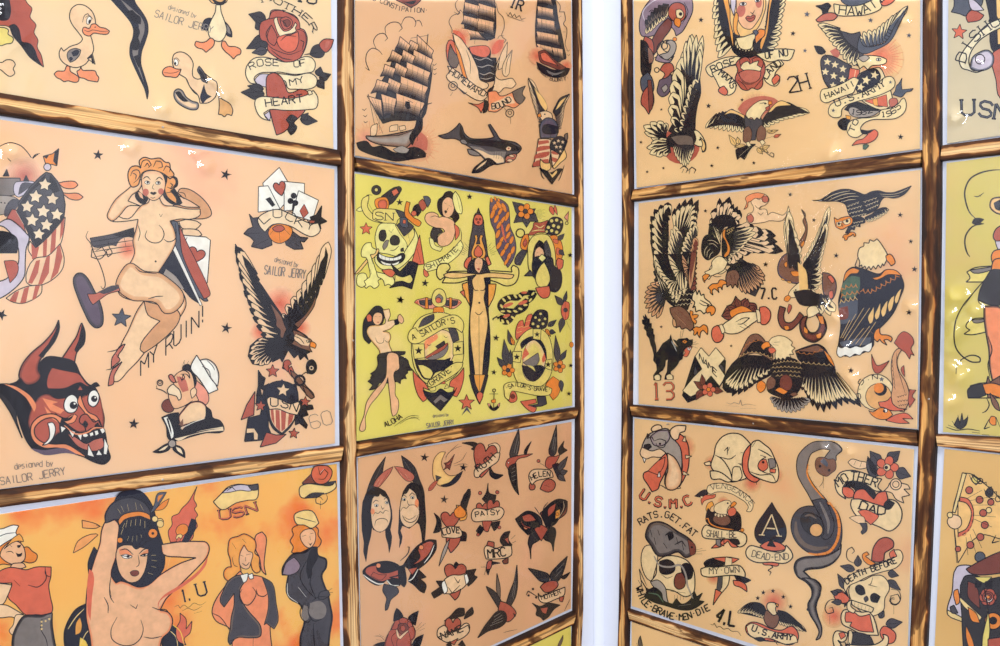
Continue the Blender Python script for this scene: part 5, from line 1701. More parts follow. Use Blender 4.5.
# ---- third row, second column left of the corner
tl, tr, br = on('L', 358.2, 458, PD), on('L', 571.6, 422, PD), on('L', 571, 608.6, PD); sl = on('L', 499, 642, PD)
k = (sl[1]-br[1])/(sl[0]-br[0])
sheet('L', [tl, tr, br, (tl[0], br[1]+k*(tl[0]-br[0]))], P_B2, (220, 170, 126),
      'rosy tan flash sheet of small hearts, butterflies and swallows, below the yellow sheet', r'''
@twin_heads_drawing 355 446 9.94
F B 6 304 106 284 200 270 280 220 420 110 480 140 380 200 250
H g 5 290 140 200 330
P K 5 110 470 170 420 230 410 300 450 340 520 366 640 370 720 356 800 350 830 366 900 360 970 340 1060 330 980 306 900 300 820 250 860 180 830 160 760 170 800 156 900 130 1000 110 1150 84 1050 90 960 70 840 66 700 76 560
F w 6 160 600 190 500 230 500 250 470 280 500 310 510 340 580 356 660 350 740 320 810 270 850 220 850 180 810 164 740
F m 6 380 204 350 270 290 350 230 410 180 400 200 350 280 260
H S 5 200 390 240 330
H S 5 230 396 270 330
L 5 260 380 330 260
L 7 176 570 206 540 236 550
L 7 286 536 306 516 330 530
E W 4 212 590 20 14 0
E W 4 316 562 17 14 0
C K 0 214 592 10
C K 0 318 562 10
L 6 176 700 200 660 230 670 250 650 280 670 300 640 336 650
L 6 256 590 274 630 290 610
E f 0 176 650 20 30 0
L 7 196 790 210 740 260 720 310 730 330 760
F B 6 460 94 540 150 600 220 640 330 680 430 690 540 680 560 640 440 500 250
H g 5 480 130 560 260
P K 5 440 640 456 540 480 450 520 390 560 360 600 370 660 400 690 500 700 640 706 740 700 860 690 960 720 1060 690 1020 670 960 660 860 640 780 620 760 540 820 470 790 450 840 470 900 460 960 440 1010 446 930 430 860 436 760
F w 6 446 640 460 540 480 480 510 470 540 420 570 440 600 470 626 560 640 650 630 720 590 780 540 810 490 790 456 740
F m 6 390 204 460 210 540 250 590 300 570 346 520 350 460 300
H S 5 470 300 440 250
H S 5 540 340 500 280
L 5 400 216 540 330
L 7 460 520 484 484 516 510
L 7 536 500 566 464 600 490
E W 4 488 530 18 14 0
E W 4 570 512 18 14 0
C K 0 490 532 10
C K 0 572 514 10
E f 0 614 570 20 44 0
L 6 450 650 480 610 510 620 540 590 600 590 640 640
L 6 520 540 530 580 556 590
L 8 470 690 500 740 550 760 600 740 630 680
L 5 480 700 540 730 610 690
@moon_arrow_drawing 355 446 9.94
G a c 6 830 250 900 60 850 60 790 120 770 220 780 320 830 390 900 406 980 380 1040 320 1070 250 1000 290 930 290 880 240 860 160
F N 5 1000 300 1070 250 1040 320 990 370 900 404 850 390 940 360
F D 5 884 170 920 160 990 80 960 170 940 240 920 220 880 240 900 200
F R 4 900 180 960 150 930 190
F R 4 810 340 830 340 760 440 730 446 730 420
F G 4 800 290 860 310 810 350
L 4 890 120 940 60 980 20 1030 -20
L 4 900 140 920 80 1000 20 1060 0
L 4 980 180 1060 140 1110 60
L 4 980 200 1050 180 1100 180 1120 190
@ruth_heart_drawing 400 387
F K 5 310 280 370 276 396 290 380 320 356 310 370 300 350 290
F w 4 440 290 480 280 500 300 490 350 460 330
U R 420 370 112 170 10
F w 5 370 430 376 410 440 370 480 330 500 330 490 370 450 400 400 440 396 450 376 450
T K 6 34 0 390 426 440 390 480 350 : RUTH
F K 5 450 400 470 430 516 440 480 460 450 440
@swallow_drawing 400 387
F B 4 594 210 598 280 586 340 570 360 550 350 560 290
H q 3 590 240 570 330
H q 3 594 270 580 340
F R 4 528 390 540 360 580 346 630 336 664 334 630 350 590 360 570 390 540 410 534 400
F K 4 620 330 656 272 640 310 630 340
F K 4 544 400 580 380 584 440 588 500 594 540 570 510 550 460
H q 3 574 400 560 410
H q 3 576 420 556 430
H q 3 578 440 558 450
H q 3 580 460 562 470
C W 2 542 378 4
@helen_swallow_drawing 400 387
F B 4 782 190 784 260 780 330 760 350 744 330 760 260
H q 3 776 220 762 310
H q 3 780 250 770 320
F K 4 790 320 820 270 816 300 836 316 800 340
F R 4 726 380 740 350 780 346 800 336 790 360 770 390 750 410 730 400
F N 4 760 390 790 380 800 430 820 450 790 460
V G 790 420 836 350 30
V G 800 430 836 420 30
V G 790 440 826 470 30
F R 5 700 510 720 470 750 460 776 480 770 510 740 526
L 3 720 490 750 500
F R 5 645 500 650 480 674 490 672 510 652 514
F w 5 644 440 660 416 720 412 756 420 766 450 720 460 680 470 660 490 648 470
T K 5 26 0 658 468 700 448 752 448 : HELEN
C R 3 692 370 8
L 4 700 380 730 400
@butterfly_drawing 400 517
F B 5 604 -10 640 -30 700 0 710 30 700 110 660 140 654 210 648 160 640 130 650 60 590 30
F K 5 576 10 620 -16 660 0 670 60 640 90 600 50
F D 5 700 -20 760 -60 800 -60 836 -80 830 -20 780 20 750 60 730 40
F K 5 716 70 760 50 776 60 770 130 766 172 756 130 720 110
F R 4 670 60 706 40 740 60 706 120
C f 2 630 50 12
C f 2 756 0 10
F R 5 600 0 640 -6 660 20 650 60 610 40
@orange_butterfly_drawing 400 387
F K 4 600 640 640 624 680 640 700 700 620 690
F R 3 610 646 650 636 680 666 620 670
F K 4 710 630 740 590 790 560 830 566 830 600 800 650 770 690 730 700
F R 3 740 610 780 580 770 620 740 650
F h 3 780 620 800 610 796 650 776 660
C O 2 786 636 8
H w 3 816 570 820 600 790 660
L 4 700 640 680 610 672 600
L 4 712 640 720 600 740 576
@patsy_hearts_drawing 400 387
F K 4 410 560 430 530 440 480 446 530 480 540 470 576 440 584
C R 3 400 530 9
C R 3 486 526 9
U R 412 620 60 80 0
U R 462 610 60 90 10
F w 5 356 640 370 610 440 612 500 600 520 620 500 660 420 670 366 670
T K 5 26 0 376 652 440 640 500 640 : PATSY
@patsy_hearts_drawing 400 517
F K 4 380 70 400 40 420 60 400 90
F K 4 450 30 500 20 490 50 470 70
F R 4 410 20 460 20 440 74 424 70
C R 3 390 88 8
C R 3 496 52 8
@love_heart_drawing 400 517
F h 4 280 -60 330 -50 330 10 300 20
F K 4 166 80 184 20 170 -20 200 10 200 70
U R 250 20 90 90 0
F K 4 310 70 330 80 330 120 300 120
F K 5 320 -110 350 -140 346 -100 320 -10 310 -60
U R 262 130 70 100 10
F w 5 206 60 250 46 300 60 310 90 290 104 210 100
T K 6 30 0 214 92 260 80 300 80 : LOVE
F q 4 248 110 232 170 194 246 210 180 232 130
@rope_hand_drawing 400 387
F K 4 340 510 352 520 330 590 310 620 300 600
F O 4 270 620 300 590 330 630 320 650 280 650
C K 0 330 540 5
@moth_drawing 320 560 7.51
F K 6 320 90 350 50 430 16 520 10 600 50 600 190 540 200 500 150 440 190 370 160
F R 4 350 60 420 40 430 80 480 100 600 70 590 110 500 150 460 160 370 120 340 90
F R 4 400 90 450 110 500 110 460 150 380 120
C f 4 438 42 18
L 5 470 40 500 80 540 40 600 50
H W 12 324 110 370 146 440 180 480 176
H W 10 500 150 540 190 590 190
F K 5 520 130 600 110 590 160
F R 4 530 130 590 120 590 140
F G 6 480 180 580 210 590 240 530 300 506 370 490 380 490 340 500 290 470 230
@moth_drawing 400 517
F K 5 -10 250 20 240 30 330 20 350 0 330
L 5 0 220 40 180 46 150 36 150
F K 5 16 240 80 150 140 114 180 116 180 160 130 230 90 260 130 300 100 310 130 340 120 380 100 370 70 340 40 320 60 270 30 250
F R 4 90 160 150 120 170 130 140 190 90 230 60 240 100 200
C f 3 106 152 12
H W 6 170 140 150 190 120 230
H W 6 90 260 60 310 40 320
F R 3 40 260 90 250 60 290
@clasped_hands_heart_drawing 400 517
F K 5 270 240 280 224 300 250 290 280
F K 5 156 380 200 350 180 320 220 320 220 370 170 406
F K 5 320 270 380 260 370 290 386 300 360 330 340 346 330 310
U R 276 290 106 110 0
F S 5 212 380 216 320 260 290 300 290 330 280 340 320 320 350 290 370 250 384
F W 4 208 330 222 316 236 370 220 386
F W 4 320 290 334 284 344 320 330 340
L 4 240 350 260 380 300 340
L 4 270 300 290 330 300 310
F R 5 246 384 276 376 304 360 290 400 274 416
@mrc_heart_drawing 400 517
F K 5 500 120 520 80 550 70 540 110 560 140 530 150
L 4 556 110 576 90
L 4 560 130 580 120
F R 4 520 110 540 100 546 140
F K 5 460 240 440 290 430 260 440 220 500 230
L 4 430 250 404 250
L 4 430 260 420 290
F R 5 430 150 440 120 470 126 470 150
F R 5 440 220 460 216 450 260 430 262
F D 5 510 220 540 200 540 230 520 234
F w 5 420 160 430 144 480 156 520 144 556 144 556 190 530 204 480 210 430 210
T K 7 42 1 436 204 480 200 534 192 : MRC
@name_heart_drawing 400 517
F K 4 220 520 250 496 290 456 320 456 320 490 290 500
L 4 250 500 310 460
U R 264 560 76 110 0
F K 5 320 510 330 480 360 450 366 480 340 500
F w 5 188 600 190 560 220 540 236 556 230 580 290 560 330 530 346 540 340 580 300 606 230 620
F w 5 190 600 230 586 290 566 340 540 346 570 310 606 230 626
T K 6 34 0 206 612 260 594 320 568 : NAME
F R 4 250 626 290 606 270 640
F K 4 230 640 250 620 262 660
F K 4 290 640 310 616 330 650
@swallow_drawing 400 517
F B 5 430 346 470 370 500 410 510 440 500 470 470 420 440 370
F T 4 484 282 500 350 500 410 484 380
F B 5 584 240 586 350 576 400 550 450 528 440 550 370 570 320
H q 3 578 280 560 400
H q 3 580 320 566 410
F R 5 500 420 530 430 560 450 580 480 570 500 540 524 510 510 490 470
F K 5 388 604 420 550 450 510 490 470 524 476 530 520 500 550 440 570
H q 4 500 480 470 500
H q 4 510 490 470 516
H q 4 514 504 460 530
H q 4 514 518 450 544
F B 3 566 480 578 494 572 500
@mother_swallow_drawing 400 517
F B 5 640 256 700 270 744 290 740 330 700 320 670 290
F B 5 750 290 780 250 836 196 820 260 790 320 760 330
H q 3 780 270 820 230
H q 3 776 300 810 260
F K 4 800 300 850 276 820 310
F R 5 700 350 720 330 780 320 790 340 760 370 724 376
F w 5 690 380 700 400 800 360 824 350 820 390 780 410 720 430 696 416
T K 4 24 0 706 414 760 400 806 380 : MOTHER
F R 4 796 400 820 396 812 424 798 420
F K 4 660 430 700 446 740 430 800 440 770 460 740 500 716 516 700 500 680 490 684 460
F R 3 700 456 740 450 730 484 714 480
L 5 690 400 640 370 630 390
C K 0 642 392 6
C K 0 664 360 6
C K 0 680 402 6
@fine_print 400 517
L 2 516 580 530 574 584 562
@fine_print 400 517
L 2 820 470 840 430 850 410
@rose_drawing 355 581 9.94
F K 5 380 400 390 320 412 270 440 290 476 350 470 390
F K 5 526 370 560 330 630 296 600 440 560 420
F K 5 560 640 600 570 680 530 660 600 640 660
F K 5 180 640 220 620 300 610 320 660
L 4 190 546 250 550 290 590
L 4 210 580 270 590
L 4 240 530 290 560
L 4 600 500 700 420
L 4 610 470 660 410
L 4 630 500 690 470
F R 6 350 490 370 440 400 400 440 386 470 360 510 370 550 400 580 450 600 500 590 560 560 600 560 660 540 720 300 720 290 640 310 560
F R 5 350 490 400 480 420 500 360 560 380 640 400 700 320 700 300 640 320 560
F R 5 380 440 400 396 440 386 450 410 430 430 420 470 400 480 360 480
F R 5 440 380 480 366 510 376 530 410 500 420 460 420 440 410
F R 5 530 400 560 420 570 450 540 460 520 430
F R 5 540 460 580 450 590 500 580 560 550 590 520 560 520 500
F R 5 420 580 470 550 530 500 550 590 540 660 460 700 420 660
F D 5 430 440 450 424 490 420 520 440 526 480 490 520 460 530 430 500
F R 4 450 450 480 440 500 470 480 500 456 490
F w 4 404 476 420 490 440 550 520 486 530 496 450 580 420 560
L 5 450 540 520 490
@star_drawing 400 387
X K 0 .1 .35 122 352 24 316 402 22 220 562 22
''')

# ---- fourth row sliver, second column left of the corner
tr = on('L', 571, 626, PD); sl = on('L', 531, 645.6, PD); k = (sl[1]-tr[1])/(sl[0]-tr[0])
sheet('L', [(tr[0]+.358, tr[1]+k*.358), tr, (tr[0], tr[1]-.28), (tr[0]+.358, tr[1]-.28)], P_B1, (230, 216, 120),
      'yellow flash sheet, only its upper right corner showing at the bottom edge', r'''
@feather_drawing 480 581 8.33
F T 4 692 450 690 490 670 540 640 580 650 530
L 4 690 460 640 580
''')
# ---- top row, first column right of the corner
sheet('R', q4('R', (633.6, 0), (919.8, 0), (919.6, 148.6), (636.6, 187.6)), P_C0, (234, 200, 142),
      'golden flash sheet with parrot, diving eagles, and a nurse portrait over a rose banner', r'''
@parrot_drawing 600 0
F u 5 210 180 196 130 210 60 250 0 300 -40 400 -60 456 -10 464 50 440 110 410 160 380 180 370 150 350 130 330 110 300 160 260 180
H z 6 230 120 214 60 260 10 320 -20
L 4 244 60 260 50 280 70
L 4 230 90 250 84
L 4 420 10 440 60 410 120
F R 5 345 40 360 20 390 12 420 26 430 60 424 90 400 110 376 110 350 90 340 70
F w 4 380 50 400 46 418 66 410 90 390 92 380 74
C K 0 403 70 9
F O 4 376 90 400 94 404 120 396 138 376 126 370 106
F D 5 260 200 300 130 340 90 360 110 350 150 320 190 280 260 250 300 240 240
W w B 7 3 250 120 280 90 310 60 330 40 / 230 170 250 160 270 140 290 120 310 110 330 90
W T B 6 3 240 100 270 60 300 30 330 20 / 236 140 250 120 276 100 300 90 320 84
F R 5 224 180 260 200 270 240 260 320 240 300 210 240
F K 5 204 200 230 210 250 260 256 340 240 400 210 370 204 300
F b 4 236 230 262 260 264 310 244 320
F v 5 206 390 240 360 260 390 270 440 256 480 216 460 204 430
F R 5 216 460 240 430 260 450 270 510 244 572 224 540 206 520
F D 4 238 400 256 400 262 540 246 560
C - 6 330 250 46
C - 5 340 230 30
F q 5 272 290 300 280 330 300 370 270 380 220 356 200 330 210 350 230 340 260 310 270
C O 3 374 196 10
C - 5 322 230 16
F u 5 290 270 310 290 350 300 370 280 350 310 300 310 276 300
F R 5 300 350 320 320 356 316 370 350 350 370 340 400 320 420 310 400 324 370
C - 5 284 350 12
F U 5 290 430 300 400 330 390 356 370 360 420 340 470 310 484 286 460
F q 4 306 440 330 420 340 440 320 466
@diving_eagle_drawing 600 129
C R 0 405 80 95
F K 0 340 10 400 -100 420 -200 450 -240 500 -260 506 -180 490 -120 480 -60 470 20 420 50
W w K 9 4 440 -180 410 -140 400 -90 390 -40 400 10 / 460 -474 420 -380 390 -320 372 -260 364 -180 358 -120 360 -60 370 0
W w K 6 4 440 -200 460 -190 480 -170 / 430 -440 458 -474 484 -470 514 -470 500 -400
W w B 9 3 430 40 430 -20 450 -90 480 -200 / 400 30 396 -20 406 -70 420 -120 440 -170 450 -220 478 -250
F K 5 440 -60 470 -140 500 -256 496 -200 490 -130 470 -70 474 -10 480 30 450 60 400 30
W w K 8 4 350 70 330 40 330 10 / 330 64 280 50 250 36 230 20 210 6 220 -20 240 -30 280 -40 330 -30
W w K 7 4 360 60 350 90 350 110 / 290 60 240 80 234 110 260 130 300 136 350 120
F K 0 330 60 360 20 400 20 470 10 480 60 450 90 400 90 350 90
F T 5 352 40 400 30 460 40 470 80 440 90 390 80
W w B 6 3 380 80 400 80 420 80 / 370 100 380 140 400 170 420 190
W w B 5 3 420 80 440 80 466 84 / 430 190 440 180 450 160 456 130
F w 5 468 10 480 6 500 20 520 50 530 80 526 110 512 116 508 90 490 86 470 76 480 50
F c 4 500 40 520 60 528 90 518 116 508 96 514 76
C K 0 500 54 5
L 5 400 200 420 184 440 200 430 220
L 5 440 210 460 190 480 204 470 222
L 5 410 220 420 200
L 5 446 224 450 204
@nurse_portrait_drawing 600 0
W w K 11 4 680 180 656 120 640 60 630 0 620 -80 / 590 290 580 240 570 190 574 130 560 80 570 30 566 -40
W w K 11 4 800 240 820 180 834 110 850 60 860 0 / 880 250 900 200 910 150 912 100 920 60 930 10 940 -40
F K 0 590 -40 620 -40 660 120 680 200 640 220 600 120
F K 0 870 -40 900 -40 890 100 850 180 820 230 830 100
F K 0 660 190 700 180 820 180 820 260 760 290 690 280 660 250
F h 5 600 -60 630 -60 650 40 664 140 670 250 656 200 640 100
F h 5 850 -40 870 -40 850 60 840 160 810 250 800 240 830 140
F c 4 660 -60 820 -60 830 30 810 100 790 140 740 180 690 180 664 160
F z 4 656 -60 680 0 670 80 656 40
F s 4 684 -60 810 -60 818 20 808 70 780 120 754 146 720 140 696 110 684 60
E m 0 706 54 22 32 10
E m 0 794 14 16 26 0
L 5 700 0 716 -10 736 -4
L 5 776 -14 790 -24 806 -20
E W 3 716 20 17 9 -6
E W 3 788 2 14 9 -10
C K 0 716 19 8
C K 0 788 2 8
L 4 752 60 764 70 774 52
F R 4 728 90 740 80 752 84 766 74 778 80 772 98 752 110 738 104
L 3 730 92 752 94 776 82
F h 4 680 60 690 70 686 150 700 180 676 170 668 100
W w - 7 4 690 190 720 190 760 190 / 680 230 690 250 710 256 730 262 760 256
F w 5 680 190 720 184 770 170 790 180 770 200 760 240 730 250 700 240
F O 5 780 170 800 146 826 150 824 176 800 200 780 220 776 196
F v 4 764 156 780 150 794 164 780 180
F w 5 530 340 570 310 620 290 680 282 720 290 700 320 650 330 600 350 560 386 540 370
T K 6 34 1 560 366 620 340 684 320 : ROSE
F w 5 560 366 600 350 650 380 680 420 672 460 640 476 600 440 580 400
T K 6 32 1 590 372 640 410 656 446 : MANS
F r 5 600 440 620 430 640 460 630 476 608 470 592 454
F w 5 780 270 830 260 880 246 940 246 974 250 950 300 900 300 850 310 820 300
T K 6 36 1 826 294 880 288 944 278 : OF_NO
F w 5 820 350 870 310 900 300 920 320 880 360 870 400 890 380 900 400 880 430 850 424 824 400
T K 6 32 1 834 400 862 360 912 322 : LAND
F r 5 860 400 884 372 900 384 890 410 870 426
F R 5 690 350 680 320 700 294 724 282 750 288 780 280 806 294 824 320 826 360 816 390 812 430 790 448 760 440 740 452 710 446 690 420 676 396
F R 4 700 300 730 286 750 300 740 330 706 334
F R 4 760 296 790 286 818 310 810 340 780 336
F w 4 702 340 716 316 740 306 750 322 772 310 796 304 786 326 810 340 800 356 760 350 720 352
F m 4 692 366 720 352 760 350 806 358 800 390 780 410 750 416 716 404
F D 0 696 380 740 414 790 404 760 424 720 420
L 4 690 400 716 420 740 452
L 4 816 390 790 420 770 444
L 4 684 350 700 370
@wingspread_eagle_drawing 690 70 7.143
R _ m 480 300 150
F m 0 340 280 380 230 440 200 520 186 600 200 630 220 560 300 400 330
Y m 3 490 310 100 140 -150 -30 30
W w K 10 4 200 320 260 300 340 330 390 380 / 112 416 160 420 210 430 240 436 270 440 310 444 360 446 400 450
F K 5 120 410 180 370 240 330 300 280 340 310 390 340 400 400 340 400 260 390
F c 5 240 326 290 284 340 300 400 330 390 350 340 320 290 310
W w K 10 4 520 370 560 330 620 290 720 270 / 530 420 560 410 600 390 650 370 690 350 730 346 780 330 820 320 856 306
F K 5 510 370 560 300 620 260 690 230 760 260 850 306 780 310 700 330 620 350 560 370
F c 5 556 306 600 250 650 220 700 236 730 254 680 256 620 264 580 300
F G 5 390 330 430 350 510 340 516 400 480 430 470 500 430 500 400 430
F b 4 380 480 390 420 420 400 440 430 440 490 420 520 384 510
F b 4 480 500 486 420 510 392 540 420 540 480 520 510 490 510
F w 5 400 320 440 260 500 220 550 216 580 224 560 270 540 290 510 330 500 356 480 340 460 360 440 340 420 350
L 5 500 240 540 236 552 244
C K 0 538 240 7
F O 4 560 224 586 222 588 246 560 250
F R 4 540 270 570 254 564 286 546 290
V c 330 540 280 466 40
V c 350 530 340 480 34
V c 400 540 320 550 30
F K 5 330 570 380 550 440 530 470 530 430 570 390 640 360 620 340 640 330 600
H w 3 430 550 350 620
H w 3 450 550 390 630
F w 4 400 520 420 510 440 540 420 548
F w 4 500 510 520 500 540 520 516 540
V c 480 560 520 600 30
V c 500 550 560 590 30
V c 520 560 570 540 30
L 5 460 540 520 570 570 610 596 624 600 600 580 590 570 606
L 4 540 490 640 464
V c 560 450 630 430 24
V r 600 480 650 460 24
V c 550 440 590 436 20
@sheet_number 690 70 7.143
T K 11 110 1 700 164 790 150 870 128 : 2H
@hawaii_banner_drawing 800 0
F v 4 200 -60 340 -60 400 10 300 36 210 10
F K 5 80 30 110 26 140 16 156 30 140 56 150 84 120 80 110 50
F m 5 80 100 120 70 170 66 190 80 170 100 130 104 90 110
F r 5 400 16 440 -10 480 -20 470 6 420 30
F w 5 170 20 180 70 260 80 350 70 410 36 400 0 440 -30 430 -50 380 -10 300 26 230 30
T K 6 46 0 190 70 300 78 400 26 430 0 : HAWAII
@us_army_eagle_drawing 800 0
R _ r 400 290 120
Y r 4 390 290 70 130 -70 70 18
F m 0 150 256 180 240 200 270 180 300
F G 5 300 160 260 170 220 160 160 150 90 124 130 170 160 200 200 240 240 300 290 330 310 300 320 240
W w B 10 4 200 150 220 190 250 220 290 250 / 90 124 120 160 140 190 160 220 180 240 200 270 220 300 240 320 270 330
W w v 11 4 330 240 360 230 400 220 430 200 450 150 / 300 180 330 150 360 150 390 140 410 120 440 100 460 80 480 70 500 56 520 44 540 30
F v 4 300 180 320 230 380 230 430 210 480 120 540 32 500 120 450 210 380 250 320 270 290 250
F w 5 280 300 330 280 380 280 420 290 434 300 430 316 400 326 360 330 340 350 320 330 300 346
F q 4 290 290 330 276 350 290 320 310
E W 4 394 298 12 7 0
C K 0 394 298 5
F G 5 106 300 120 280 160 280 220 310 260 330 240 390 200 440 160 450 124 410 108 350
X w 0 .1 .45 138 310 20 176 324 20 216 346 20 128 360 20 170 380 20 214 396 20 166 428 18
F r 4 250 340 300 350 290 390 240 410
H w 8 280 350 270 400
F K 4 72 230 110 236 130 260 110 272 90 266
L 5 110 250 140 290
F w 5 290 380 340 350 380 340 400 340 424 380 460 520 420 550 350 530 300 490
F N 4 280 440 300 376 380 346 404 380 400 400 340 450 290 460
X w 0 .2 .45 332 402 24 374 376 22 304 436 22
F R 4 330 470 420 390 430 430 360 480
F R 3 370 500 430 480 436 530 380 530
F h 3 366 500 390 494 396 526 376 528
@us_army_ribbon_drawing 810 70 8.08
F v 6 690 170 700 130 720 110 745 66 740 110 745 160 790 156 836 150 820 170 780 180 740 220 700 210 670 200
F m 5 640 250 660 230 700 232 712 260 690 290 650 300
F K 5 280 320 330 270 400 262 470 290 560 320 520 350 430 350 330 340
F r 4 440 250 520 230 620 200 630 300 520 280
F h 3 510 236 546 226 552 290 520 286
F w 7 84 205 100 160 150 148 240 120 300 90 360 60 400 80 372 140 350 186 280 210 200 240 130 266 96 250
T K 8 40 1 126 234 240 190 372 120 : HAWAII
F w 7 150 330 170 280 230 250 330 210 450 170 560 100 610 60 660 55 688 90 680 140 600 190 480 230 380 256 290 290 260 320 250 376 190 384 156 360
T K 9 52 1 210 300 330 250 480 200 620 120 : U.S.ARMY
X v 0 .1 .42 190 328 18 652 100 16
F K 6 226 430 250 400 280 390 320 400 320 440 290 486 250 474
F h 4 290 366 330 376 330 400 300 396
F q 6 320 310 350 300 430 330 500 330 570 330 520 366 440 384 350 376 320 350
T K 8 40 1 326 352 400 366 510 342 : 1962
F w 7 570 330 650 310 720 270 740 240 764 226 780 270 766 340 700 390 600 400 510 402 440 430 410 476 430 516 380 546 320 530 300 480 320 420 400 392 500 384 560 360
T K 8 42 1 572 382 650 372 744 300 : 1965
T K 8 40 1 350 510 370 460 400 410 : TO
F r 6 410 482 470 492 530 484 552 510 530 560 470 592 400 598 340 612 380 570 430 556 470 520 420 510
F K 0 410 480 460 490 520 486 470 516 420 508
P e 4 430 606 460 600 480 612 450 644 430 640
@star_drawing 600 0
X K 0 .1 .4 506 100 14 966 168 14 544 530 14 712 500 10 308 548 8
@star_drawing 600 129
X K 0 .1 .4 206 66 9 590 94 10 560 184 10 770 170 10 318 196 8 237 214 8
@star_drawing 800 0
X v 0 .1 .4 354 102 14 546 178 14 36 72 16 26 254 12
@star_drawing 800 129
X K 0 .1 .4 504 40 16
''', bumps=[(648, 53), (650, 60), (835, 150), (830, 156), (905, 20), (868, 60), (880, 66)])

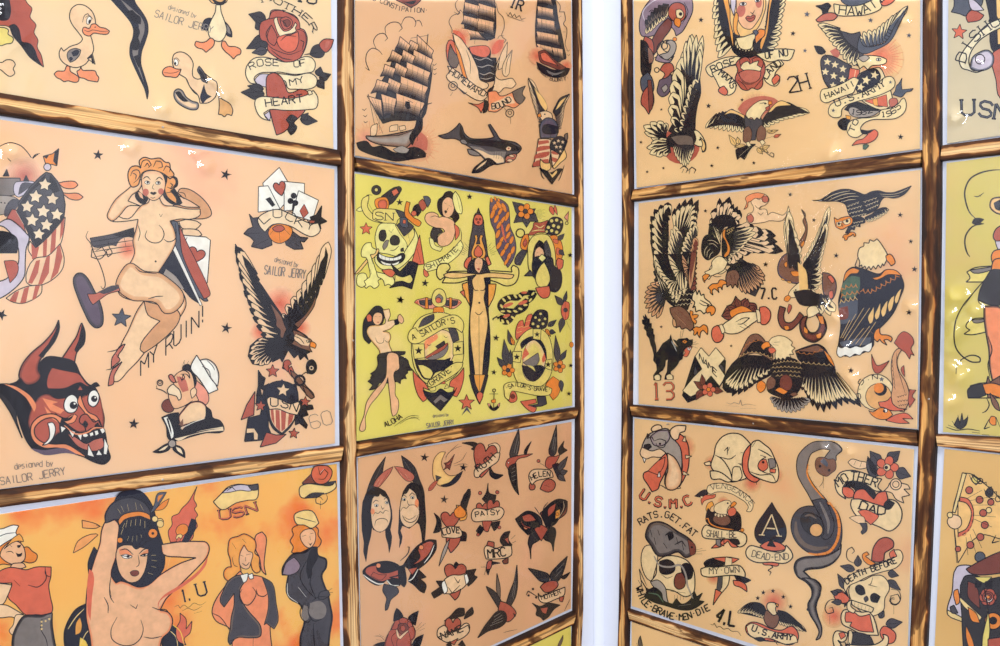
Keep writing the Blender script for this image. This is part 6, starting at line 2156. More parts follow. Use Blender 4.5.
# ---- middle row, first column right of the corner
sheet('R', q4('R', (638.6, 203.2), (920.2, 169.8), (917, 429), (638.6, 404)), P_C1, (232, 196, 140),
      'buff flash sheet crowded with eagles, an owl and a black cat on 13', r'''
@striking_eagle_drawing 635 190 7.143
F K 0 110 340 130 240 170 180 230 170 240 240 240 500 240 660 150 660 130 500
W w k 12 4 240 660 220 500 220 380 220 260 230 180 / 136 640 130 570 130 500 134 440 110 380 112 330 106 250 110 190 130 150 160 110 196 104 236 88
F K 0 290 300 300 220 360 170 430 160 436 260 400 400 330 560 290 640 230 600 250 400
W w k 9 4 300 330 330 300 360 280 390 290 410 300 / 284 130 320 90 352 70 390 56 430 58 464 76 440 150 430 210 430 260
W w B 12 3 310 660 290 560 300 460 330 360 / 230 650 230 590 232 540 230 480 240 430 240 370 256 310 262 270 280 250 300 290
W w B 12 3 400 600 400 480 420 380 430 330 / 300 640 300 580 306 530 320 480 330 430 340 380 360 330 380 290 404 260 430 250
F b 0 380 660 360 600 380 500 430 360 440 400 430 560 420 660
W t D 9 3 430 640 430 520 434 400 / 350 660 350 590 366 540 376 480 396 430 430 340
@striking_eagle_drawing 600 258
W t B 12 4 330 190 320 160 330 140 / 284 302 262 296 244 280 230 256 222 230 222 200 226 170 236 146 254 126 276 120 304 122 330 130
F K 0 270 -20 460 -20 470 60 466 180 440 260 380 250 330 210 310 120
W w K 10 4 330 200 370 160 400 120 420 60 / 270 -20 276 10 284 40 296 70 312 100 330 130 340 160 350 190 360 210 380 230
W w K 9 4 440 180 440 100 430 30 430 -30 / 340 -20 346 10 354 40 366 70 376 100 390 130 400 160 420 190
W t D 9 4 470 160 476 90 474 30 470 -30 / 410 -20 410 10 416 40 420 70 430 100 440 130 450 160
A w 3 6 10 1 B 340 170 380 160 440 150
A w 3 6 10 1 B 350 190 400 180 466 176
A w 3 6 10 1 B 356 212 400 204 466 204
A w 3 5 10 1 B 376 236 420 226 466 226
F b 5 350 250 400 240 440 270 462 310 470 344 452 366 430 350 410 356 400 340 380 350 376 320 366 300 352 270
H D 5 370 270 440 340
H D 5 390 256 456 320
H t 3 380 286 430 336
F t 4 366 300 376 310 384 340 372 346 364 330
F w 6 466 176 480 160 486 184 496 160 506 188 520 180 524 200 548 220 562 240 540 262 520 280 500 262 480 270 476 240 464 250 474 220 462 210
L 5 500 210 524 222 552 236
L 4 496 224 516 236 536 240
C K 0 540 238 6
F O 5 548 240 566 240 578 256 570 280 556 288 552 270 536 276 530 260
F O 5 460 356 480 344 500 346 516 334 534 340 540 360 538 384 528 372 516 360 504 372 500 400 490 384 488 368 476 386 468 384 470 366
F O 4 452 262 466 270 462 286 480 282 494 286 484 300 470 304 484 316 478 332 464 318 456 300 450 280
@swooping_eagle_drawing 635 190 7.143
W S k 9 4 570 260 620 250 660 260 690 260 / 546 200 580 120 616 36 640 90 672 40 700 110 716 76 732 120 754 96 750 160 744 220
F K 0 540 230 600 180 700 190 730 250 640 270 600 340 520 340
W w K 9 4 600 400 600 340 570 290 540 240 / 536 210 556 250 576 270 596 300 606 330 612 360 612 400
F K 6 500 330 540 320 580 350 610 400 600 450 560 480 520 500 486 470 476 410
H w 4 500 470 500 430 520 400
H w 4 514 480 520 440 540 420
H w 4 530 490 540 460 560 440
H w 4 530 386 560 384 590 410
H w 4 520 360 560 362 596 386
F K 0 640 290 700 250 840 256 900 300 960 330 1000 360 1000 420 860 400 760 470 680 540 640 540 620 450
W S k 12 4 690 440 730 380 740 320 720 280 / 690 550 740 530 790 480 840 440 880 410 910 450 930 420 970 450 990 420 1060 470 1050 390 940 350 1020 330 900 300 850 258
W w B 9 4 650 470 700 400 700 320 / 680 520 700 470 750 430 790 390 820 350 850 330 870 300 850 270
F O 5 630 290 650 276 646 330 670 380 682 420 672 460 644 484 636 470 660 430 650 370 626 330
A c 4 4 12 1 - 650 290 710 262
A c 4 4 12 1 - 656 312 700 280
F B 5 700 560 760 490 820 530 900 590 930 610 900 680 860 760 780 720 720 640
F w 5 570 500 584 476 600 510 616 490 624 530 646 520 640 560 660 570 636 590 616 600 580 596 550 612 530 640 506 620 530 570
F O 5 486 620 500 604 530 600 540 612 524 624 506 640 500 664 486 644
L 5 536 590 560 580 576 570
C K 0 560 576 6
L 5 540 600 580 620 620 616
@swooping_eagle_drawing 600 258
F K 5 636 90 640 60 700 20 780 40 800 60 780 110 740 140 700 120 660 140
W t B 11 4 690 60 720 40 760 30 / 712 172 736 182 752 180 766 170 782 166 800 150 816 136 828 100 816 80 800 60
F b 5 630 100 640 70 680 60 700 90 690 120 690 150 676 130 664 152 654 132 636 146
L 4 650 80 660 110
L 4 670 76 676 110
F w 4 560 20 600 -10 640 20 620 60 580 80 540 90 524 70 560 50
F O 4 512 92 530 80 550 84 540 100 524 116
F O 5 540 150 562 130 590 126 600 110 630 116 636 130 616 136 612 160 604 144 590 150 596 174 584 160 572 154 562 164 566 186 552 172 552 160
@snake_wrapped_eagle_drawing 740 215 7.143
F b 6 470 0 440 -40 480 60 480 130 460 200 440 240 420 210 450 150 470 100 450 40
F O 3 436 210 460 180 460 210 444 230
G U b 6 330 430 360 260 300 300 270 370 280 430 330 470 400 490 450 480 460 420 440 380 400 360 370 300
F O 4 316 350 336 330 340 360 330 380
F O 4 360 404 400 400 430 410 420 436 380 436
F h 3 300 450 320 460 316 470 296 462
F h 3 340 470 370 476 364 486 340 480
G U b 6 640 500 590 410 640 420 680 460 690 520 670 590 640 620 600 570
F r 4 624 440 650 430 676 470 660 490
F r 4 640 546 664 540 664 590 640 600
W w K 9 4 360 380 370 330 380 300 410 320 / 340 0 348 -80 360 40 380 90 404 160 430 230 440 300 436 350
F K 0 350 20 380 100 400 200 430 300 430 400 390 390 360 300
W w K 12 3 460 400 500 340 540 280 580 180 / 460 380 470 300 500 260 530 190 560 140 590 70 620 0 640 -60
W w K 12 3 500 540 500 440 530 320 580 200 / 540 560 560 520 590 480 590 420 580 380 580 320 590 280 600 230 610 170 620 100 620 60
F K 0 450 360 500 280 560 160 620 0 580 140 540 260 520 380 510 540 470 500
F h 5 430 400 450 396 470 450 490 500 486 550 470 530 460 480
F w 5 470 470 430 480 390 510 350 560 350 590 390 590 430 570 470 570 480 520
F O 4 320 590 350 574 366 590 340 620 316 610
L 5 380 540 410 550
C K 0 400 536 6
@snake_wrapped_eagle_drawing 800 258
F c 0 -10 20 30 60 40 160 0 170
W w B 7 3 40 180 90 180 130 190 / 0 200 40 240 90 270 140 290 184 280 150 230
F K 4 -30 170 40 160 100 190 130 230 60 240 0 230
G K D 6 60 330 10 300 0 350 20 400 70 422 110 400 134 350 120 300 90 270 60 260 100 320 80 370 50 370 30 330 40 290
F O 3 90 290 116 290 124 330 106 330
F O 3 80 384 110 370 104 400 86 402
F O 3 20 340 40 360 40 380 22 372
F w 4 40 250 80 240 100 270 70 290 40 300
@coiled_snake_drawing 600 258
G K D 5 930 300 900 240 890 300 910 350 950 362 990 330 1020 290 1000 270 960 320 930 320 920 290 930 250
F O 3 920 340 944 340 948 356 930 360
F R 3 946 230 960 240 944 280 938 260
@vulture_drawing 800 258
F N 6 216 130 232 70 260 48 300 50 330 60 400 80 430 60 480 64 510 100 520 140 500 200 470 270 440 310 400 350 376 370 370 400 366 440 300 480 230 490 186 480 196 420 206 330 194 220
F e 0 226 110 260 90 300 96 300 150 280 190 220 200 206 180
F v 0 200 220 290 210 280 300 220 330 202 330
F O 4 216 124 230 74 264 50 300 60 290 76 256 80 236 100
F O 4 360 100 400 90 430 60 480 62 510 90 480 84 440 84 410 100 380 110
F D 0 196 250 240 240 240 300 200 310
A O 5 4 20 -1 - 210 170 240 150 290 150
A O 5 4 20 -1 - 206 200 250 186 300 180
A O 5 8 22 -1 - 300 170 350 180 410 150 500 96
A c 5 4 24 -1 - 200 230 240 220 290 210
F W 4 190 440 210 450 230 440 250 450 280 440 310 446 340 430 362 420 360 450 346 470 320 466 300 486 276 480 250 496 230 486 200 496 186 480
F v 0 200 420 300 400 356 396 350 426 280 436 210 440
H c 6 250 310 204 400
H c 6 280 280 214 400
H c 6 320 250 222 410
H c 6 350 250 240 410
F c 3 350 330 340 300 360 260 372 240 370 290 362 324
F c 3 382 310 374 290 390 250 404 220 402 270 394 300
F c 3 414 296 406 270 424 230 440 210 436 250 426 286
F c 3 446 270 440 240 456 200 474 186 468 230 458 260
F c 3 480 230 474 210 490 170 510 150 500 190 490 220
H c 6 380 320 300 440
H c 6 350 340 280 430
H c 6 320 350 256 430
H b 6 330 350 370 380
F w 5 300 20 290 -10 300 -50 320 -60 320 -76 346 -74 350 -92 370 -84 386 -96 400 -80 420 -50 440 -10 430 20 420 40 414 28 404 50 392 34 380 56 368 40 356 60 346 42 334 60 326 40 312 52 310 34 296 44
F O 5 430 -10 450 -20 470 0 476 26 456 40 446 24 436 14
L 5 290 0 276 40 296 50
F O 5 370 400 380 360 400 348 404 380 440 386 462 400 456 420 440 408 420 410 436 436 410 420 400 406 388 420
@owl_drawing 775 170 6.66
F N 5 250 202 300 200 340 176 380 150 440 130 500 130 560 150 600 164 640 146 690 138 740 150 790 150 840 134 910 106 870 156 830 180 790 188 730 184 706 210 690 250 650 280 600 300 560 310 520 330 490 290 470 230 420 210 340 210
H w 4 330 200 380 170 440 150 500 140
H w 4 360 204 410 180 470 160 540 156
H w 4 400 206 450 190 510 176 560 176
H w 4 450 214 490 200 540 196
H w 3 700 160 760 164 820 156 890 124
H w 3 710 174 770 178 830 170
A w 4 4 12 1 - 480 240 560 210
A w 4 5 12 1 - 480 262 580 236
A w 4 5 12 1 - 490 286 590 262
A w 4 5 14 1 - 510 308 610 286
A w 4 4 12 1 - 590 210 680 180
A w 4 5 12 1 - 600 236 690 200
A w 4 5 12 1 - 610 262 690 226
F N 5 600 326 640 300 680 266 740 250 760 266 730 290 680 316 640 336
W w N 8 3 610 310 680 280 740 262 / 630 346 660 340 690 326 720 306 744 290 758 270
F N 5 500 330 560 310 600 330 600 350 570 360 570 380 540 376 530 400 510 396 496 426 470 420 490 380
A w 4 4 10 1 - 520 350 590 336
A w 4 3 10 1 - 510 376 560 360
F O 5 396 316 420 330 440 320 470 312 500 310 520 330 510 364 480 380 450 396 410 380 400 350
F w 3 410 350 450 340 440 376 416 372
F w 3 452 340 500 320 504 350 470 364
C K 0 428 358 9
C K 0 482 340 10
F O 3 440 356 456 350 452 376
F O 5 450 450 466 430 486 430 500 416 530 416 540 436 530 446 524 428 506 440 490 446 480 466 466 470 462 452
@pin_up_caricature_drawing 635 190 7.143
F S 4 800 220 810 170 840 160 850 130 830 80 860 40 930 30 960 70 930 110 900 120 890 140 940 140 950 180 980 160 1020 170 1060 180 1090 150 1080 190 1050 220 960 220 930 230 860 240 820 240
F m 4 800 190 830 170 850 200 840 230 816 230
F f 4 780 140 800 90 790 60 830 30 880 20 930 30 900 60 860 60 830 80 810 90 806 120
C m 4 932 66 24
L 4 870 60 890 70 900 60
L 4 860 110 880 130 904 124
L 4 880 160 900 180 920 160
@black_cat_drawing 635 310 7.143
P K 4 54 70 66 70 60 40 76 56 74 30 96 66 104 60 106 96 120 96 118 130 132 136 132 170 142 180 140 220 150 250 156 310 176 280 200 240 230 220 250 204 258 176 262 200 276 240 300 260 310 280 306 256 276 210 300 222 316 206 350 204 376 200 390 214 414 210 412 240 400 262 370 270 350 290 344 330 340 350 320 360 306 390 280 420 256 440 258 460 276 470 276 494 214 496 218 470 232 440 236 380 240 350 220 360 216 400 200 430 170 450 190 470 186 500 136 500 134 466 160 430 156 390 134 360 138 320 126 270 116 250 104 200 86 180 84 150 66 130 72 110 56 96
H W 5 262 220 282 256 300 296
H W 4 280 226 296 270
F O 4 336 226 356 214 378 224 362 240
C K 0 358 226 5
F r 4 350 290 380 262 412 262 396 290 384 320 370 334 346 326 360 300
P W 3 376 270 386 264 388 284 396 264 404 272 396 290 380 286
F w 4 140 476 156 462 176 464 184 484 180 500 150 500
F w 4 226 470 250 458 270 468 274 496 232 498
L 4 400 256 450 272
L 4 410 248 456 240
L 4 404 240 440 226
L 4 326 200 330 150
L 4 336 200 350 140
@thirteen_lettering 635 310 7.143
T K 16 120 1 124 640 190 638 : 1
T r 9 116 1 124 636 190 634 : 1
T K 16 120 0 196 640 290 638 : 3
T r 9 116 0 196 636 290 634 : 3
@clasped_hands_drawing 600 258
F D 5 610 290 640 240 660 230 680 190 700 220 730 200 740 220 780 230 780 270 740 280 690 290 640 310
V D 660 270 610 290 30
V D 680 260 636 240 30
V D 700 250 680 196 34
V D 730 250 740 206 34
V D 750 260 778 240 30
F O 3 650 270 680 250 710 240 740 250 770 270 720 280 660 300
F r 5 566 350 590 336 612 360 620 390 600 420 576 420 560 390
F r 5 800 246 830 244 854 270 850 310 830 332 808 330 800 290
F w 5 620 330 650 310 690 280 740 270 790 270 796 300 760 330 720 360 690 376 630 374 612 350
L 5 680 320 720 300 750 300 710 330 690 330
L 5 720 330 750 350
L 5 700 340 730 356
F w 4 596 336 612 330 626 370 612 380
F w 4 780 258 796 260 806 320 790 324
@sheet_number 600 258
T K 9 54 0 800 206 850 206 890 204 : 7.C
@name_cross_drawing 635 310 7.143
P K 5 430 330 530 380 530 330 586 340 650 360 640 500 600 560 430 640 380 660 340 610
F G 4 600 380 630 400 640 440 610 430
F G 4 430 400 450 440 450 500 424 460
P w 5 432 330 474 268 530 330 580 268 646 346 600 400 650 474 606 544 546 470 470 560 440 600 400 620 342 576 420 480 480 420
T K 6 44 2 460 350 520 410 590 480 : NAME
V D 500 560 424 510 50
V D 490 540 480 460 40
V D 560 570 630 580 50
V D 480 570 440 640 50
Q r O 528 568 50
@folded_wing_eagle_drawing 720 320 7.143
F K 0 20 480 130 270 250 250 380 290 380 380 300 430 200 480 60 520
W w k 10 4 160 340 220 320 290 330 350 340 / 20 486 50 520 86 544 140 530 190 506 250 450 290 420 330 400 350 370
F b 6 130 280 170 190 220 110 270 100 310 130 340 180 380 250 376 296 320 260 260 236 190 250
F K 0 150 260 200 200 260 140 300 150 360 220 376 280 300 240 220 230
A O 4 5 14 -1 - 170 220 210 170 290 150
A c 4 9 14 -1 - 140 270 200 240 280 240 380 280
F K 0 580 290 800 330 860 420 960 600 850 560 760 600 680 600 600 470
W w k 12 4 620 400 700 380 780 370 830 380 / 590 500 620 530 650 600 690 640 740 660 780 640 830 640 880 610 940 600 1010 620
F K 6 540 220 620 190 700 172 750 200 790 280 830 360 740 330 640 320 570 290
F b 0 560 220 640 196 700 184 750 220 700 230 640 226
A O 4 5 14 -1 - 540 230 640 250 740 210
A c 4 6 18 -1 - 580 310 680 320 800 330
F O 4 740 210 790 260 826 340 780 290
H c 6 830 370 960 560
F K 5 370 300 420 270 540 280 580 320 600 400 570 500 500 560 400 540 340 500 370 420
A c 4 8 14 -1 B 380 320 480 300 570 310
A c 4 8 14 -1 B 370 346 480 340 590 350
A c 4 7 14 -1 B 380 376 470 370 580 380
A c 4 6 14 -1 B 400 404 480 400 580 410
F D 4 430 430 460 390 500 400 520 460 500 500 440 490
F b 4 340 430 370 400 400 430 390 480 340 500
W q K 12 3 400 560 480 560 580 560 / 360 560 390 620 430 650 490 664 540 660 590 640 650 580
F w 5 350 160 370 130 420 112 470 120 500 140 520 160 510 180 540 200 516 220 530 246 500 244 510 270 480 264 470 286 450 270 440 290 420 270 410 290 396 260 400 220 380 190
L 5 390 160 430 156
L 4 380 176 420 180
F O 5 296 190 320 160 350 156 366 190 330 200 316 216
F r 4 350 200 390 200 404 220 370 240 350 220
F O 4 396 500 430 480 470 500 490 510 460 530 430 520
F O 4 270 450 300 430 330 460 320 500 290 520 266 490
F b 3 500 530 540 516 560 530 530 546
@serpent_fish_emblem_drawing 800 340 7.096
F R 5 510 100 530 150 550 180 590 170 636 146 600 200 560 236 530 226
C w 6 540 370 128
C a 5 560 400 92
C K 0 574 350 46
C O 0 562 340 36
T K 6 34 0 436 420 430 350 460 296 520 280 560 276 : U.S.N
X v 0 .1 .45 582 278 20
F t 6 650 170 670 90 700 60 730 60 700 110 690 160 710 230 750 290 776 370 770 450 740 510 680 490 650 400 660 330
A K 4 7 8 1 - 660 140 670 250 680 350
L 4 690 90 690 180 720 280 750 380
A K 4 4 12 1 - 690 400 760 380
A K 4 4 12 1 - 690 430 770 420
A K 4 4 12 1 - 700 460 760 450
F R 5 670 20 690 -10 700 -30 740 -60 800 -20 810 20 790 60 814 110 790 100 780 136 750 90 710 60 690 40
F R 4 720 200 740 180 746 260 730 240
F R 4 780 350 826 356 800 400 820 420 780 480 770 430
F r 6 560 440 620 430 650 400 660 450 700 480 760 490 720 500 650 500 600 480 570 470
F O 5 490 500 520 510 570 480 640 500 660 530 620 560 560 560 510 530
F r 5 610 570 680 530 760 520 806 560 730 556 780 590 700 590
C W 4 610 500 14
C K 0 600 504 9
@signature 720 320 7.143
H g 4 50 590 80 600 100 590 140 600 150 570 160 610 200 600 260 610
H g 3 40 612 140 616
H g 3 150 630 260 632
@star_drawing 775 170 6.66
X K 0 .1 .35 104 164 18 262 334 16 836 300 20 906 476 18 410 570 20
@star_drawing 635 190 7.143
X K 0 .1 .4 506 150 15 936 534 16
@star_drawing 635 310 7.143
X K 0 .1 .4 190 120 12 690 256 12
@star_drawing 800 258
X K 0 .1 .4 574 56 16 546 272 16 256 562 16
@star_drawing 600 258
X K 0 .1 .4 830 32 14
''', bumps=[(655, 284), (657, 298, .008, .003), (653, 300), (812, 314, .009, .0032), (822, 307, .009, .0032), (832, 312), (838, 318), (846, 345), (845, 352), (852, 376, .008, .003), (856, 386), (818, 334), (828, 337), (912, 306), (822, 300)])
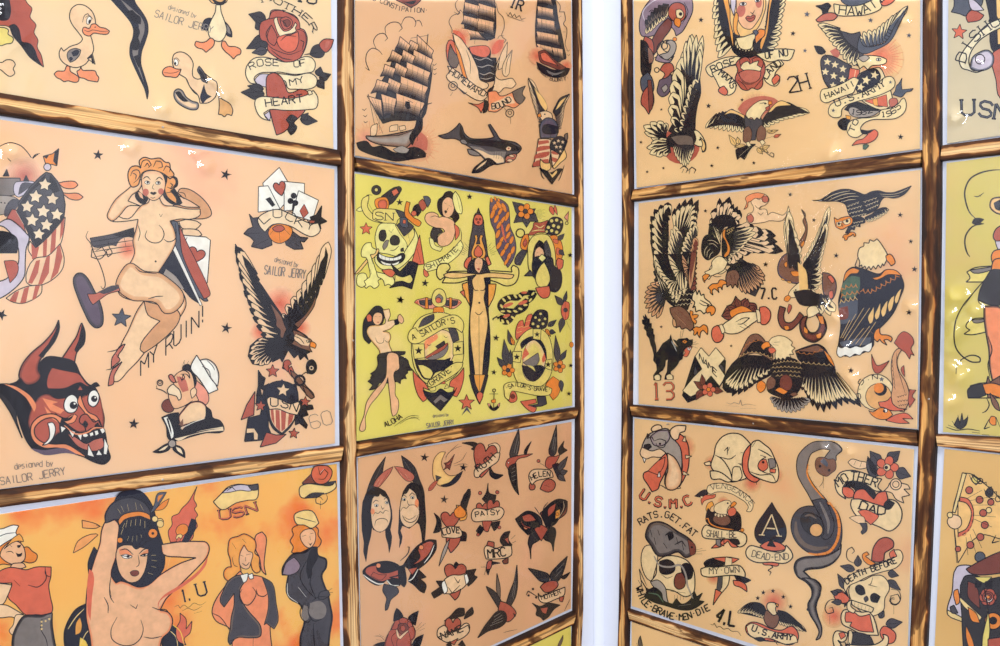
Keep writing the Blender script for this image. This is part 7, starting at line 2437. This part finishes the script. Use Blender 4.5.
# ---- third row, first column right of the corner
sheet('R', q4('R', (634.4, 418.4), (913.8, 449.4), (906, 692), (631.6, 606)), P_C2, (226, 190, 136),
      'sand coloured flash sheet with two bulldogs, a rat on a skull, and a coiled snake', r'''
@bulldog_head_drawing 600 387
R _ r 420 300 60
F S 6 256 210 280 190 306 194 310 220 280 220 262 222
F r 6 390 230 420 250 440 290 446 350 440 410 420 460 390 510 380 460 410 420 400 330 370 270
F w 4 410 270 426 244 430 276
F w 4 426 340 460 346 430 360
F w 4 416 420 446 440 414 440
F w 4 390 490 404 506 388 508
F q 6 210 300 216 280 240 240 280 220 340 210 360 250 400 300 410 380 400 450 370 510 330 500 330 420 340 360 320 330 260 350 214 340
G u q 5 300 250 250 250 290 220 340 216 350 250 320 290 270 290
F S 6 350 220 380 194 430 194 424 220 400 230 390 260 370 264
F S 5 200 330 210 300 230 310 260 320 300 310 330 330 310 350 260 350 230 360 210 350
F K 0 220 288 250 284 260 300 240 314 220 306
F r 6 330 330 300 360 270 400 240 420 220 430 216 450 240 490 260 524 290 510 300 480 320 440 336 400 340 360
F r 4 240 420 290 370 326 350 316 400 290 440
F W 4 212 350 230 360 222 380
F W 4 286 450 296 420 304 450
G t S 6 370 420 336 330 370 350 400 400 410 450 400 490 370 514 336 510 326 470 340 410
L 5 270 270 300 260 330 270 320 300 290 300 280 280
L 5 230 260 260 250 270 270
C K 0 300 284 6
F K 0 236 230 250 240 240 260 232 250
L 5 300 490 320 500 330 510
@crouching_bulldog_drawing 600 387
R _ r 560 380 40
R _ r 760 480 50
R _ r 880 440 40
F w 6 556 380 570 340 580 290 610 250 650 232 700 236 740 270 760 300 760 400 740 450 690 470 650 474 620 450 580 430 556 400
F w 6 550 420 580 420 610 430 660 470 640 476 600 460 560 460
L 6 576 340 610 360 650 420 660 460
L 5 600 350 650 360 680 340
L 5 620 320 640 300 636 340
L 5 650 300 640 320
F w 5 520 380 550 370 556 390 530 392
L 5 690 380 720 400 730 440
F w 5 660 440 670 400 700 400 710 450 690 470 660 470
F r 6 712 370 720 330 750 290 770 280 760 330 750 400 760 440 800 460 780 476 740 460 716 420
L 5 720 330 704 328
L 5 714 380 700 384
L 5 740 460 724 466
L 6 780 470 784 488
F w 6 760 280 790 266 820 286 850 310 870 350 890 400 894 440 880 476 830 470 780 450 750 430 740 390 750 330
F r 4 790 400 800 370 830 360 840 400 820 420 796 414
F r 4 850 410 880 410 876 430 850 426
F g 4 840 360 870 360 880 400 850 410
L 6 790 310 830 330 860 350
L 5 800 340 830 350 800 370 790 400 830 430 870 430
L 5 740 420 800 440 860 440 880 476
L 5 780 270 760 300
C K 0 816 376 7
@usmc_lettering 600 387
T K 15 46 1 192 548 240 578 300 600 360 606 420 600 466 580 : U.S.M.C
T r 7 44 0 192 546 240 576 300 598 360 604 420 598 466 578 : U.S.M.C
@vengeance_eagle_drawing 690 475 9.94
R _ r 330 270 60
F B 6 46 210 130 150 170 150 180 180 130 220
F r 6 120 300 110 240 150 200 210 200 256 190 250 220 190 240 140 260
C w 3 116 220 12
F w 7 170 160 180 110 240 84 330 84 420 110 500 150 570 200 620 260 626 320 600 364 560 360 580 320 550 270 490 230 420 190 340 170 260 170 200 190
T B 7 50 1 210 150 300 130 400 150 490 200 560 250 604 310 : VENGEANCE
F h 6 160 350 180 280 220 260 236 300 210 320 190 380
F K 6 160 400 180 330 220 370 250 360 300 400 380 400 440 390 470 360 500 400 510 460 500 540 440 560 300 540 200 500 160 460
F b 4 250 400 330 390 390 420 400 470 360 500 280 490 230 450
W w - 5 5 260 380 310 390 360 380 / 250 410 290 424 330 420 360 410 390 396
F w 6 250 300 300 270 360 250 400 260 410 290 390 310 370 350 370 390 320 390 270 380 240 350
C K 0 376 280 9
F O 6 410 290 440 260 466 280 440 310 400 320
F r 6 380 350 430 320 460 350 450 390 400 410 380 390
H O 14 150 440 180 430 200 480 280 520 400 540 500 560 540 550
C O 5 520 546 18
@shall_be_banner_drawing 600 517
F r 5 556 156 600 120 650 110 690 150 660 150 640 120 600 150
F g 4 580 110 604 110 604 150 584 140
F r 4 600 130 620 110 620 146
F w 6 516 100 510 70 530 40 560 50 620 64 690 70 730 90 730 130 700 150 680 140 690 116 640 110 560 110
F K 4 640 110 690 112 700 134 680 140
T B 5 32 1 530 96 600 104 684 102 : SHALL*BE
@my_own_dagger_drawing 600 517
R _ r 570 300 40
F K 6 520 230 540 214 600 206 640 220 600 250 530 250
F r 5 560 206 640 200 696 210 660 230 600 220
F w 5 590 290 650 290 640 340 600 390 566 440 590 360
F G 3 592 290 614 290 600 370 582 372
F w 3 628 200 660 206 660 250 624 244
F r 5 578 360 610 376 566 440
F w 6 504 260 530 250 580 250 640 244 700 244 726 280 724 310 700 300 660 292 600 296 540 300 510 290
T B 5 30 1 544 284 620 282 700 276 : MY*OWN
F K 4 670 290 720 300 756 316 724 330 690 320
F r 5 666 316 700 320 730 340 736 374 700 350 672 340
@ace_of_spades_drawing 690 475 9.94
F N 7 815 270 860 350 910 420 950 500 960 580 940 650 900 680 850 660 820 640 830 760 780 760 800 650 760 670 700 680 650 620 644 550 680 460 730 390
T w 16 210 1 690 594 910 608 : A
@dead_end_banner_drawing 600 517
F r 5 800 144 840 120 900 130 940 160 880 170 820 160
F r 5 810 226 850 214 896 230 890 244 850 240 820 238
F K 3 836 144 856 110 880 150
L 5 850 240 866 250 840 266 856 276 848 292
F w 6 730 170 750 144 790 150 850 170 920 170 930 140 956 170 964 200 930 230 860 226 780 226 736 200
T B 5 32 1 756 196 850 216 946 212 : DEAD-END
@rat_and_skull_drawing 630 500 5.38
F w 5 60 330 80 250 120 240 150 300 130 400 120 440 90 420
F w 6 110 440 140 400 150 330 200 300 300 320 340 370 350 450 340 500 300 520 240 490 160 470
F K 5 160 330 200 320 236 340 240 380 200 400 164 390
F K 5 280 350 310 340 336 370 330 420 300 430 280 390
F D 5 240 460 250 400 280 390 300 430 290 470 260 480
F q 5 110 440 150 430 190 470 200 530 210 560 180 540 160 490 130 470
L 4 220 490 300 500
l 3 240 510 240 540
l 3 256 512 256 540
l 3 272 514 272 540
l 3 288 514 288 536
L 3 170 400 200 420 230 410
F K 5 76 520 90 490 60 430 100 480 130 470 170 500 180 540 230 560 250 530 280 560 330 530 346 490 360 520 390 500 370 540 400 546 370 570 330 590 270 590 200 570 130 550
H e 8 100 500 150 510 180 550
H g 4 260 570 330 560
L 4 70 500 50 370 90 460
L 4 60 460 44 430
G B g 6 170 220 90 160 110 126 160 116 200 130 260 170 310 200 340 230 350 260 340 290 300 310 260 280 200 300 150 300 110 240 84 200
H T 12 100 170 130 130 190 136 250 176
H B 14 190 190 220 170 236 200
H B 10 240 240 280 220 300 250
F K 0 200 180 230 170 236 200 210 220
H K 7 110 160 120 200
H K 7 130 200 140 240
H K 7 150 160 160 190
H K 7 250 200 260 240
H K 7 280 230 290 270
H K 7 180 230 200 260
F D 3 310 210 350 240 350 290 326 300
C K 0 334 254 6
L 3 340 280 410 270
L 3 350 270 390 260
L 3 350 290 390 290
H g 14 130 300 160 350 220 360 270 350 300 400 310 460 340 530
H q 8 130 300 160 350 220 360 270 350 300 400 310 460 340 530
@rats_get_fat_lettering 630 500 5.38
T K 6 34 1 54 136 130 96 200 96 270 140 346 200 : RATS.GET.FAT
@while_brave_men_die_lettering 630 500 5.38
T K 7 34 1 30 470 70 560 150 610 220 640 300 644 370 620 434 590 : WHILE-BRAVE*MEN*DIE
@snake_drawing 780 440 9.94
G K g 7 250 300 560 160 620 100 600 60 540 20 440 10 330 20 240 80 180 160 164 260 180 360 220 440 280 540 340 660 400 800 520 760 480 620 380 500 310 400 270 300 280 220 310 140 360 110 420 90 500 100 460 150 440 180 480 220 560 200
H O 20 280 240 270 330 320 440 400 540 490 640
H K 4 262 250 300 250
H K 4 262 290 296 290
H K 4 262 330 300 326
H K 4 280 380 314 366
H K 4 306 430 340 412
H K 4 340 480 370 456
H K 4 374 524 406 500
H K 4 410 570 440 546
F b 6 350 240 370 180 430 170 480 190 540 190 560 250 550 300 510 330 470 360 420 350 370 310
F v 0 400 210 440 180 480 240 470 270 430 240
C K 0 400 260 14
C K 0 490 300 14
L 5 430 350 430 410 390 470
L 5 430 410 434 480
@snake_drawing 780 505 6.66
F G 7 190 6 130 24 90 70 74 140 90 210 130 270 190 315 260 336 330 325 390 290 412 220 410 130 380 40 330 0 250 10
H T 36 106 110 112 190 160 260 240 290 320 280
F B 5 140 80 170 50 230 60 280 100 290 170 260 212 210 200 160 160
H T 16 166 74 200 66 244 90
C a 6 242 166 44
F G 6 214 -30 240 20 272 80 292 140 292 190 276 214 310 230 350 190 362 120 340 50 316 -10 300 -40
H g 24 266 -20 300 50 324 120 320 190
H O 24 330 -20 380 60 396 150 380 240 330 310 250 330 190 320
H K 4 344 20 376 10
H K 4 360 60 394 50
H K 4 374 100 406 96
H K 4 378 150 412 150
H K 4 374 200 410 210
H K 4 360 240 394 262
H K 4 336 280 360 304
H K 4 300 300 314 332
H K 4 250 316 256 344
G K g 7 150 420 400 290 410 260 400 330 350 390 280 420 190 430 160 440 200 480 250 530 270 590 250 640 230 700 180 700 210 620 210 560 170 510 120 480 94 420 110 370 160 346 240 340 320 330
@snake_drawing 730 580
G K g 6 410 60 380 0 410 40 410 80 390 120 400 170 430 220 446 260 430 300 450 290 460 240 440 180 430 120 450 70 456 30 430 0 390 -10 360 -10
@mother_dad_drawing 800 387
F S 4 240 376 260 360 300 370 340 380 350 400 300 410 260 396
L 4 280 370 270 390
L 4 310 374 300 400
F G 5 340 350 380 390 400 440 360 450 334 400
V G 400 390 352 322 60
V G 440 370 498 322 60
V G 480 420 552 446 60
V K 380 440 340 350 30
Q r w 436 402 58
C K 0 432 402 9
F S 5 450 480 480 460 510 480 540 490 552 510 520 510 550 540 510 550 520 580 480 560 460 530 420 520 440 500
C S 5 480 486 28
C - 4 480 486 16
F w 6 176 480 200 430 260 416 320 430 370 450 410 460 390 500 410 520 380 520 330 490 270 470 230 480 214 510 230 560 190 530
F K 5 214 510 240 480 300 474 350 500 380 540 350 580 300 550 260 500
F r 5 214 500 240 500 270 520 270 550 240 554 214 530
T K 7 42 1 190 500 250 466 310 474 382 500 : MOTHER
F r 6 270 560 280 520 320 510 350 540 370 560 390 530 430 520 440 560 430 600 400 620 340 610
F w 6 254 590 260 560 300 560 360 580 430 600 440 560 480 570 510 620 500 680 450 720 400 700 330 670 280 640
F K 4 420 590 440 566 474 580 450 610 430 610
T K 8 42 1 290 606 360 630 430 640 : DAD
@mother_dad_drawing 780 505 6.66
F r 5 520 40 570 30 660 70 650 90 606 132 560 90
F S 4 462 84 500 72 560 80 570 130 520 120
F G 4 530 120 580 120 580 170 550 196 540 180 552 160
@skull_and_rose_drawing 780 505 6.66
F K 4 440 560 460 640 430 680 430 620
V G 500 430 404 406 50
V G 440 560 386 460 50
V G 520 410 520 336 50
V G 720 450 790 470 50
V G 720 500 802 564 50
L 6 500 390 450 360 450 300 480 280 496 306 480 324
F O 5 550 330 580 310 596 330 570 340 610 370 640 390 600 400 560 370
G D R 6 670 290 610 370 620 290 660 230 710 214 756 240 756 280 730 300 700 320 690 370 640 380
F r 5 730 320 760 294 784 316 780 340 740 360
F w 6 460 560 480 520 560 500 620 470 680 470 720 510 730 560 700 620 690 700 600 740 520 690 470 620
F K 4 504 546 530 530 560 550 570 590 540 600 510 580
F K 4 606 600 630 586 670 610 650 650 610 640
F G 4 560 620 580 604 590 630 570 646
L 5 620 480 600 530 590 530 650 546
F w 6 430 510 480 460 560 430 640 400 720 370 780 340 760 300 800 300 820 340 810 380 770 420 700 440 600 470 520 510 460 540 440 580 426 550
T K 8 42 0 446 530 520 480 600 450 700 416 784 382 : DEATH_BEFORE
F r 5 370 620 400 560 440 590 460 640 430 660
V G 420 590 340 576 50
L 5 740 560 790 570 804 630 770 660 730 640 740 610 766 620
@skull_and_rose_drawing 730 580
R _ r 520 180 60
F r 5 520 80 560 60 600 90 590 110 540 110
V G 540 70 506 56 26
V G 560 110 510 110 30
L 5 560 100 500 100 476 140 490 166 520 160 514 136 496 140
L 5 800 80 840 70 852 100 830 124 806 116 806 92 824 96
L 3 500 176 500 220
L 3 820 130 820 170
F w 5 610 100 640 110 700 130 720 140 710 160 680 154 640 140 610 120
l 3 626 110 622 130
l 3 644 118 640 138
l 3 662 124 658 146
l 3 680 130 676 150
l 3 698 136 694 154
F w 6 556 180 570 150 610 150 660 160 700 160 744 276 660 270 600 240 564 220
F r 5 576 190 580 160 620 160 650 180 700 170 720 260 650 254 600 230 610 210 580 210
F w 5 590 150 590 110 610 100 606 130 630 150 620 166
V G 750 190 770 154 30
V G 780 220 860 210 50
F r 5 750 260 770 230 800 240 830 270 820 310 780 320
F B 5 590 256 700 280 720 320 600 330
F w 4 596 250 610 254 606 330 590 330
F w 6 516 290 530 256 560 256 590 266 580 300 560 310 540 300 570 340 530 340
F w 6 580 320 660 326 730 320 770 290 764 270 790 280 790 320 760 350 600 350
T K 5 28 0 550 336 600 340 : CH
F r 4 544 266 570 262 580 280 556 296
@us_army_banner_drawing 730 580
R _ r 220 110 70
F K 5 40 160 80 124 110 112 160 120 180 150 170 190
W w K 9 3 90 130 130 140 170 160 / 40 164 70 164 96 166 120 176 140 184 160 190
W w K 10 3 240 160 270 170 300 180 / 240 220 270 230 300 240 330 250 360 256 384 258
F K 5 240 150 280 160 320 190 384 258 320 220 250 200
F b 5 170 190 180 150 220 160 246 180 240 220 220 240 190 230
F w 5 186 140 190 116 220 112 244 124 230 136 236 170 220 176 200 160
F h 4 226 118 244 120 240 136
F r 5 90 270 80 230 110 210 160 220 200 240 260 250 310 230 340 260 340 300 300 324 240 310 160 300
F w 4 84 230 110 216 170 240 240 262 330 280 340 310 280 320 200 290 130 290 96 270
T K 7 28 1 106 250 200 284 316 300 : U.S.ARMY
F K 4 120 290 160 286 180 300 150 306
L 4 160 306 220 300 240 324
@sheet_number 600 517
T K 12 70 1 570 514 620 536 676 546 : 4.L
@signature 600 517
L 3 552 534 566 540 572 530 586 552 600 546 620 560 640 556 660 570 690 572 706 592
L 2 610 572 626 576
@star_drawing 730 580
X K 0 .1 .4 140 90 13 168 62 13 216 54 13 268 84 13 304 132 13
''', bumps=[(823, 445), (826, 450), (822, 462, .008, .003), (850, 452), (838, 447)])
# ---- fourth row, first column right of the corner
tl = on('R', 631.6, 622, PD); sl = on('R', 720, 652, PD); k = (sl[1]-tl[1])/(sl[0]-tl[0])
sheet('R', [tl, (tl[0]+.36, tl[1]+k*.36), (tl[0]+.36, tl[1]-.28), (tl[0], tl[1]-.28)], P_C2, (226, 190, 136),
      'sand flash sheet, only its upper left corner showing below the lowest right batten', r'''
@feather_drawing 600 517
F T 4 196 650 192 620 202 594 212 640 216 680
L 4 202 596 206 670
L 4 184 630 192 660
''')
# ---- second column right of the corner
def col_d(tl, bl, top_r, bot_r, *a, **kw):
    tl, bl, a1, b1 = on('R', *tl, PD), on('R', *bl, PD), on('R', *top_r, PD) if top_r else None, on('R', *bot_r, PD) if bot_r else None
    z0 = tl[1]+((a1[1]-tl[1])*1.15 if a1 else 0); z1 = bl[1]+((b1[1]-bl[1])*1.15 if b1 else 0)
    return sheet('R', [tl, (tl[0]+.356, z0), (bl[0]+.35, z1+.003), bl], *a, **kw)
bd = on('R', 949, 0, PD), on('R', 947, 143.4, PD)
col_d((949, -60), (947, 143.4), None, (1000, 136.8), P_D0, (224, 208, 170),
      'pale flash sheet cut by the right edge, top row, with a banner starting DISHO', r'''
@banner_drawing 800 0
F v 5 760 -60 770 30 756 60 800 70 830 80 850 50 900 40 920 -60
F R 5 830 84 860 50 920 76 900 100 840 112
F z 5 840 -10 870 0 920 50 860 50
F N 5 920 -40 980 -60 1010 0 1010 240 980 270 956 240 950 100
F c 0 980 -60 1004 -60 1004 220 990 220
F m 5 960 270 1000 240 1060 300 1060 500 1000 490 980 400
G v z 4 920 300 880 270 940 250 968 280 960 330 900 356 850 340 860 290
C - 5 900 296 24
F w 6 840 350 810 340 796 300 820 250 870 190 940 120 1010 90 1010 130 960 160 900 200 860 250 844 300 860 350 920 350 880 362
T N 8 52 1 826 320 840 270 880 210 940 160 1010 116 : DISHO
@usn_lettering 800 0
T N 18 76 1 800 576 880 576 950 590 1040 604 : USN
T v 6 76 0 800 576 880 576 950 590 1040 604 : USN
@star_drawing 800 0
X r 4 .1 .45 796 160 40
''', bumps=[(957, 115), (955, 119), (975, 60)])
col_d((946.6, 163), (943, 432), (1000, 156.6), (1000, 436), P_D1, (224, 204, 108),
      'mustard flash sheet cut by the right edge, with a cowgirl, wooden fence and looping lasso', r'''
@cactus_cloud_drawing 800 129
L 8 1010 204 960 206 900 220 850 250 824 310 830 370 850 420 880 450
F K 3 870 450 900 446 920 452 900 470 920 474 880 480 860 470
L 8 900 474 860 490 830 530 824 570 836 620 850 640
L 5 870 336 890 338 920 318
L 4 896 330 904 340
@cowgirl_drawing 800 129
G b c 6 1000 380 1010 340 960 350 950 390 980 420 1020 430
F N 4 1010 350 970 370 980 400 1020 410
F R 6 966 540 980 500 1010 480 1030 520 1020 560 980 560
F z 5 976 560 1010 560 1010 610 990 600
F O 6 956 640 970 610 1020 600 1040 660 970 690
@wooden_fence_drawing 800 258
F y 6 834 70 870 50 960 40 960 120 870 120 830 120 850 100
F g 5 850 60 960 44 960 60 870 76
F y 6 840 320 870 304 930 300 930 370 860 384 820 380 850 360 830 344
F g 4 860 310 930 304 930 316 870 324
F y 6 850 640 900 626 970 624 980 700 840 700 870 670
@cowgirl_drawing 800 258
F O 6 956 60 970 10 1010 0 1020 60 980 70
F B 6 890 210 900 160 930 100 960 60 1010 60 1030 240 960 240
F w 5 890 210 940 232 1020 236 1020 252 940 246 896 224
G b f 6 980 400 920 240 1010 250 1030 400 1020 640 980 640 950 560 944 460 930 380 920 300
L 6 940 390 960 460 940 530 950 600
F b 6 930 640 940 590 950 620 1000 590 1010 700 940 700
@cowgirl_drawing 800 387
F O 6 900 -10 960 -20 1010 0 1010 60 960 40 920 30
F B 5 840 10 910 -20 930 40 900 50 840 52
F b 5 950 30 990 80 1000 120 980 110 960 80
F O 4 946 170 956 146 976 150 980 190 960 190
L 6 930 50 946 90 930 120 910 130
L 6 980 150 1000 200
L 6 946 160 920 210 950 200
@lasso_drawing 800 258
L 7 940 90 880 160 820 230 780 310 770 390 780 450 810 490 860 520 900 520 900 500 860 486 820 500 786 530 780 580
L 5 930 100 870 170 820 240
@desert_shrub_drawing 800 387
F B 4 770 190 790 150 800 180 810 130 816 170 840 150 830 190 800 210
L 5 780 200 760 170
L 5 800 200 790 140
L 5 820 200 840 140
L 5 730 200 780 216 840 210 900 220
L 5 740 190 790 210
L 5 860 226 900 230
L 5 910 238 946 240
''', bumps=[(952, 294), (958, 297, .008, .003), (947, 318), (953, 312), (956, 330, .009, .0032), (950, 338), (950, 350), (962, 374), (945, 345), (975, 310), (968, 322), (948, 402, .009, .003), (952, 366), (958, 380)])
col_d((944.4, 449), (934.6, 646), None, None, P_D2, (226, 190, 116),
      'ochre flash sheet cut by the right edge, with a kimono figure holding a dotted fan', r'''
@fan_drawing 800 387
F c 5 820 430 860 436 930 490 1000 560 1040 640 1000 760 900 740 790 880 770 700 760 640
F w 5 812 428 832 434 776 630 762 624
F y 5 870 440 900 470 880 490 858 460
C B 4 946 530 20
L 5 846 440 870 480 900 480
L 5 920 510 940 550 976 560
C R 5 846 516 18
C R 5 898 564 18
C R 5 954 576 16
C R 5 916 630 18
C w 5 944 616 14
L 4 830 560 910 516
L 4 850 590 980 590
L 4 840 570 1000 540
F - 4 860 440 880 470 910 474 930 490
C - 5 900 470 14
C - 5 950 520 16
C - 5 990 560 14
A K 4 6 14 -1 - 850 440 930 490 1010 570
@fan_drawing 800 517
F r 5 800 -100 840 -90 866 -40 864 20 840 70 790 100
F c 5 790 -80 830 -70 856 -30 850 20 830 60 790 80
C R 5 924 40 18
C R 5 902 100 18
C R 5 852 140 18
C R 5 790 160 14
A r 5 8 8 1 - 800 -98 858 -60 864 20 830 90 792 100
L 5 870 10 960 50
L 4 860 -10 980 0
L 4 850 86 880 180
L 5 864 60 910 156
L 5 830 100 840 190
F S 5 736 20 760 -10 800 0 806 40 780 60 750 50
C w 5 750 -10 14
L 6 770 60 784 230
C v 5 900 200 26
L 6 980 90 960 130 1000 120
@kimono_figure_drawing 800 517
F z 6 784 250 830 240 880 250 860 300 830 320 820 520 740 490 736 460 760 380
F w 5 736 464 820 510 900 600 890 610 820 530 740 490
F O 5 770 370 790 360 796 430 780 440
F G 5 750 450 770 440 790 480 760 480
F D 6 830 260 900 220 960 190 1010 170 1010 280 900 290 850 280
F B 6 820 300 860 290 940 310 1000 300 1040 700 820 700 810 500
F D 5 840 320 880 340 900 460 840 400
F y 4 870 300 960 300 920 330
V K 900 350 880 320 40
V K 930 350 960 320 40
O R O 940 400 46
F w 4 800 400 910 500 900 516 800 420
F O 4 840 450 880 480 900 530 860 520
C O 6 966 520 42
C K 0 966 518 20
F y 5 920 350 940 460 910 640 930 700 950 560
F R 5 940 610 1010 600 1010 700 940 700
F O 4 830 540 870 640 860 700 830 600
L 5 830 530 830 700
''')
def area(name, loc, aim, size, e, c=(1, 1, 1), size_y=None):
    l = bpy.data.lights.new(name, 'AREA'); l.energy = e; l.size = size; l.color = c
    if size_y: l.shape = 'RECTANGLE'; l.size_y = size_y
    o = bpy.data.objects.new(name, l); col.objects.link(o); o.location = loc
    o.rotation_euler = (Vector(aim)-Vector(loc)).to_track_quat('-Z', 'Y').to_euler(); return o
w = bpy.data.worlds.new('shop_daylight'); sc.world = w; w.use_nodes = True
w.node_tree.nodes['Background'].inputs[0].default_value = (.92, .95, 1, 1); w.node_tree.nodes['Background'].inputs[1].default_value = .72
area('ceiling_panel_lamp', (-1.7, -1.3, 1.8), (-.3, -.3, 0), 0.9, 30, (1, .97, .92), .6)
area('ceiling_panel_lamp', (-1.2, -2.2, 1.8), (-.2, -.3, 0), .9, 16, (1, .97, .92), .6)
area('unseen_light_panel', (-3.4, -.75, .55), (-.3, -.4, 0), .9, 48, (.95, .97, 1), .5)  # unseen panel added to brighten the right wall and glint in its film
area('unseen_light_panel', (-.7, -3.4, .5), (-.4, -.3, 0), .9, 42, (.95, .97, 1), .5)  # matching unseen panel added so bumps in the left wall's film catch glare
area('unseen_light_panel', (-2.7, -2.6, .3), (0, 0, -.1), 1.4, 6, (.93, .96, 1), 1.2)  # weak broad light panel behind the camera, no window modelled
sc.view_settings.exposure = .16
